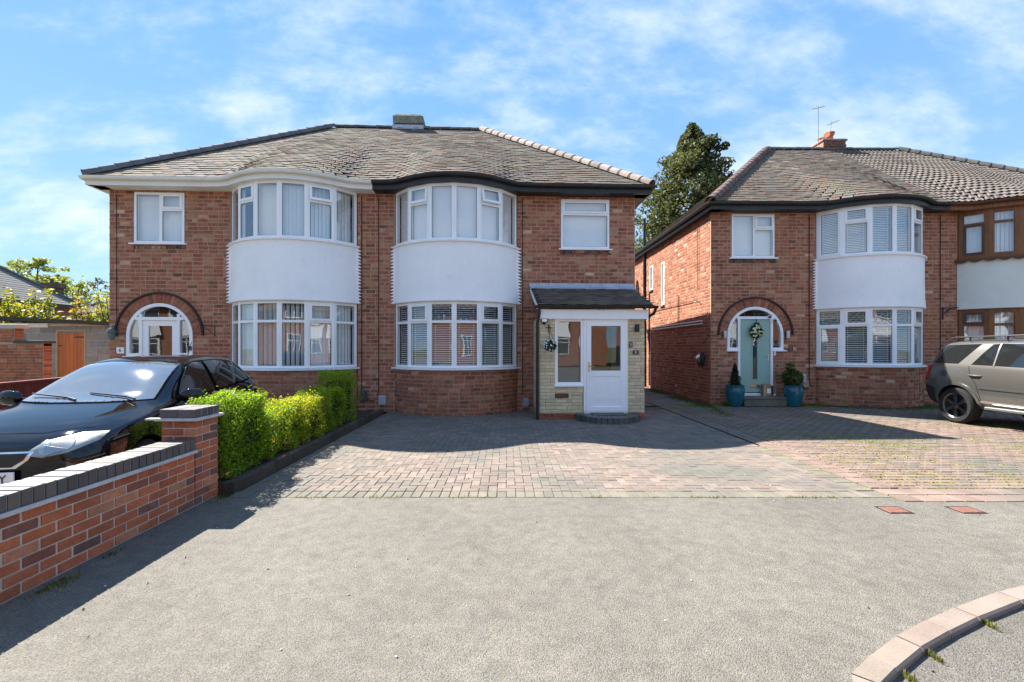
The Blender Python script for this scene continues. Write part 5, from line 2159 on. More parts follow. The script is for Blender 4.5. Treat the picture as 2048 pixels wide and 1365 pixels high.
# pebbles and leaf litter scattered on the paving and the tarmac
mb = MB()
r2 = random.Random(91)
for i in range(230):
    x, y = (r2.uniform(-2.6, 10), r2.uniform(2.0, 10.2)) if i > 60 else (r2.uniform(-2.98, -2.3), r2.uniform(2.4, 10))
    s = r2.uniform(.004, .010)
    c = r2.choice([(.5, .48, .44), (.05, .04, .03), (.3, .22, .12), (.6, .6, .58)])
    m = Matrix.Translation((x, y, .001)) @ Matrix.Rotation(r2.uniform(0, 6), 4, 'Z')
    mb.add([m @ Vector(q) for q in ((-s, -s * .6, 0), (s, -s * .5, 0), (s * .8, s * .7, 0), (-s * .7, s * .5, 0), (-s * .4, -s * .2, s * .8), (s * .5, s * .1, s * .7))], [(0, 1, 5, 4), (1, 2, 5), (2, 3, 4, 5), (3, 0, 4)], c)
o = mb.build('grit', M['plain'], None, kind='stuff')


# ------------------------------------------------------------------ trees
def limb_tree(name, label, loc, height, crown, pal, seed, n, leafsize, group=None, trunk_r=.25, conical=False, gaps=.0, clump=.9):
    rng = np.random.default_rng(seed)
    r2 = random.Random(seed)
    t = thing(name, label, 'tree', loc, 0, group)
    z0, rx = crown
    mb = MB((.08, .06, .045))
    mb.tube([(0, 0, 0), (r2.uniform(-.1, .1), r2.uniform(-.1, .1), height * .35), (r2.uniform(-.3, .3), 0, height * .7), (0, 0, height * .97)], [trunk_r, trunk_r * .75, trunk_r * .4, trunk_r * .08], 8)
    tips = []
    nb = 26 if conical else 15
    for i in range(nb):
        f = (i + .5) / nb
        zb = z0 * .8 + (height - z0 * .8) * f * .93
        if conical:
            rr = rx * (1 - f) ** .62 * r2.uniform(.75, 1.08) + .15
        else:
            rr = rx * math.sin(math.pi * min(1, .18 + f * .82)) ** .8 * r2.uniform(.6, 1.05)
        a = i * 2.399 + r2.uniform(-.4, .4)
        tip = Vector((math.cos(a) * rr, math.sin(a) * rr, zb + rr * (.25 if conical else .45)))
        base = Vector((0, 0, max(z0 * .5, zb - rr * .35)))
        mid = base.lerp(tip, .55) + Vector((0, 0, .1 * rr))
        mb.tube([base, mid, tip], [trunk_r * .3 * (1 - f * .6), trunk_r * .18 * (1 - f * .6), .015], 5)
        tips.append((base, mid, tip, rr))
    mb.build('trunk', M['bark'], t, smooth=True)
    P = []
    per = n // nb
    for (base, mid, tip, rr) in tips:
        for k in range(7):
            c = np.array(mid.lerp(tip, r2.uniform(-.3, 1.0))) + rng.normal(0, .16 * rr + .12, 3)
            m = per // 7
            sc = clump * (0.22 * rr + .22) * rng.uniform(.6, 1.2)
            q = rng.normal(0, 1, (m, 3))
            q /= np.linalg.norm(q, axis=1)[:, None]
            q *= (rng.uniform(.25, 1, (m, 1)) ** .5) * sc * np.array([1.15, 1.15, .75])
            P.append(c + q)
    if conical:                              # close-set sprays fill the cone between the limbs
        k = n
        f = rng.uniform(0, 1, k) ** 1.25
        a_ = rng.uniform(0, 2 * math.pi, k)
        ph = rng.uniform(0, 6, 4)
        lump = 1 + .20 * np.sin(a_ * 4 + f * 17 + ph[0]) + .17 * np.sin(a_ * 7 - f * 31 + ph[1]) + .14 * np.sin(f * 60 + a_ * 3 + ph[2])
        rr_ = (rx * (1 - f) ** .86 + .12) * lump * (1 - .55 * rng.uniform(0, 1, k) ** 2.4)
        Q = np.stack([rr_ * np.cos(a_), rr_ * np.sin(a_), z0 * .7 + (height - z0 * .7) * f + .12 * rr_ + rng.normal(0, .1, k)], 1)
        P.append(Q)
    P = np.concatenate(P)
    me = leaf_mesh('crown', P, leafsize, tones_for(len(P), pal, rng, .25), M['leaf'], rng, .3, .62)
    link_mesh('crown', me, t)
    return t


limb_tree('garden_tree', 'tall dense olive-green tree rising behind the sunlit side wall', (13.2, 32.0, -.05), 17.4, (4.0, 6.0),
          [((.085, .10, .05), 5), ((.07, .085, .045), 4), ((.12, .13, .07), 3), ((.05, .065, .035), 2)], 21, 24000, .24, trunk_r=.32, conical=True, clump=1.0)
LP_ = [((.30, .35, .12), 4), ((.36, .40, .15), 3), ((.24, .29, .10), 3)]
GT_ = 'distant trees behind the far roofs'
limb_tree('distant_tree', 'pale green rounded tree above the grey roof at the far left', (-62.5, 60, 0), 14.0, (3.5, 5.4), LP_, 31, 4200, .42, GT_, .3)
limb_tree('distant_tree', 'smaller pale green tree just left of the far chimney', (-59.8, 60, 0), 11.8, (3.5, 3.6), LP_, 32, 2800, .38, GT_, .25)
limb_tree('distant_tree', 'pale green tree with bare lower limbs, right of the far chimney', (-56.2, 59, 0), 10.4, (3.8, 2.7), LP_, 33, 1500, .34, GT_, .2, clump=.7)
limb_tree('distant_tree', 'sparse flat-topped tree close to the left edge of the house wall', (-53.2, 58.5, 0), 10.7, (7.2, 2.4), [((.12, .14, .06), 3), ((.16, .18, .08), 2)], 34, 750, .3, GT_, .2, clump=.5)


def bush(name, label, loc, dims, pal, seed, n, size, group=None):
    rng = np.random.default_rng(seed)
    t = thing(name, label, 'shrub', loc, 0, group)
    q = rng.normal(0, 1, (n, 3))
    q /= np.linalg.norm(q, axis=1)[:, None]
    q *= rng.uniform(.5, 1, (n, 1)) ** .5
    q[:, 2] = np.abs(q[:, 2])
    lump = 1 + .22 * np.sin(q[:, 0] * 9 + seed) * np.sin(q[:, 2] * 8 + q[:, 1] * 7)
    p = q * np.array(dims) * lump[:, None]
    k = n // 6
    sp = rng.integers(0, 9, k)
    ang = sp * 2.399
    f = rng.uniform(0, 1, k)
    shoots = np.stack([np.cos(ang) * dims[0] * .55 + rng.normal(0, .07, k), np.sin(ang) * dims[1] * .55 + rng.normal(0, .07, k), dims[2] * (.7 + .55 * f)], 1)
    p = np.concatenate([p, shoots])
    link_mesh('foliage', leaf_mesh('foliage', p, size, tones_for(len(p), pal, rng, .25), M['leaf_pale'], rng, .4), t)
    mb = MB()
    r2 = random.Random(seed)
    for i in range(9):
        a = i * 2.399
        mb.tube([(0, 0, -loc[2]), (math.cos(a) * dims[0] * .3, math.sin(a) * dims[1] * .3, dims[2] * .4), (math.cos(a) * dims[0] * .6, math.sin(a) * dims[1] * .6, dims[2] * 1.1)], [.03, .02, .008], 5)
    mb.build('stems', M['bark'], t)
    return t


YG = [((.25, .26, .035), 4), ((.16, .22, .03), 4), ((.33, .26, .05), 2)]
OG = [((.34, .20, .05), 3), ((.22, .24, .04), 4), ((.16, .2, .04), 3)]
bush('back_garden_shrub', 'yellow-green bush above the garage roof at the left edge', (-17.6, 16.3, 1.2), (1.7, .9, 2.0), YG, 41, 2600, .16, 'shrubs behind the garage')
bush('back_garden_shrub', 'orange-tinged bush above the garage door', (-15.9, 17.2, 1.2), (1.0, .8, 1.85), OG, 42, 1500, .15, 'shrubs behind the garage')
bush('back_garden_shrub', 'light green upright bush above the garage roof next to the house wall', (-14.75, 17.0, 1.2), (.95, .8, 2.0), [((.20, .25, .07), 3), ((.28, .27, .08), 2)], 43, 1500, .14, 'shrubs behind the garage')

# ------------------------------------------------------------------ garage, boundary wall and fence at the left
ga = thing('garage', 'grey concrete block garage with a dark flat roof and an orange plank door', 'garage', (-15.0, 14.0, 0))
mb = MB((.22, .21, .2))
for bx in ((-2.2, 1.04, 0, 2.32), (1.88, 3.6, 0, 2.32), (1.04, 1.88, 2.1, 2.32)):
    mb.box(bx[0], bx[1], 0, .2, bx[2], bx[3])
mb.box(3.4, 3.6, .2, 5, 0, 2.2)
mb.box(-2.2, -2.0, .2, 5, 0, 2.2)
gwall = mb.build('wall', M['pale_mortar'], ga, recalc=False)
BT = [((.27, .255, .235), 4), ((.24, .225, .21), 3), ((.30, .285, .26), 2)]
rg = random.Random(2)
for (a, b, z, z2, full) in courses(-2.2, 3.6, 0, 2.25, lambda z: [(1.0, 1.92)] if z < 2.12 else [], rg, .45, .225):
    mb = MB(pick(BT, rg))
    mb.box(0, b - a - .012, -.008, .03, 0, z2 - z - .012)
    inst('block', mb.mesh('block', M['block'], recalc=False), gwall, Matrix.Translation((a, 0, z)))
mb = MB((.05, .05, .045))
mb.add([(-2.4, -.25, 2.50), (3.8, -.25, 2.20), (3.8, 5.2, 2.20), (-2.4, 5.2, 2.50), (-2.4, -.25, 2.62), (3.8, -.25, 2.32), (3.8, 5.2, 2.32), (-2.4, 5.2, 2.62)], [(0, 3, 2, 1), (4, 5, 6, 7), (0, 1, 5, 4), (1, 2, 6, 5), (2, 3, 7, 6), (3, 0, 4, 7)])
mb.build('roof', mat('felt_roof', (.055, .052, .045), .95, .1, grain=[(3, .3)], dirt=(2, (.10, .11, .05), .6, .5, .7)), ga)
mb = MB((.7, .7, .68))
mb.box(-1.35, .75, -.03, -.009, 2.20, 2.33)
mb.build('eave_board', M['white_paint'], ga)
mb = MB((.4, .3, .2))
for bx in ((1.0, 1.045, 0, 2.12), (1.875, 1.92, 0, 2.12), (1.045, 1.875, 2.08, 2.12)):
    mb.box(bx[0], bx[1], -.02, .08, bx[2], bx[3])
mb.build('door_frame', M['plain'], ga)
door = MB((.35, .12, .03))
door.box(1.05, 1.87, .04, .05, .02, 2.08)
dr = door.build('door', M['orange_door'], ga)
for i in range(7):
    mb = MB(jit((.46, .135, .035), .12))
    a = 1.05 + i * .1171
    mb.box(a + .002, a + .114, .015, .038, .02, 2.075)
    mb.build('plank', M['orange_door'], dr)
mb = MB()
mb.box(1.56, 1.87, .004, .014, 1.88, 1.915)
mb.box(1.05, 1.16, .004, .014, 1.62, 1.65)
mb.build('hinge', M['black_iron'], dr)

bw = thing('boundary_wall', 'orange-red brick boundary wall with dark capping left of the garage', 'wall', (-13.3, 11.6, 0))
mb = MB()
mb.box(-1.2, 1.36, 0, .22, 0, 1.68)
mb.box(-1.2, .62, .0, .22, 1.68, 2.06)
bwc = mb.build('mortar_core', M['pale_mortar'], bw, recalc=False)
rg = random.Random(12)
RT = [((.40, .13, .06), 4), ((.34, .12, .06), 3), ((.28, .11, .065), 2), ((.44, .2, .11), 1)]
for (a, b, z, z2, full) in courses(-1.2, 1.36, .3, 1.67, lambda z: [], rg, .235, .075) + courses(-1.2, .62, 1.70, 2.04, lambda z: [], rg, .235, .075):
    mb = MB(pick(RT, rg))
    mb.box(0, b - a - .01, -.008, .02, 0, z2 - z - .009)
    inst('brick', mb.mesh('brick', M['brick'], recalc=False), bwc, Matrix.Translation((a, 0, z)))
for k in range(23):
    x, z = (1.36, .02 + k * .075) if k < 22 else (1.36, 1.61)
    mb = MB(pick(RT, rg))
    mb.box(0, .008, .006, .214, 0, .066)
    inst('brick', mb.mesh('brick', M['brick'], recalc=False), bwc, Matrix.Translation((x, 0, z)))
for k in range(5):
    mb = MB(pick(RT, rg))
    mb.box(0, .008, .006, .214, 0, .066)
    inst('brick', mb.mesh('brick', M['brick'], recalc=False), bwc, Matrix.Translation((.62, 0, 1.69 + k * .075)))
mb = MB((.09, .08, .07))
mb.cbox(.63, 1.42, -.05, .27, 1.681, 1.76, .02)
mb.build('capping', M['plain'], bw)
mb = MB((.5, .44, .36))
mb.cbox(-1.25, .7, -.06, .28, 2.061, 2.18, .02)
mb.build('capping', M['plain'], bw)

fe = thing('board_fence', 'low dark red boarded fence behind the bonnet of the black car', 'fence', (-9.2, 7.6, 0))
fa_ = math.atan2(2.9, -.75)
d = Vector((-.25, .968, 0))
xv = d
yv = Vector((-d.y, d.x, 0))
for i in range(30):
    mb = MB(jit((.155, .028, .022), .2))
    m = frame(xv, yv, (0, 0, 1), d * (i * .105))
    mb.box(0.003, .1, -.012, .012, .05, .86, None, m)
    mb.build('board', M['red_fence'], fe)
mb = MB((.17, .035, .028))
m = frame(xv, yv, (0, 0, 1), (0, 0, 0))
mb.box(0, 3.15, -.04, .04, .865, .91, None, m)
mb.build('top_rail', M['red_fence'], fe)


# ------------------------------------------------------------------ houses further off
def far_house(name, label, loc, rz, dims, eave, pitch_h, wall_m, roof_tone, wins, chim=None, group=None, bow=None):
    """dims (lx, ly): footprint centred on the origin; wins: (face, a, z0, w, h)"""
    t = thing(name, label, 'house', loc, rz, group)
    lx, ly = dims
    mb = MB((.26, .11, .07))
    mb.box(-lx / 2, lx / 2, -ly / 2, ly / 2, 0, eave)
    mb.build('wall', wall_m, t, recalc=False)
    o = .35
    a, b = lx / 2 + o, ly / 2 + o
    r = abs(a - b)
    rg_ = [(-r, 0), (r, 0)] if a > b else [(0, -r), (0, r)]
    h = eave + pitch_h
    rf = MB(roof_tone)
    # courses of tiles as stepped strips on each slope
    cs = [(-a, -b), (a, -b), (a, b), (-a, b)]
    top = {0: rg_[0], 1: rg_[1] if a > b else rg_[0], 2: rg_[1], 3: rg_[0] if a > b else rg_[1]}
    if a <= b:
        top = {0: rg_[0], 1: rg_[0], 2: rg_[1], 3: rg_[1]}
    n = 22
    rr = random.Random(int(lx * 10))
    for e in range(4):
        p, q = Vector(cs[e]), Vector(cs[(e + 1) % 4])
        P, Q = Vector(top[e]), Vector(top[(e + 1) % 4])
        for i in range(n):
            f0, f1 = i / n, (i + 1) / n
            A, B, C, D = p.lerp(P, f0), q.lerp(Q, f0), q.lerp(Q, f1), p.lerp(P, f1)
            z0, z1 = eave + pitch_h * f0 + .03, eave + pitch_h * f1 + .015
            c = jit(roof_tone, .12, rr)
            rf.add([(*A, z0), (*B, z0), (*C, z1), (*D, z1), (*A, z0 - .05), (*B, z0 - .05)], [(0, 1, 2, 3), (0, 4, 5, 1)], c)
    roof = rf.build('roof', M['tile'], t, recalc=False)
    ft = MB((.05, .05, .05))
    for e in range(4):
        p, q = cs[e], cs[(e + 1) % 4]
        ft.add([(*p, eave + .02), (*q, eave + .02), (*q, eave - .18), (*p, eave - .18), (p[0] * .97, p[1] * .97, eave - .18), (q[0] * .97, q[1] * .97, eave - .18)], [(0, 1, 2, 3), (3, 2, 5, 4)])
    ft.build('fascia', M['black_paint'], t)
    hm = MB((.05, .05, .05))
    for e in range(4):
        hm.tube([(*cs[e], eave + .05), (*top[e], h + .05)], .11, 6)
    hm.tube([(*rg_[0], h + .05), (*rg_[1], h + .05)], .12, 6)
    hm.build('hip_capping', mat('far_hip', tuple(.75 * v for v in roof_tone), .9, .2), roof)
    for (face, a_, z0, w, hh) in wins:
        m = {'-y': frame((1, 0, 0), (0, 1, 0), (0, 0, 1), (a_ - w / 2, -ly / 2, z0)), '+y': frame((-1, 0, 0), (0, -1, 0), (0, 0, 1), (a_ + w / 2, ly / 2, z0)),
             '+x': frame((0, 1, 0), (-1, 0, 0), (0, 0, 1), (lx / 2, a_ - w / 2, z0))}[face]
        wm = MB((.84, .85, .87))
        f = .07
        for bx in ((0, f, 0, hh), (w - f, w, 0, hh), (f, w - f, 0, f), (f, w - f, hh - f, hh), (w / 2 - .03, w / 2 + .03, f, hh - f), (f, w - f, hh * .68, hh * .68 + .06)):
            wm.box(bx[0], bx[1], -.06, -.001, bx[2], bx[3])
        wo = wm.build('window', M['pvc'], t, recalc=False)
        wo.matrix_basis = m
        pm = MB((.1, .1, .1))
        pm.box(f, w - f, -.03, -.004, f, hh - f)
        pm.build('pane', mat('far_glass', (.05, .06, .07), .08, .6), wo, recalc=False)
    if chim:
        cx, cy, s, z0, z1 = chim
        mb = MB((.07, .055, .05))
        mb.box(cx - s, cx + s, cy - s * .6, cy + s * .6, z0, z1 - .4)
        mb.box(cx - s * 1.15, cx + s * 1.15, cy - s * .75, cy + s * .75, z1 - .4, z1 - .1)
        mb.lathe([(.1, 0), (.09, .35)], 8, (cx, cy, z1 - .1))
        mb.build('chimney', M['brick'], t)
    return t


far_house('neighbouring_house', 'grey-roofed house beyond the garage with a dark chimney and a white window', (-32.6, 24.8, 0), 0, (7.4, 10.4), 4.35, 3.3, M['brick'], (.16, .155, .15),
          [('+x', 3.35, 3.1, 1.1, 1.05), ('+x', -1.5, 3.1, 1.1, 1.05)], (2.0, 5.5, .5, 3.2, 6.0))
far_house('neighbouring_house', 'far grey tiled roof low between the sparse tree and the house wall', (-40.2, 47.5, 0), R(8), (7.5, 7.0), 4.9, 1.75, M['brick'], (.115, .11, .105), [('-y', 1, 3.2, 1.3, 1.2), ('-y', -2, 3.2, 1.3, 1.2)])
# the facing side of the close, behind the camera: what the ground-floor panes mirror
GO = 'houses on the facing side of the close'
for i, (x, y, lb) in enumerate(((-26, -22, 'brick house across the road, left of the one facing number 6'), (-43, -20, 'brick house across the road at the far left end of the row'), (38, -21, 'brick house across the road at the far right end of the row'), (-9.5, -23, 'brick house facing number 6 across the road'), (5.5, -24, 'brick house facing the porch across the road'), (21, -22, 'brick house facing the silver car across the road'))):
    t = far_house('facing_house', lb, (x, y, 0), 0, (12.5, 8), 5.2, 3.3, M['brick'], (.12, .09, .075),
                  [('+y', 4.4, 4.0, 1.2, 1.2), ('+y', -4.4, 4.0, 1.2, 1.2), ('+y', 4.4, .9, 1.0, 1.9), ('+y', 1.7, 1.0, 2.4, 1.5), ('+y', -1.7, 1.0, 2.4, 1.5), ('+y', 1.7, 4.0, 2.4, 1.3), ('+y', -1.7, 4.0, 2.4, 1.3)], None, GO)
    mb = MB()
    for s in (-1.7, 1.7):
        mb.box(s - 1.35, s + 1.35, 4.0, 4.12, 2.6, 3.9)
    mb.build('render_panel', M['render'], t)
limb_tree('facing_tree', 'leafy street tree across the road', (-1.8, -19.5, 0), 6.5, (2.2, 1.8), LP_, 61, 3000, .25, None, .15)


# ------------------------------------------------------------------ small things on and by the houses
def at(O, yaw, x, y, z):
    return tuple(W(O, yaw, x, y, z))


def digit(root, txt, size, loc, material, rx=90):
    c = bpy.data.curves.new('digit', 'FONT')
    c.body = txt
    c.size = size
    c.align_x = 'CENTER'
    c.align_y = 'CENTER'
    c.extrude = .0015
    c.materials.append(material)
    tmp = bpy.data.objects.new('digit', c)
    me = bpy.data.meshes.new_from_object(tmp)
    bpy.data.objects.remove(tmp)
    o = bpy.data.objects.new('digit', me)
    COL.objects.link(o)
    o.parent = root
    o.location = loc
    o.rotation_euler = (R(rx), 0, 0)
    return o


M['black_ink'] = mat('black_lettering', (.015, .015, .015), .5)
M['white_ink'] = mat('white_lettering', (.8, .8, .8), .5)
t = thing('number_plaque', 'white square plaque with a black 6 left of the arched white door', 'sign', at(OA, YA, -6.09, -.018, 1.50), YA)
mb = MB()
mb.cbox(-.085, .085, -.006, .006, -.075, .075, .004)
mb.build('plate', M['pvc'], t)
digit(t, '6', .125, (0, -.008, 0), M['black_ink'])
t = thing('number_plaque', 'small dark grey plaque with a white 8 on the buff porch wall', 'sign', at(OA, YA, 5.885, PF - .022, 1.46), YA)
mb = MB((.08, .085, .09))
mb.cbox(-.065, .065, -.004, .006, -.045, .045, .003)
mb.build('plate', M['plain'], t)
digit(t, '8', .08, (0, -.006, 0), M['white_ink'])

t = thing('wall_lantern', 'verdigris dome wall lantern at the left corner of number 6', 'lamp', at(OA, YA, -6.19, -.015, 1.93), YA)
mb = MB((.10, .13, .13))
mb.lathe([(.0, .10), (.03, .10), (.085, .05), (.105, -.01), (.10, -.02), (.085, -.02)], 14, (0, -.13, 0))
mb.build('shade', M['gloss'], t, smooth=True)
mb = MB((.12, .16, .15))
mb.lathe([(.075, 0), (.07, -.10), (.04, -.16), (.0, -.165)], 12, (0, -.13, -.021))
mb.build('globe', M['gloss'], t, smooth=True)
mb = MB((.08, .1, .1))
mb.tube([(0, -.13, .09), (0, -.10, .15), (0, -.02, .12), (0, 0, .02)], .012, 8)
mb.box(-.035, .035, -.012, .005, -.10, .12)
mb.build('bracket', M['gloss'], t, smooth=True)

t = thing('basket_hook', 'empty black iron hanging basket hook right of the arched white door', 'bracket', at(OA, YA, -4.03, -.012, 1.98), YA)
mb = MB()
mb.tube([(.12, 0, .12), (.12, 0, -.14)], .009, 6)
mb.tube([(.12, -.005, .10), (-.04, -.16, .12), (-.12, -.24, .10)], .008, 6)
mb.tube([(.12, -.005, -.12), (.02, -.12, .02), (-.04, -.17, .11)], .007, 6)
mb.tube([(-.12, -.24, .10), (-.13, -.26, .06), (-.11, -.25, .04)], .007, 6)
mb.build('arm', M['black_iron'], t)
t = thing('door_bell', 'tiny black doorbell camera on the white frame of the arched white door', 'doorbell', at(OA, YA, -4.46, -.045, 1.55), YA)
mb = MB()
mb.cbox(-.02, .02, -.012, .02, -.05, .05, .004)
mb.build('case', M['black_plastic'], t)
mb = MB()
mb.lathe([(.011, 0), (.009, .004)], 12, (0, -.012, -.02), None, Matrix.Rotation(R(90), 3, 'X'))
mb.build('button', M['metal_grey'], t)

# porch fittings
t = thing('floodlight', 'small floodlight under the porch fascia above the hanging flower ball', 'floodlight', at(OA, YA, 3.86, PF - .015, 2.12), YA)
mb = MB()
mb.box(-.07, .07, -.07, -.02, -.01, .075)
mb.build('case', M['black_plastic'], t)
mb = MB()
mb.box(-.055, .055, -.076, -.0705, .005, .065)
mb.build('lens', M['pvc'], t)
mb = MB()
mb.tube([(0, -.045, -.012), (0, -.05, -.05)], .02, 8)
mb.box(-.03, .03, -.02, .008, -.05, .05)
mb.build('sensor', M['black_plastic'], t)
t = thing('flower_bracket', 'black scroll bracket on the buff porch wall holding the flower ball', 'bracket', at(OA, YA, 3.96, PF - .015, 1.97), YA)
mb = MB()
mb.tube([(0, 0, .10), (0, 0, -.10)], .009, 6)
mb.tube([(0, 0, .06), (0, -.10, .08), (0, -.18, .03), (0, -.16, -.01)], .008, 6)
mb.tube([(-.06, -.02, .02), (.0, -.025, .05), (.06, -.02, .02)], .008, 6)
mb.build('arm', M['black_iron'], t)
t = thing('flower_ball', 'hanging ball of dark leaves and white flowers on the porch wall', 'flower ball', at(OA, YA, 3.97, PF - .19, 1.60), YA)
rng = np.random.default_rng(3)
q = rng.normal(0, 1, (900, 3))
q /= np.linalg.norm(q, axis=1)[:, None]
q *= rng.uniform(.75, 1, (900, 1)) * .135
link_mesh('foliage', leaf_mesh('foliage', q, .035, tones_for(900, [((.025, .06, .03), 3), ((.04, .085, .04), 2)], rng), M['leaf'], rng, 0), t)
mb = MB((.8, .82, .8))
for i in range(75):
    v = Vector(rng.normal(0, 1, 3)).normalized()
    mtx = v.to_track_quat('Z', 'Y').to_matrix()
    mb.lathe([(.004, .0), (.017, .006), (.015, .011), (.0, .008)], 6, v * .135, None, mtx)
mb.build('flowers', M['plain'], t, kind='stuff')
mb = MB()
for a in range(3):
    mb.tube([(.06 * math.cos(a * 2.1), .06 * math.sin(a * 2.1), .12), (0, .02, .40)], .003, 4)
mb.build('chain', M['black_iron'], t)
t = thing('wall_lamp', 'small black up-and-down wall lamp right of the white porch door', 'lamp', at(OA, YA, 5.90, PF - .015, 1.99), YA)
mb = MB()
mb.lathe([(.045, -.085), (.05, -.08), (.05, .08), (.045, .085)], 14, (.0, -.065, 0))
mb.build('body', M['black_plastic'], t, smooth=True)
mb = MB()
mb.box(-.03, .03, -.02, .008, -.04, .04)
mb.build('mount', M['black_plastic'], t)
t = thing('entry_keypad', 'dark key safe beside the white porch door', 'key safe', at(OA, YA, 5.775, PF - .015, 1.63), YA)
mb = MB((.06, .06, .06))
mb.cbox(-.035, .035, -.03, .008, -.06, .06, .008)
mb.build('case', M['gloss'], t)
mb = MB((.5, .5, .5))
for i in range(6):
    mb.box(-.02 + (i % 2) * .024, -.004 + (i % 2) * .024, -.034, -.0305, -.035 + (i // 2) * .025, -.018 + (i // 2) * .025)
mb.build('keys', M['gloss'], t)
t = thing('door_mat', 'thin brown door mat on the curved dark brick step', 'door mat', at(OA, YA, 5.24, PF - .22, .133), YA)
mb = MB()
mb.cbox(-.36, .36, -.15, .15, 0, .014, .004)
mb.build('pile', M['mat_rubber'], t)
mb = MB((.25, .23, .2))
for bx in ((-.37, .37, -.165, -.151), (-.37, .37, .151, .165)):
    mb.box(bx[0], bx[1], bx[2], bx[3], 0, .010)
mb.build('edging', M['plain'], t)


def meter_box(lb, loc, rz, tone, w=.17, h=.22, group='small meter boxes low on the walls'):
    t = thing('meter_box', lb, 'meter box', loc, rz, group)
    mb = MB(tone)
    mb.cbox(-w / 2, w / 2, -.07, .01, -h / 2, h / 2, .01)
    mb.build('case', M['gloss'], t)
    mb = MB(tuple(.85 * v for v in tone))
    mb.box(-w / 2 + .012, w / 2 - .012, -.076, -.0705, -h / 2 + .012, h / 2 - .03)
    mb.build('cover', M['gloss'], t)


meter_box('dark grey meter box on the wall beside the end of the hedge', at(OA, YA, -.38, -.015, .40), YA, (.09, .085, .085), .16, .27)
meter_box('pale grey meter box at the foot of the wall between the two bays', at(OA, YA, .08, -.015, .29), YA, (.42, .45, .50))
meter_box('pale grey meter box in the corner beside the black porch downpipe', at(OA, YA, 3.58, -.015, .22), YA, (.36, .40, .46), .13, .19)
meter_box('pale grey meter box on the wall behind the right-hand blue pot', at(OB, YB, -3.93, -.015, .72), YB, (.50, .54, .56))

# teal door fittings
t = thing('door_wreath', 'round wreath of cream flowers hung on the pale green door', 'wreath', at(OB, YB, -5.23, -.045, 2.02), YB)
rng = np.random.default_rng(8)
a = rng.uniform(0, 2 * math.pi, 1100)
b = rng.uniform(0, 2 * math.pi, 1100)
rr = rng.uniform(.5, 1, 1100) * .062
p = np.stack([(.13 + rr * np.cos(b)) * np.cos(a), -.03 + rr * np.sin(b) * .8, (.13 + rr * np.cos(b)) * np.sin(a)], 1)
link_mesh('foliage', leaf_mesh('foliage', p, .045, tones_for(1100, [((.04, .085, .03), 3), ((.08, .14, .05), 2)], rng), M['leaf'], rng, 0), t)
mb = MB((.62, .60, .44))
for i in range(40):
    a_ = rng.uniform(0, 6.28)
    r_ = .13 + rng.normal(0, .032)
    c = (r_ * math.cos(a_), -.085 + rng.normal(0, .008), r_ * math.sin(a_))
    mtx = Vector((rng.normal(0, .4), -1, rng.normal(0, .4))).normalized().to_track_quat('Z', 'Y').to_matrix()
    s = rng.uniform(.7, 1.3)
    mb.lathe([(.006, 0), (.026 * s, .008), (.022 * s, .018), (.0, .013)], 7, c, (.66, .63, .48) if i % 3 else (.5, .55, .2), mtx)
mb.build('flowers', M['plain'], t, kind='stuff')
mb = MB((.03, .05, .05))
mb.box(-.07, .07, -.05, -.02, .17, .24)
mb.tube([(0, -.03, .2), (0, -.015, .34)], .012, 6)
mb.build('bow', M['plain'], t)
for (x, lb) in ((-6.115, 'slim silver wall light left of the pale green door, towards the sunlit side wall'), (-4.36, 'slim silver wall light right of the pale green door, above the horseshoe')):
    t = thing('wall_light', lb, 'lamp', at(OB, YB, x, -.015, 1.93), YB, 'slim lights flanking the pale green door')
    mb = MB((.6, .62, .62))
    mb.lathe([(.04, -.10), (.042, -.095), (.042, .095), (.04, .10)], 14, (0, -.075, 0))
    mb.build('body', M['gloss'], t, smooth=True)
    mb = MB()
    mb.box(-.04, .04, -.034, .008, -.07, .07)
    mb.build('mount', M['black_plastic'], t)
for (x, z, lb) in ((-4.87, 2.42, 'upper small black camera at the top right of the pale green door frame'), (-4.72, 2.33, 'lower small black camera at the top right of the pale green door frame')):
    t = thing('security_camera', lb, 'camera', at(OB, YB, x, -.03, z), YB, 'small cameras over the pale green door')
    mb = MB((.75, .75, .75))
    mb.box(-.03, .03, -.03, .005, -.02, .04)
    mb.build('mount', M['gloss'], t)
    mb = MB()
    mb.lathe([(.03, 0), (.032, .05), (.02, .06)], 12, (0, -.031, -.01), None, Matrix.Rotation(R(90), 3, 'X'))
    mb.build('lens', M['black_plastic'], t, smooth=True)
t = thing('doorbell', 'white doorbell below the right-hand sidelight of the pale green door', 'doorbell', at(OB, YB, -4.69, -.015, 1.41), YB)
mb = MB()
mb.cbox(-.025, .025, -.02, .006, -.06, .06, .005)
mb.build('case', M['pvc'], t)
mb = MB()
mb.box(-.012, .012, -.024, -.0205, -.03, -.006)
mb.build('button', M['metal_grey'], t)
t = thing('horseshoe', 'rusty horseshoe nailed to the brick right of the pale green door', 'horseshoe', at(OB, YB, -4.24, -.02, 1.53), YB)
mb = MB((.14, .08, .06))
mb.tube([(.055 * math.sin(q) * 1.0, 0, .065 * math.cos(q)) for q in np.linspace(math.pi + .55 - 2 * math.pi + .0, math.pi - .55, 14)], .011, 6)
sh = mb.build('shoe', M['plain'], t, smooth=True)
sh.rotation_euler = (0, R(180), 0)
t = thing('car_charger', 'black car charging unit with coiled lead on the sunlit house corner', 'charger', at(OB, YB, X9 - .02, .38, 1.28), YB)
mb = MB()
mb.lathe([(.12, 0), (.15, .03), (.15, .09), (.12, .12), (.0, .125)], 18, (0, 0, 0), None, Matrix.Rotation(R(-90), 3, 'Y'))
mb.build('case', M['black_plastic'], t, smooth=True)
mb = MB()
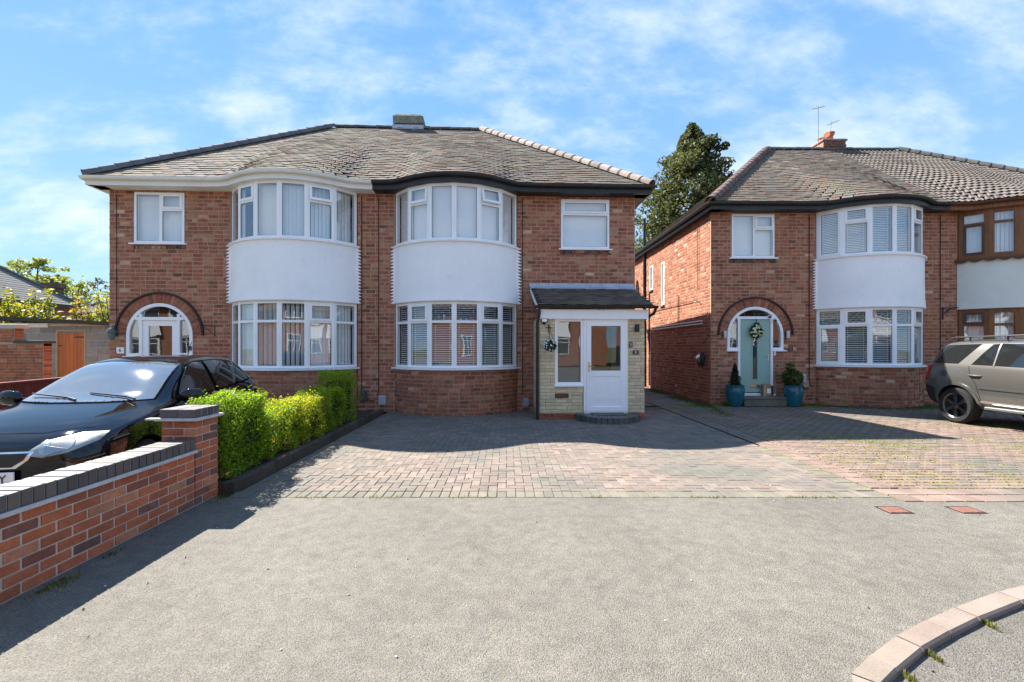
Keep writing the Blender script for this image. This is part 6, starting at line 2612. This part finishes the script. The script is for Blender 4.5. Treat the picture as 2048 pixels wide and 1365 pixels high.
for k in range(4):
    mb.tube([(-.03 - k * .022, (.13 + .01 * k) * math.cos(q), (.15 + .012 * k) * math.sin(q) - .08) for q in np.linspace(0, 2 * math.pi, 20)], .011, 6)
mb.build('lead', M['black_plastic'], t, smooth=True)
mb = MB((.75, .76, .78))
mb.tube([(-.10, -.02, .07), (-.17, -.05, .04), (-.25, -.08, -.01)], [.035, .045, .03], 10)
mb.build('plug', M['gloss'], t, smooth=True)
t = thing('satellite_dish', 'orange-tinted satellite dish on the far end of the sunlit side wall', 'satellite dish', at(OB, YB, X9 - .02, 7.0, 4.45), YB)
mb = MB((.45, .25, .16))
mtx = Vector((-.75, -.25, .35)).normalized().to_track_quat('Z', 'Y').to_matrix()
mb.lathe([(.0, 0), (.15, .02), (.26, .07), (.33, .12), (.325, .125), (.25, .08), (.14, .03), (.0, .012)], 20, (-.25, 0, 0), None, mtx)
mb.build('dish', M['plain'], t, smooth=True)
mb = MB()
mb.tube([(0, 0, -.1), (-.12, 0, -.12), (-.25, 0, 0)], .02, 8)
mb.tube([(-.25, 0, -.25), (-.55, -.1, .0)], .012, 6)
mb.box(-.60, -.5, -.14, -.06, -.03, .05)
mb.build('arm', M['metal_grey'], t)
for i, (dx, lb) in enumerate(((6.12, 'glazed blue-green pot left of the pale green door, holding the conical bush'), (7.68, 'glazed blue-green pot right of the pale green door, holding the loose leafy bush'))):
    t = thing('plant_pot', lb, 'pot', (dx, 12.05, -.005), 0, 'matching glazed pots flanking the pale green door')
    mb = MB()
    mb.lathe([(.13, 0), (.15, .01), (.20, .16), (.235, .36), (.235, .46), (.22, .53), (.228, .55), (.235, .565), (.22, .575), (.20, .56), (.20, .50), (.0, .50)], 28)
    mb.build('pot', M['teal_pot'], t, smooth=True)
    mb = MB()
    mb.lathe([(.195, .505), (.10, .53), (0, .535)], 20)
    mb.build('soil', M['soil'], t)
for i, (dx, lb) in enumerate(((6.12, 'dark green conical evergreen in the pot left of the pale green door'), (7.68, 'loose leafy bush with pale flecks in the pot right of the pale green door'))):
    t = thing('potted_shrub', lb, 'shrub', (dx, 12.05, .515), 0)
    rng = np.random.default_rng(50 + i)
    n = 1800
    if i == 0:
        f = rng.uniform(0, 1, n) ** 1.3
        a = rng.uniform(0, 6.283, n)
        r_ = .18 * (1 - f) ** .7 * (.75 + .25 * np.sin(a * 5 + f * 9)) * rng.uniform(.6, 1.05, n)
        p = np.stack([r_ * np.cos(a), r_ * np.sin(a), .03 + .60 * f], 1)
        pal = [((.022, .045, .018), 4), ((.035, .065, .022), 3)]
        ls = .045
    else:
        q = rng.normal(0, 1, (n, 3))
        q /= np.linalg.norm(q, axis=1)[:, None]
        p = q * rng.uniform(.4, 1, (n, 1)) ** .5 * np.array([.27, .24, .24]) + np.array([-.03, 0, .24])
        k = 160
        p[:k] = np.stack([-.1 + rng.normal(0, .06, k), rng.normal(0, .06, k), .4 + rng.uniform(0, .22, k)], 1)
        pal = [((.05, .09, .02), 4), ((.085, .13, .03), 3), ((.2, .22, .09), 1)]
        ls = .06
    link_mesh('foliage', leaf_mesh('foliage', p, ls, tones_for(n, pal, rng), M['leaf'], rng, .2), t)
    mb = MB()
    mb.tube([(0, 0, 0), (.005, 0, .25), (0, .01, .45)], [.015, .01, .004], 6)
    mb.build('stem', M['bark'], t)
t = thing('parcel', 'brown cardboard parcel with a white label leaning by the pale green door', 'parcel', at(OB, YB, -4.98, -.12, .235), YB)
mb = MB()
mb.box(-.12, .09, -.07, .07, 0, .32)
mb.build('box', M['card'], t)
mb = MB()
mb.box(-.03, .075, -.073, -.0705, .08, .21)
mb.build('label', M['pvc'], t)
mb = MB((.45, .36, .22))
mb.box(-.121, -.06, -.074, -.0705, .0, .32)
mb.build('tape', M['plain'], t)
t = thing('parcel', 'narrow cardboard parcel with a dark strip, right of the labelled one', 'parcel', at(OB, YB, -4.78, -.10, .235), YB)
mb = MB()
mb.box(-.07, .05, -.06, .06, 0, .28)
mb.build('box', M['card'], t)
mb = MB()
mb.box(-.072, -.04, -.064, -.0605, .02, .27)
mb.build('strip', M['black_plastic'], t)
mb = MB()
mb.box(-.03, .03, -.064, -.0605, .02, .06)
mb.build('label', M['pvc'], t)


# ------------------------------------------------------------------ cars
def car_paint(name, color, rough=.25, metal=0.0, coat=1.0):
    m = mat(name, color, rough, .5, metal, coat, grain=(2, .03))
    return m


M['car_black'] = mat('black_car_paint', (.005, .0055, .007), .6, .0, 0.0, 1.0)
M['car_beige'] = car_paint('pale_gold_car_paint', (.215, .212, .198), .26, .75)
M['lamp_shell'] = mat('lamp_shell', (.30, .295, .27), .35, .5, .3)
M['lamp_bowl'] = mat('lamp_bowl', (.42, .42, .40), .3, .5, .6)
M['seam'] = mat('shut_line', (.006, .006, .006), .95, .0)
M['car_glass'] = mat('car_glass', (.012, .014, .015), .03, .9)
M['screen'] = mat('windscreen_glass', (.16, .185, .21), .015, 1.0, 0.35, 1.0)
M['tyre'] = mat('tyre_rubber', (.018, .018, .019), .85, .25, grain=(50, .2))
M['alloy'] = mat('silver_alloy', (.5, .5, .5), .3, .5, .9)
M['dark_alloy'] = mat('dark_alloy', (.10, .10, .105), .28, .5, .7)
M['lamp_glass'] = mat('headlamp_glass', (.62, .62, .58), .10, .8, .0, 1.0)
M['red_lens'] = mat('red_lens', (.35, .01, .012), .1, .6)
M['grey_trim'] = mat('grey_trim', (.06, .062, .066), .5, .4)


def loft(stations, creases=(5,)):
    bm = bmesh.new()
    cl = bm.edges.layers.float.new('crease_edge')
    rings = []
    for (y, zb, ws, wm, zm, wb, zbelt, wr, zre, zt) in stations:
        half = [(0, zb), (.6 * ws, zb), (ws, zb + .03), (wm, zm), (wm * .992, zm + (zbelt - zm) * .6), (wb, zbelt), (wb + (wr - wb) * .5, zbelt + (zre - zbelt) * .52), (wr, zre), (wr * .72, zre + (zt - zre) * .72), (0, zt)]
        ring = [bm.verts.new((x, y, z)) for x, z in half]
        ring += [bm.verts.new((-x, y, z)) for x, z in half[-2:0:-1]]
        rings.append(ring)
    n = len(rings[0])
    for a, b in zip(rings[:-1], rings[1:]):
        for k in range(n):
            f = bm.faces.new((a[k], a[(k + 1) % n], b[(k + 1) % n], b[k]))
            f.smooth = True
    for r in (rings[0], rings[-1]):
        f = bm.faces.new(r)
        f.smooth = True
    bm.edges.ensure_lookup_table()
    for a, b in zip(rings[:-1], rings[1:]):
        for c in creases:
            for k in (c, n - c):
                e = bm.edges.get((a[k], b[k]))
                if e:
                    e[cl] = .45
    bmesh.ops.recalc_face_normals(bm, faces=bm.faces)
    return bm


def body(root, stations, paint, wheels, wr_, name='body'):
    bm = loft(stations)
    me = bpy.data.meshes.new(name)
    bm.to_mesh(me)
    bm.free()
    me.materials.append(paint)
    me.materials.append(M['black_plastic'])
    o = bpy.data.objects.new(name, me)
    COL.objects.link(o)
    ss = o.modifiers.new('s', 'SUBSURF')
    ss.levels = ss.render_levels = 3
    dg = bpy.context.evaluated_depsgraph_get()
    smooth = bpy.data.meshes.new_from_object(o.evaluated_get(dg))
    b2 = bmesh.new()
    b2.from_mesh(smooth)
    bvh = BVHTree.FromBMesh(b2)
    b2.free()
    cut = bpy.data.meshes.new('cut')
    cb = bmesh.new()
    for (x, y, z) in wheels:
        r = bmesh.ops.create_cone(cb, cap_ends=True, segments=40, radius1=wr_, radius2=wr_, depth=.42, matrix=Matrix.Translation((x, y, z)) @ Matrix.Rotation(R(90), 4, 'Y'))
    for f in cb.faces:
        f.material_index = 1
    cb.to_mesh(cut)
    cb.free()
    cut.materials.append(M['black_plastic'])
    cut.materials.append(M['black_plastic'])
    co = bpy.data.objects.new('cut', cut)
    COL.objects.link(co)
    bo = o.modifiers.new('b', 'BOOLEAN')
    bo.object = co
    bo.operation = 'DIFFERENCE'
    bo.solver = 'EXACT'
    bpy.context.view_layer.update()
    dg = bpy.context.evaluated_depsgraph_get()
    res = bpy.data.meshes.new_from_object(o.evaluated_get(dg))
    o.modifiers.clear()
    o.data = res
    bpy.data.objects.remove(co)
    res.set_sharp_from_angle(angle=R(42))
    o.parent = root
    return o, bvh


def patch(root, bvh, poly, dirv, material, name, off=.004, thick=.003, res=.07):
    """a panel that follows the body: poly = 3-D points seen along dirv, cast on to the shell"""
    dirv = Vector(dirv).normalized()
    bm = bmesh.new()
    vs = [bm.verts.new(p) for p in poly]
    f = bm.faces.new(vs)
    bmesh.ops.triangulate(bm, faces=[f])
    for _ in range(6):
        long = [e for e in bm.edges if e.calc_length() > res]
        if not long:
            break
        bmesh.ops.subdivide_edges(bm, edges=long, cuts=1)
        bmesh.ops.triangulate(bm, faces=bm.faces)
    missed = []
    for v in bm.verts:
        hit = bvh.ray_cast(v.co, dirv)
        if hit[0] is None:
            missed.append(v)
            continue
        nrm = hit[1] if hit[1].dot(dirv) < 0 else -hit[1]
        v.co = hit[0] + nrm * off
    if missed:
        bmesh.ops.delete(bm, geom=missed, context='VERTS')
    bmesh.ops.recalc_face_normals(bm, faces=bm.faces)
    if sum((f.normal.dot(dirv) * f.calc_area() for f in bm.faces)) > 0:
        bmesh.ops.reverse_faces(bm, faces=bm.faces)
    be = [e for e in bm.edges if e.is_boundary]
    ex = bmesh.ops.extrude_edge_only(bm, edges=be)
    bmesh.ops.translate(bm, verts=[g for g in ex['geom'] if isinstance(g, bmesh.types.BMVert)], vec=dirv * (off + thick + .003))
    for f in bm.faces:
        f.smooth = True
    me = bpy.data.meshes.new(name)
    bm.to_mesh(me)
    bm.free()
    me.materials.append(material)
    me.set_sharp_from_angle(angle=R(50))
    o = bpy.data.objects.new(name, me)
    COL.objects.link(o)
    o.parent = root
    return o


def strip(pts, w):
    """outline of a narrow band along a 2-D polyline"""
    L_, R_ = [], []
    for i, p in enumerate(pts):
        a = Vector(pts[max(0, i - 1)])
        b = Vector(pts[min(len(pts) - 1, i + 1)])
        d = (b - a).normalized()
        n = Vector((-d.y, d.x)) * w / 2
        L_.append(Vector(p) + n)
        R_.append(Vector(p) - n)
    return L_ + R_[::-1]


def side(poly, s):
    return [(s * 2.0, p[0], p[1]) for p in poly]


def wheel(root, x, y, r, w, s, rim_m, spokes, twin=False):
    mb = MB()
    rot = Matrix.Rotation(R(90), 3, 'Y')
    mb.lathe([(r * .70, -w / 2), (r * .88, -w / 2 - .004), (r * .97, -w / 2 + .02), (r, -w * .3), (r, w * .3), (r * .97, w / 2 - .02), (r * .88, w / 2 + .004), (r * .70, w / 2), (r * .68, w / 2 - .05), (r * .68, -w / 2 + .05), (r * .70, -w / 2)], 36, (0, 0, 0), None, rot, False)
    t = mb.build('wheel', M['tyre'], root, (x, y, r), smooth=True)
    rm = MB()
    xo = s * (w / 2 - .012)
    ri = r * .71
    k = 36
    for (r0, r1, x0, x1) in ((ri, ri * .90, xo + s * .010, xo - s * .012),):
        vs, fs = [], []
        for i in range(k):
            a = 2 * math.pi * i / k
            for rr, xx in ((r0, x0), (r1, x1), (r1 * .97, x1 - s * .06)):
                vs.append((xx, rr * math.cos(a), rr * math.sin(a)))
        for i in range(k):
            j = (i + 1) % k
            for q in range(2):
                fs.append((i * 3 + q, j * 3 + q, j * 3 + q + 1, i * 3 + q + 1))
        rm.add(vs, fs)
    for i in range(spokes):
        for da in ((-.09, .09) if twin else (0,)):
            a = 2 * math.pi * i / spokes + da
            m = Matrix.Rotation(a, 4, 'X')
            ww = .022 if twin else .034
            lo = [(xo - s * .016, -ww * .8, ri * .15), (xo - s * .016, ww * .8, ri * .15), (xo - s * .004, ww * .55, ri * .93), (xo - s * .004, -ww * .55, ri * .93)]
            hi = [(p[0] - s * .03, p[1], p[2]) for p in lo]
            rm.add([m @ Vector(p) for p in lo + hi], [(0, 1, 2, 3), (0, 4, 5, 1), (1, 5, 6, 2), (2, 6, 7, 3), (3, 7, 4, 0)])
    rm.lathe([(ri * .22, -.02), (ri * .22, .012), (ri * .12, .018), (0, .018)], 16, (xo - s * .02, 0, 0), None, Matrix.Rotation(R(90 * s), 3, 'Y'))
    rm.build('rim', rim_m, t)
    dk = MB()
    dk.lathe([(ri * .95, -.01), (ri * .95, .01)], 24, (xo - s * .075, 0, 0), None, rot)
    dk.build('brake_disc', M['black_plastic'], t)
    return t


# --- black hatchback, nose towards the road
hb = thing('parked_car', 'shiny black hatchback parked nose-out behind the brick wall, sunlight on its windscreen', 'car', (-4.74, 5.74, -.005), R(9.5))
ST = [(-1.99, .33, .42, .50, .50, .46, .61, .36, .64, .655), (-1.93, .24, .60, .68, .50, .62, .67, .46, .715, .73), (-1.78, .20, .70, .775, .51, .71, .735, .54, .785, .805), (-1.50, .19, .755, .83, .53, .765, .80, .58, .855, .88),
      (-1.15, .19, .77, .845, .55, .785, .855, .60, .915, .94), (-.86, .19, .775, .845, .56, .79, .895, .62, .955, .985), (-.70, .19, .775, .845, .565, .795, .91, .63, 1.03, 1.055), (-.35, .19, .775, .845, .57, .795, .925, .605, 1.215, 1.245), (.0, .19, .775, .845, .57, .795, .94, .575, 1.355, 1.40),
      (.30, .19, .775, .845, .575, .793, .95, .565, 1.405, 1.452), (.75, .19, .775, .845, .58, .79, .965, .56, 1.415, 1.47), (1.15, .19, .77, .845, .59, .785, .985, .555, 1.405, 1.465), (1.50, .19, .765, .84, .60, .775, 1.005, .545, 1.375, 1.435),
      (1.74, .20, .75, .83, .61, .76, 1.02, .535, 1.30, 1.35), (1.87, .21, .72, .80, .61, .735, 1.00, .53, 1.12, 1.16), (1.95, .26, .66, .75, .60, .70, .90, .50, .96, .985), (2.0, .36, .55, .64, .60, .60, .80, .44, .84, .855)]
RW = .305
WY = (-1.22, 1.26)
bd, bvh = body(hb, ST, M['car_black'], [(s * .84, y, RW) for s in (-1, 1) for y in WY], .355)
for s in (-1, 1):
    for y in WY:
        wheel(hb, s * .745, y, RW, .19, s, M['alloy'], 7)
    fw = [(-.50, .965), (-.10, .98), (.36, .985), (.40, 1.36), (.22, 1.365), (.02, 1.31), (-.24, 1.16)]
    rw_ = [(.47, .99), (1.02, 1.015), (1.15, 1.10), (1.10, 1.36), (.80, 1.38), (.49, 1.375)]
    qw = [(1.13, 1.03), (1.60, 1.06), (1.54, 1.20), (1.38, 1.33), (1.17, 1.35), (1.21, 1.12)]
    allw = [(-.58, .955), (.4, .972), (1.05, 1.0), (1.66, 1.045), (1.58, 1.23), (1.4, 1.36), (.85, 1.395), (.3, 1.385), (-.02, 1.325), (-.3, 1.15)]
    patch(hb, bvh, side(allw, s), (-s, 0, 0), M['seam'], 'window_surround', .002, .001)
    for w_ in (fw, rw_, qw):
        patch(hb, bvh, side(w_, s), (-s, 0, 0), M['car_glass'], 'side_window', .006, .002)
    for ln in ([(.43, .96), (.44, .62), (.42, .26)], [(-.62, .93), (-.66, .65), (-.60, .28)], [(1.16, 1.0), (1.06, .78), (.95, .62)]):
        patch(hb, bvh, side(strip(ln, .008), s), (-s, 0, 0), M['seam'], 'door_seam', .001, .0005)
    patch(hb, bvh, side(strip([(-.75, .53), (.2, .54), (.95, .56)], .035), s), (-s, 0, 0), M['car_black'], 'rub_strip', .010, .009)
    for y in (.22, 1.0):
        mb = MB()
        mb.tube([(s * .822, y - .1, .86), (s * .85, y - .05, .865), (s * .85, y + .05, .87), (s * .822, y + .09, .87)], .013, 8)
        mb.build('door_handle', M['car_black'], hb, smooth=True)
    # swept-back headlamp
    hl = [Vector((s * .50, -2.6, .64)), Vector((s * .63, -2.55, .615)), Vector((s * .76, -2.40, .645)), Vector((s * .845, -2.1, .715)), Vector((s * .86, -2.0, .775)), Vector((s * .76, -2.25, .785)), Vector((s * .61, -2.5, .74))]
    patch(hb, bvh, hl, (-s * .35, 1, 0), M['lamp_shell'], 'headlamp_bezel', .003, .001, .05)
    hc = sum(hl, Vector()) / len(hl)
    patch(hb, bvh, [hc + (p - hc) * .9 for p in hl], (-s * .35, 1, 0), M['glass_low'], 'headlight', .016, .004, .05)
    for (k, rr) in ((.30, .052), (.62, .045)):
        c0 = hl[0].lerp(hl[3], k) + Vector((0, 0, .028))
        patch(hb, bvh, [c0 + Vector((s * rr * .8 * math.cos(q), 0, rr * math.sin(q))) for q in np.linspace(0, 6.283, 15)[:-1]], (-s * .35, 1, 0), M['lamp_bowl'], 'lamp_reflector', .009, .003, .03)
    patch(hb, bvh, [hc + (p - hc) * .9 for p in (hl[1], hl[2] + Vector((0, 0, .02)), hl[1].lerp(hl[6], .7))], (-s * .35, 1, 0), M['metal_grey'], 'lamp_reflector', .014, .002, .05)
    fg = [Vector((s * (.52 + .075 * math.cos(q)), -2.6, .33 + .05 * math.sin(q))) for q in np.linspace(0, 2 * math.pi, 14)[:-1]]
    patch(hb, bvh, fg, (0, 1, 0), M['lamp_glass'], 'fog_lamp', .006, .003, .04)
    tl = [Vector((s * 1.4, 1.74, .97)), Vector((s * 1.4, 1.9, .93)), Vector((s * 1.4, 1.93, .70)), Vector((s * 1.4, 1.80, .72))]
    patch(hb, bvh, tl, (-s, 0, 0), M['red_lens'], 'tail_lamp', .006, .003)
    mb = MB()
    mt = Matrix.Translation((s * .925, -.56, 1.0)) @ Matrix.Rotation(R(s * 12), 4, 'Z')
    vs = []
    mb.lathe([(0, -.13), (.055, -.115), (.080, -.06), (.085, 0), (.078, .07), (.05, .12), (0, .13)], 16, (0, 0, 0), None, (Matrix.Rotation(R(90), 3, 'Y')))
    mb.v = [tuple(mt @ Vector((p[0], p[1] * .75, p[2]))) for p in mb.v]
    mb.tube([(s * .76, -.50, .955), (s * .87, -.54, .975)], [.035, .03], 8)
    mb.build('wing_mirror', M['car_black'], hb, smooth='full')
ws = [(-.66, .975), (-.3, .965), (.3, .965), (.66, .975), (.60, 1.15), (.53, 1.355), (.28, 1.39), (-.28, 1.39), (-.53, 1.355), (-.60, 1.15)]
patch(hb, bvh, [(p[0], -3, p[1]) for p in ws], (0, 1, 0), M['seam'], 'screen_surround', .002, .001)
wc = Vector((0, 1.18))
patch(hb, bvh, [(p[0] * .965, -3, wc.y + (p[1] - wc.y) * .955) for p in ws], (0, 1, 0), M['screen'], 'windscreen', .005, .002)
gr = [(-.33, .655), (.33, .655), (.30, .60), (.22, .545), (-.22, .545), (-.30, .60)]
patch(hb, bvh, [(p[0] * 1.12, -3, .6 + (p[1] - .6) * 1.25) for p in gr], (0, 1, 0), M['chrome'], 'grille_surround', .006, .004, .05)
patch(hb, bvh, [(p[0], -3, p[1]) for p in gr], (0, 1, 0), M['black_plastic'], 'grille', .012, .003, .05)
lw = [(-.36, .37), (.36, .37), (.30, .27), (-.30, .27)]
patch(hb, bvh, [(p[0], -3, p[1]) for p in lw], (0, 1, 0), M['black_plastic'], 'air_intake', .005, .003, .05)
mb = MB((.75, .75, .74))
mb.box(-.26, .26, -2.03, -2.015, .40, .51)
npl = mb.build('number_plate', M['plain'], hb)
digit(npl, 'Y', .10, (.185, -2.032, .452), M['black_ink'])
patch(hb, bvh, [(p.x, p.y, 4) for p in strip([(-.60, -1.62), (-.3, -1.78), (.3, -1.78), (.60, -1.62)], .008)], (0, 0, -1), M['seam'], 'bonnet_seam', .001, .0005)
mb = MB()
for (x0, x1) in ((-.58, -.05), (-.02, .52)):
    mb.tube([(x1, -.90, 1.0), (x1 - .12, -.83, 1.02), (x0, -.73, 1.06)], [.012, .010, .007], 6)
mb.build('wiper', M['black_plastic'], hb)
mb = MB()
mb.tube([(0, 1.25, 1.44), (0, 1.38, 1.66)], .005, 6)
mb.build('aerial', M['black_plastic'], hb)
mb = MB((.2, .2, .2))
mb.box(-.26, .26, 1.985, 2.02, .62, .73)
mb.build('rear_plate', M['plain'], hb)

# --- pale gold off-roader on the right-hand drive, nose towards the road
sv = thing('parked_car', 'silver-beige four-wheel-drive estate car with roof rails and black alloy wheels', 'car', (10.24, 8.0, -.005), 0.0)
ST = [(-2.24, .42, .62, .72, .62, .66, .88, .55, .93, .95), (-2.15, .32, .78, .86, .62, .80, .97, .62, 1.02, 1.04), (-1.9, .30, .86, .93, .64, .86, 1.04, .66, 1.09, 1.11), (-1.5, .30, .88, .945, .66, .885, 1.09, .68, 1.14, 1.165), (-1.1, .30, .88, .95, .67, .895, 1.11, .70, 1.17, 1.20),
      (-.9, .30, .88, .95, .67, .90, 1.12, .71, 1.24, 1.27), (-.5, .30, .88, .95, .68, .90, 1.14, .70, 1.50, 1.53), (-.2, .30, .88, .95, .68, .90, 1.15, .69, 1.65, 1.69), (.2, .30, .88, .95, .68, .90, 1.16, .685, 1.70, 1.745), (.8, .30, .88, .95, .69, .90, 1.17, .685, 1.71, 1.76),
      (1.4, .30, .88, .95, .70, .895, 1.19, .68, 1.70, 1.75), (1.78, .30, .87, .945, .71, .885, 1.20, .67, 1.675, 1.725), (1.90, .31, .86, .935, .72, .87, 1.20, .65, 1.60, 1.63), (1.98, .33, .85, .925, .73, .86, 1.19, .645, 1.44, 1.46), (2.04, .36, .82, .90, .73, .83, 1.16, .63, 1.26, 1.28), (2.08, .44, .72, .82, .70, .74, 1.02, .58, 1.07, 1.09)]
RW = .372
WY = (-1.33, 1.33)
bd, bvh = body(sv, ST, M['car_beige'], [(s * .94, y, RW) for s in (-1, 1) for y in WY], .435)
for s in (-1, 1):
    for y in WY:
        wheel(sv, s * .835, y, RW, .235, s, M['dark_alloy'], 6, True)
    q1 = [(1.30, 1.235), (2.02, 1.235), (1.90, 1.62), (1.72, 1.645), (1.02 + .42, 1.645)]
    q0 = [(.66, 1.215), (1.06, 1.225), (.92, 1.45), (.80, 1.63), (.69, 1.635)]
    r1 = [(.62, 1.215), (-.22, 1.19), (-.16, 1.62), (.64, 1.64)]
    f1 = [(-.38, 1.19), (-.95, 1.18), (-.62, 1.42), (-.36, 1.585), (-.30, 1.60)]
    q1 = [(1.33, 1.235), (1.94, 1.24), (1.88, 1.48), (1.78, 1.62), (1.02, 1.64)]
    for w_, nm in ((q1, 'quarter_window'), (q0, 'quarter_window'), (r1, 'side_window'), (f1, 'side_window')):
        patch(sv, bvh, side(w_, s), (-s, 0, 0), M['car_glass'], nm, .005, .003)
    patch(sv, bvh, side([(-.22, 1.18), (-.38, 1.18), (-.31, 1.61), (-.16, 1.62)], s), (-s, 0, 0), M['metal_grey'], 'door_pillar', .004, .002)
    patch(sv, bvh, side(strip([(.64, 1.2), (.66, 1.64)], .028), s), (-s, 0, 0), M['car_beige'], 'window_divider', .009, .004)
    for ln in ([(-.30, 1.17), (-.31, .8), (-.30, .42)], [(1.10, 1.2), (1.04, 1.0), (.92, .85), (.85, .55)]):
        patch(sv, bvh, side(strip(ln, .009), s), (-s, 0, 0), M['seam'], 'door_seam', .001, .0005)
    patch(sv, bvh, side(strip([(.86, .77), (.3, .76), (-.9, .745)], .03), s), (-s, 0, 0), M['car_beige'], 'rub_strip', .014, .012)
    patch(sv, bvh, side(strip([(.86, .50), (0, .485), (-.95, .48)], .035), s), (-s, 0, 0), M['chrome'], 'sill_trim', .012, .01)
    mb = MB()
    mb.cbox(min(s * .90, s * .985), max(s * .90, s * .985), -.80, .72, .37, .42, .012)
    mb.build('side_step', M['alloy'], sv)
    for y in (.95, -.15):
        mb = MB()
        mb.tube([(s * .925, y - .13, 1.005), (s * .965, y - .07, 1.01), (s * .965, y + .07, 1.015), (s * .925, y + .12, 1.015)], .020, 8)
        mb.build('door_handle', M['grey_trim'], sv, smooth=True)
    # flared wheel arch, lamp and bumper
    for wy in WY:
        n = 18
        arc = [(wy + .455 * math.cos(q), RW + .455 * math.sin(q)) for q in np.linspace(R(-12), R(192), n)]
        patch(sv, bvh, side(strip(arc, .055), s), (-s, 0, 0), M['car_beige'] if wy < 0 else M['car_beige'], 'arch_flare', .018, .016, .06)
    rc = [(1.36, 1.205), (2.24, 1.20), (2.24, .80), (1.84, .72), (1.70, .80), (1.52, .87), (1.34, .89)]
    bp_ = [(1.80, .71), (2.06, .79), (2.07, .36), (1.80, .36)]
    patch(sv, bvh, side(bp_, s), (-s, 0, 0), M['black_plastic'], 'rear_bumper', .012, .01)
    tl = [(1.89, 1.19), (2.06, 1.17), (2.07, .84), (1.95, .90)]
    patch(sv, bvh, side(tl, s), (-s, 0, 0), M['red_lens'], 'tail_lamp', .012, .008, .05)
    fl_ = [(1.60 + .06 * math.cos(q), 1.02 + .06 * math.sin(q)) for q in np.linspace(0, 2 * math.pi, 14)[:-1]]
    patch(sv, bvh, side(fl_, s), (-s, 0, 0), M['grey_trim'], 'fuel_flap', .007, .003, .05)
    mb = MB()
    mb.tube([(s * .66, 1.75, 1.72), (s * .655, 1.62, 1.785), (s * .655, .2, 1.80), (s * .655, -.25, 1.77), (s * .66, -.35, 1.69)], .017, 8)
    for y in (1.3, .6):
        mb.tube([(s * .655, y, 1.70), (s * .655, y, 1.79)], .016, 6)
    mb.build('roof_rail', M['black_plastic'], sv, smooth=True)
    mb = MB()
    mb.lathe([(0, -.12), (.07, -.10), (.105, 0), (.08, .10), (0, .12)], 14, (s * 1.03, -.72, 1.20), None, Matrix.Rotation(R(90), 3, 'Y'))
    mb.tube([(s * .88, -.70, 1.15), (s * .98, -.72, 1.17)], .035, 8)
    mb.build('wing_mirror', M['car_beige'], sv, smooth='full')
    hl = [(s * .52, -3, .80), (s * .80, -3, .80), (s * .80, -3, .98), (s * .52, -3, .96)]
    patch(sv, bvh, hl, (0, 1, 0), M['lamp_glass'], 'headlight', .006, .004)
ws = [(-.70, 1.23), (.70, 1.23), (.64, 1.64), (-.64, 1.64)]
patch(sv, bvh, [(p[0], -3, p[1]) for p in ws], (0, 1, 0), M['car_glass'], 'windscreen', .004, .003)
rwn = [(-.62, 1.22), (.62, 1.22), (.58, 1.60), (-.58, 1.60)]
patch(sv, bvh, [(p[0], 3, p[1]) for p in rwn], (0, -1, 0), M['car_glass'], 'rear_window', .004, .003)
gr = [(-.45, .82), (.45, .82), (.45, .95), (-.45, .95)]
patch(sv, bvh, [(p[0], -3, p[1]) for p in gr], (0, 1, 0), M['black_plastic'], 'grille', .006, .003)
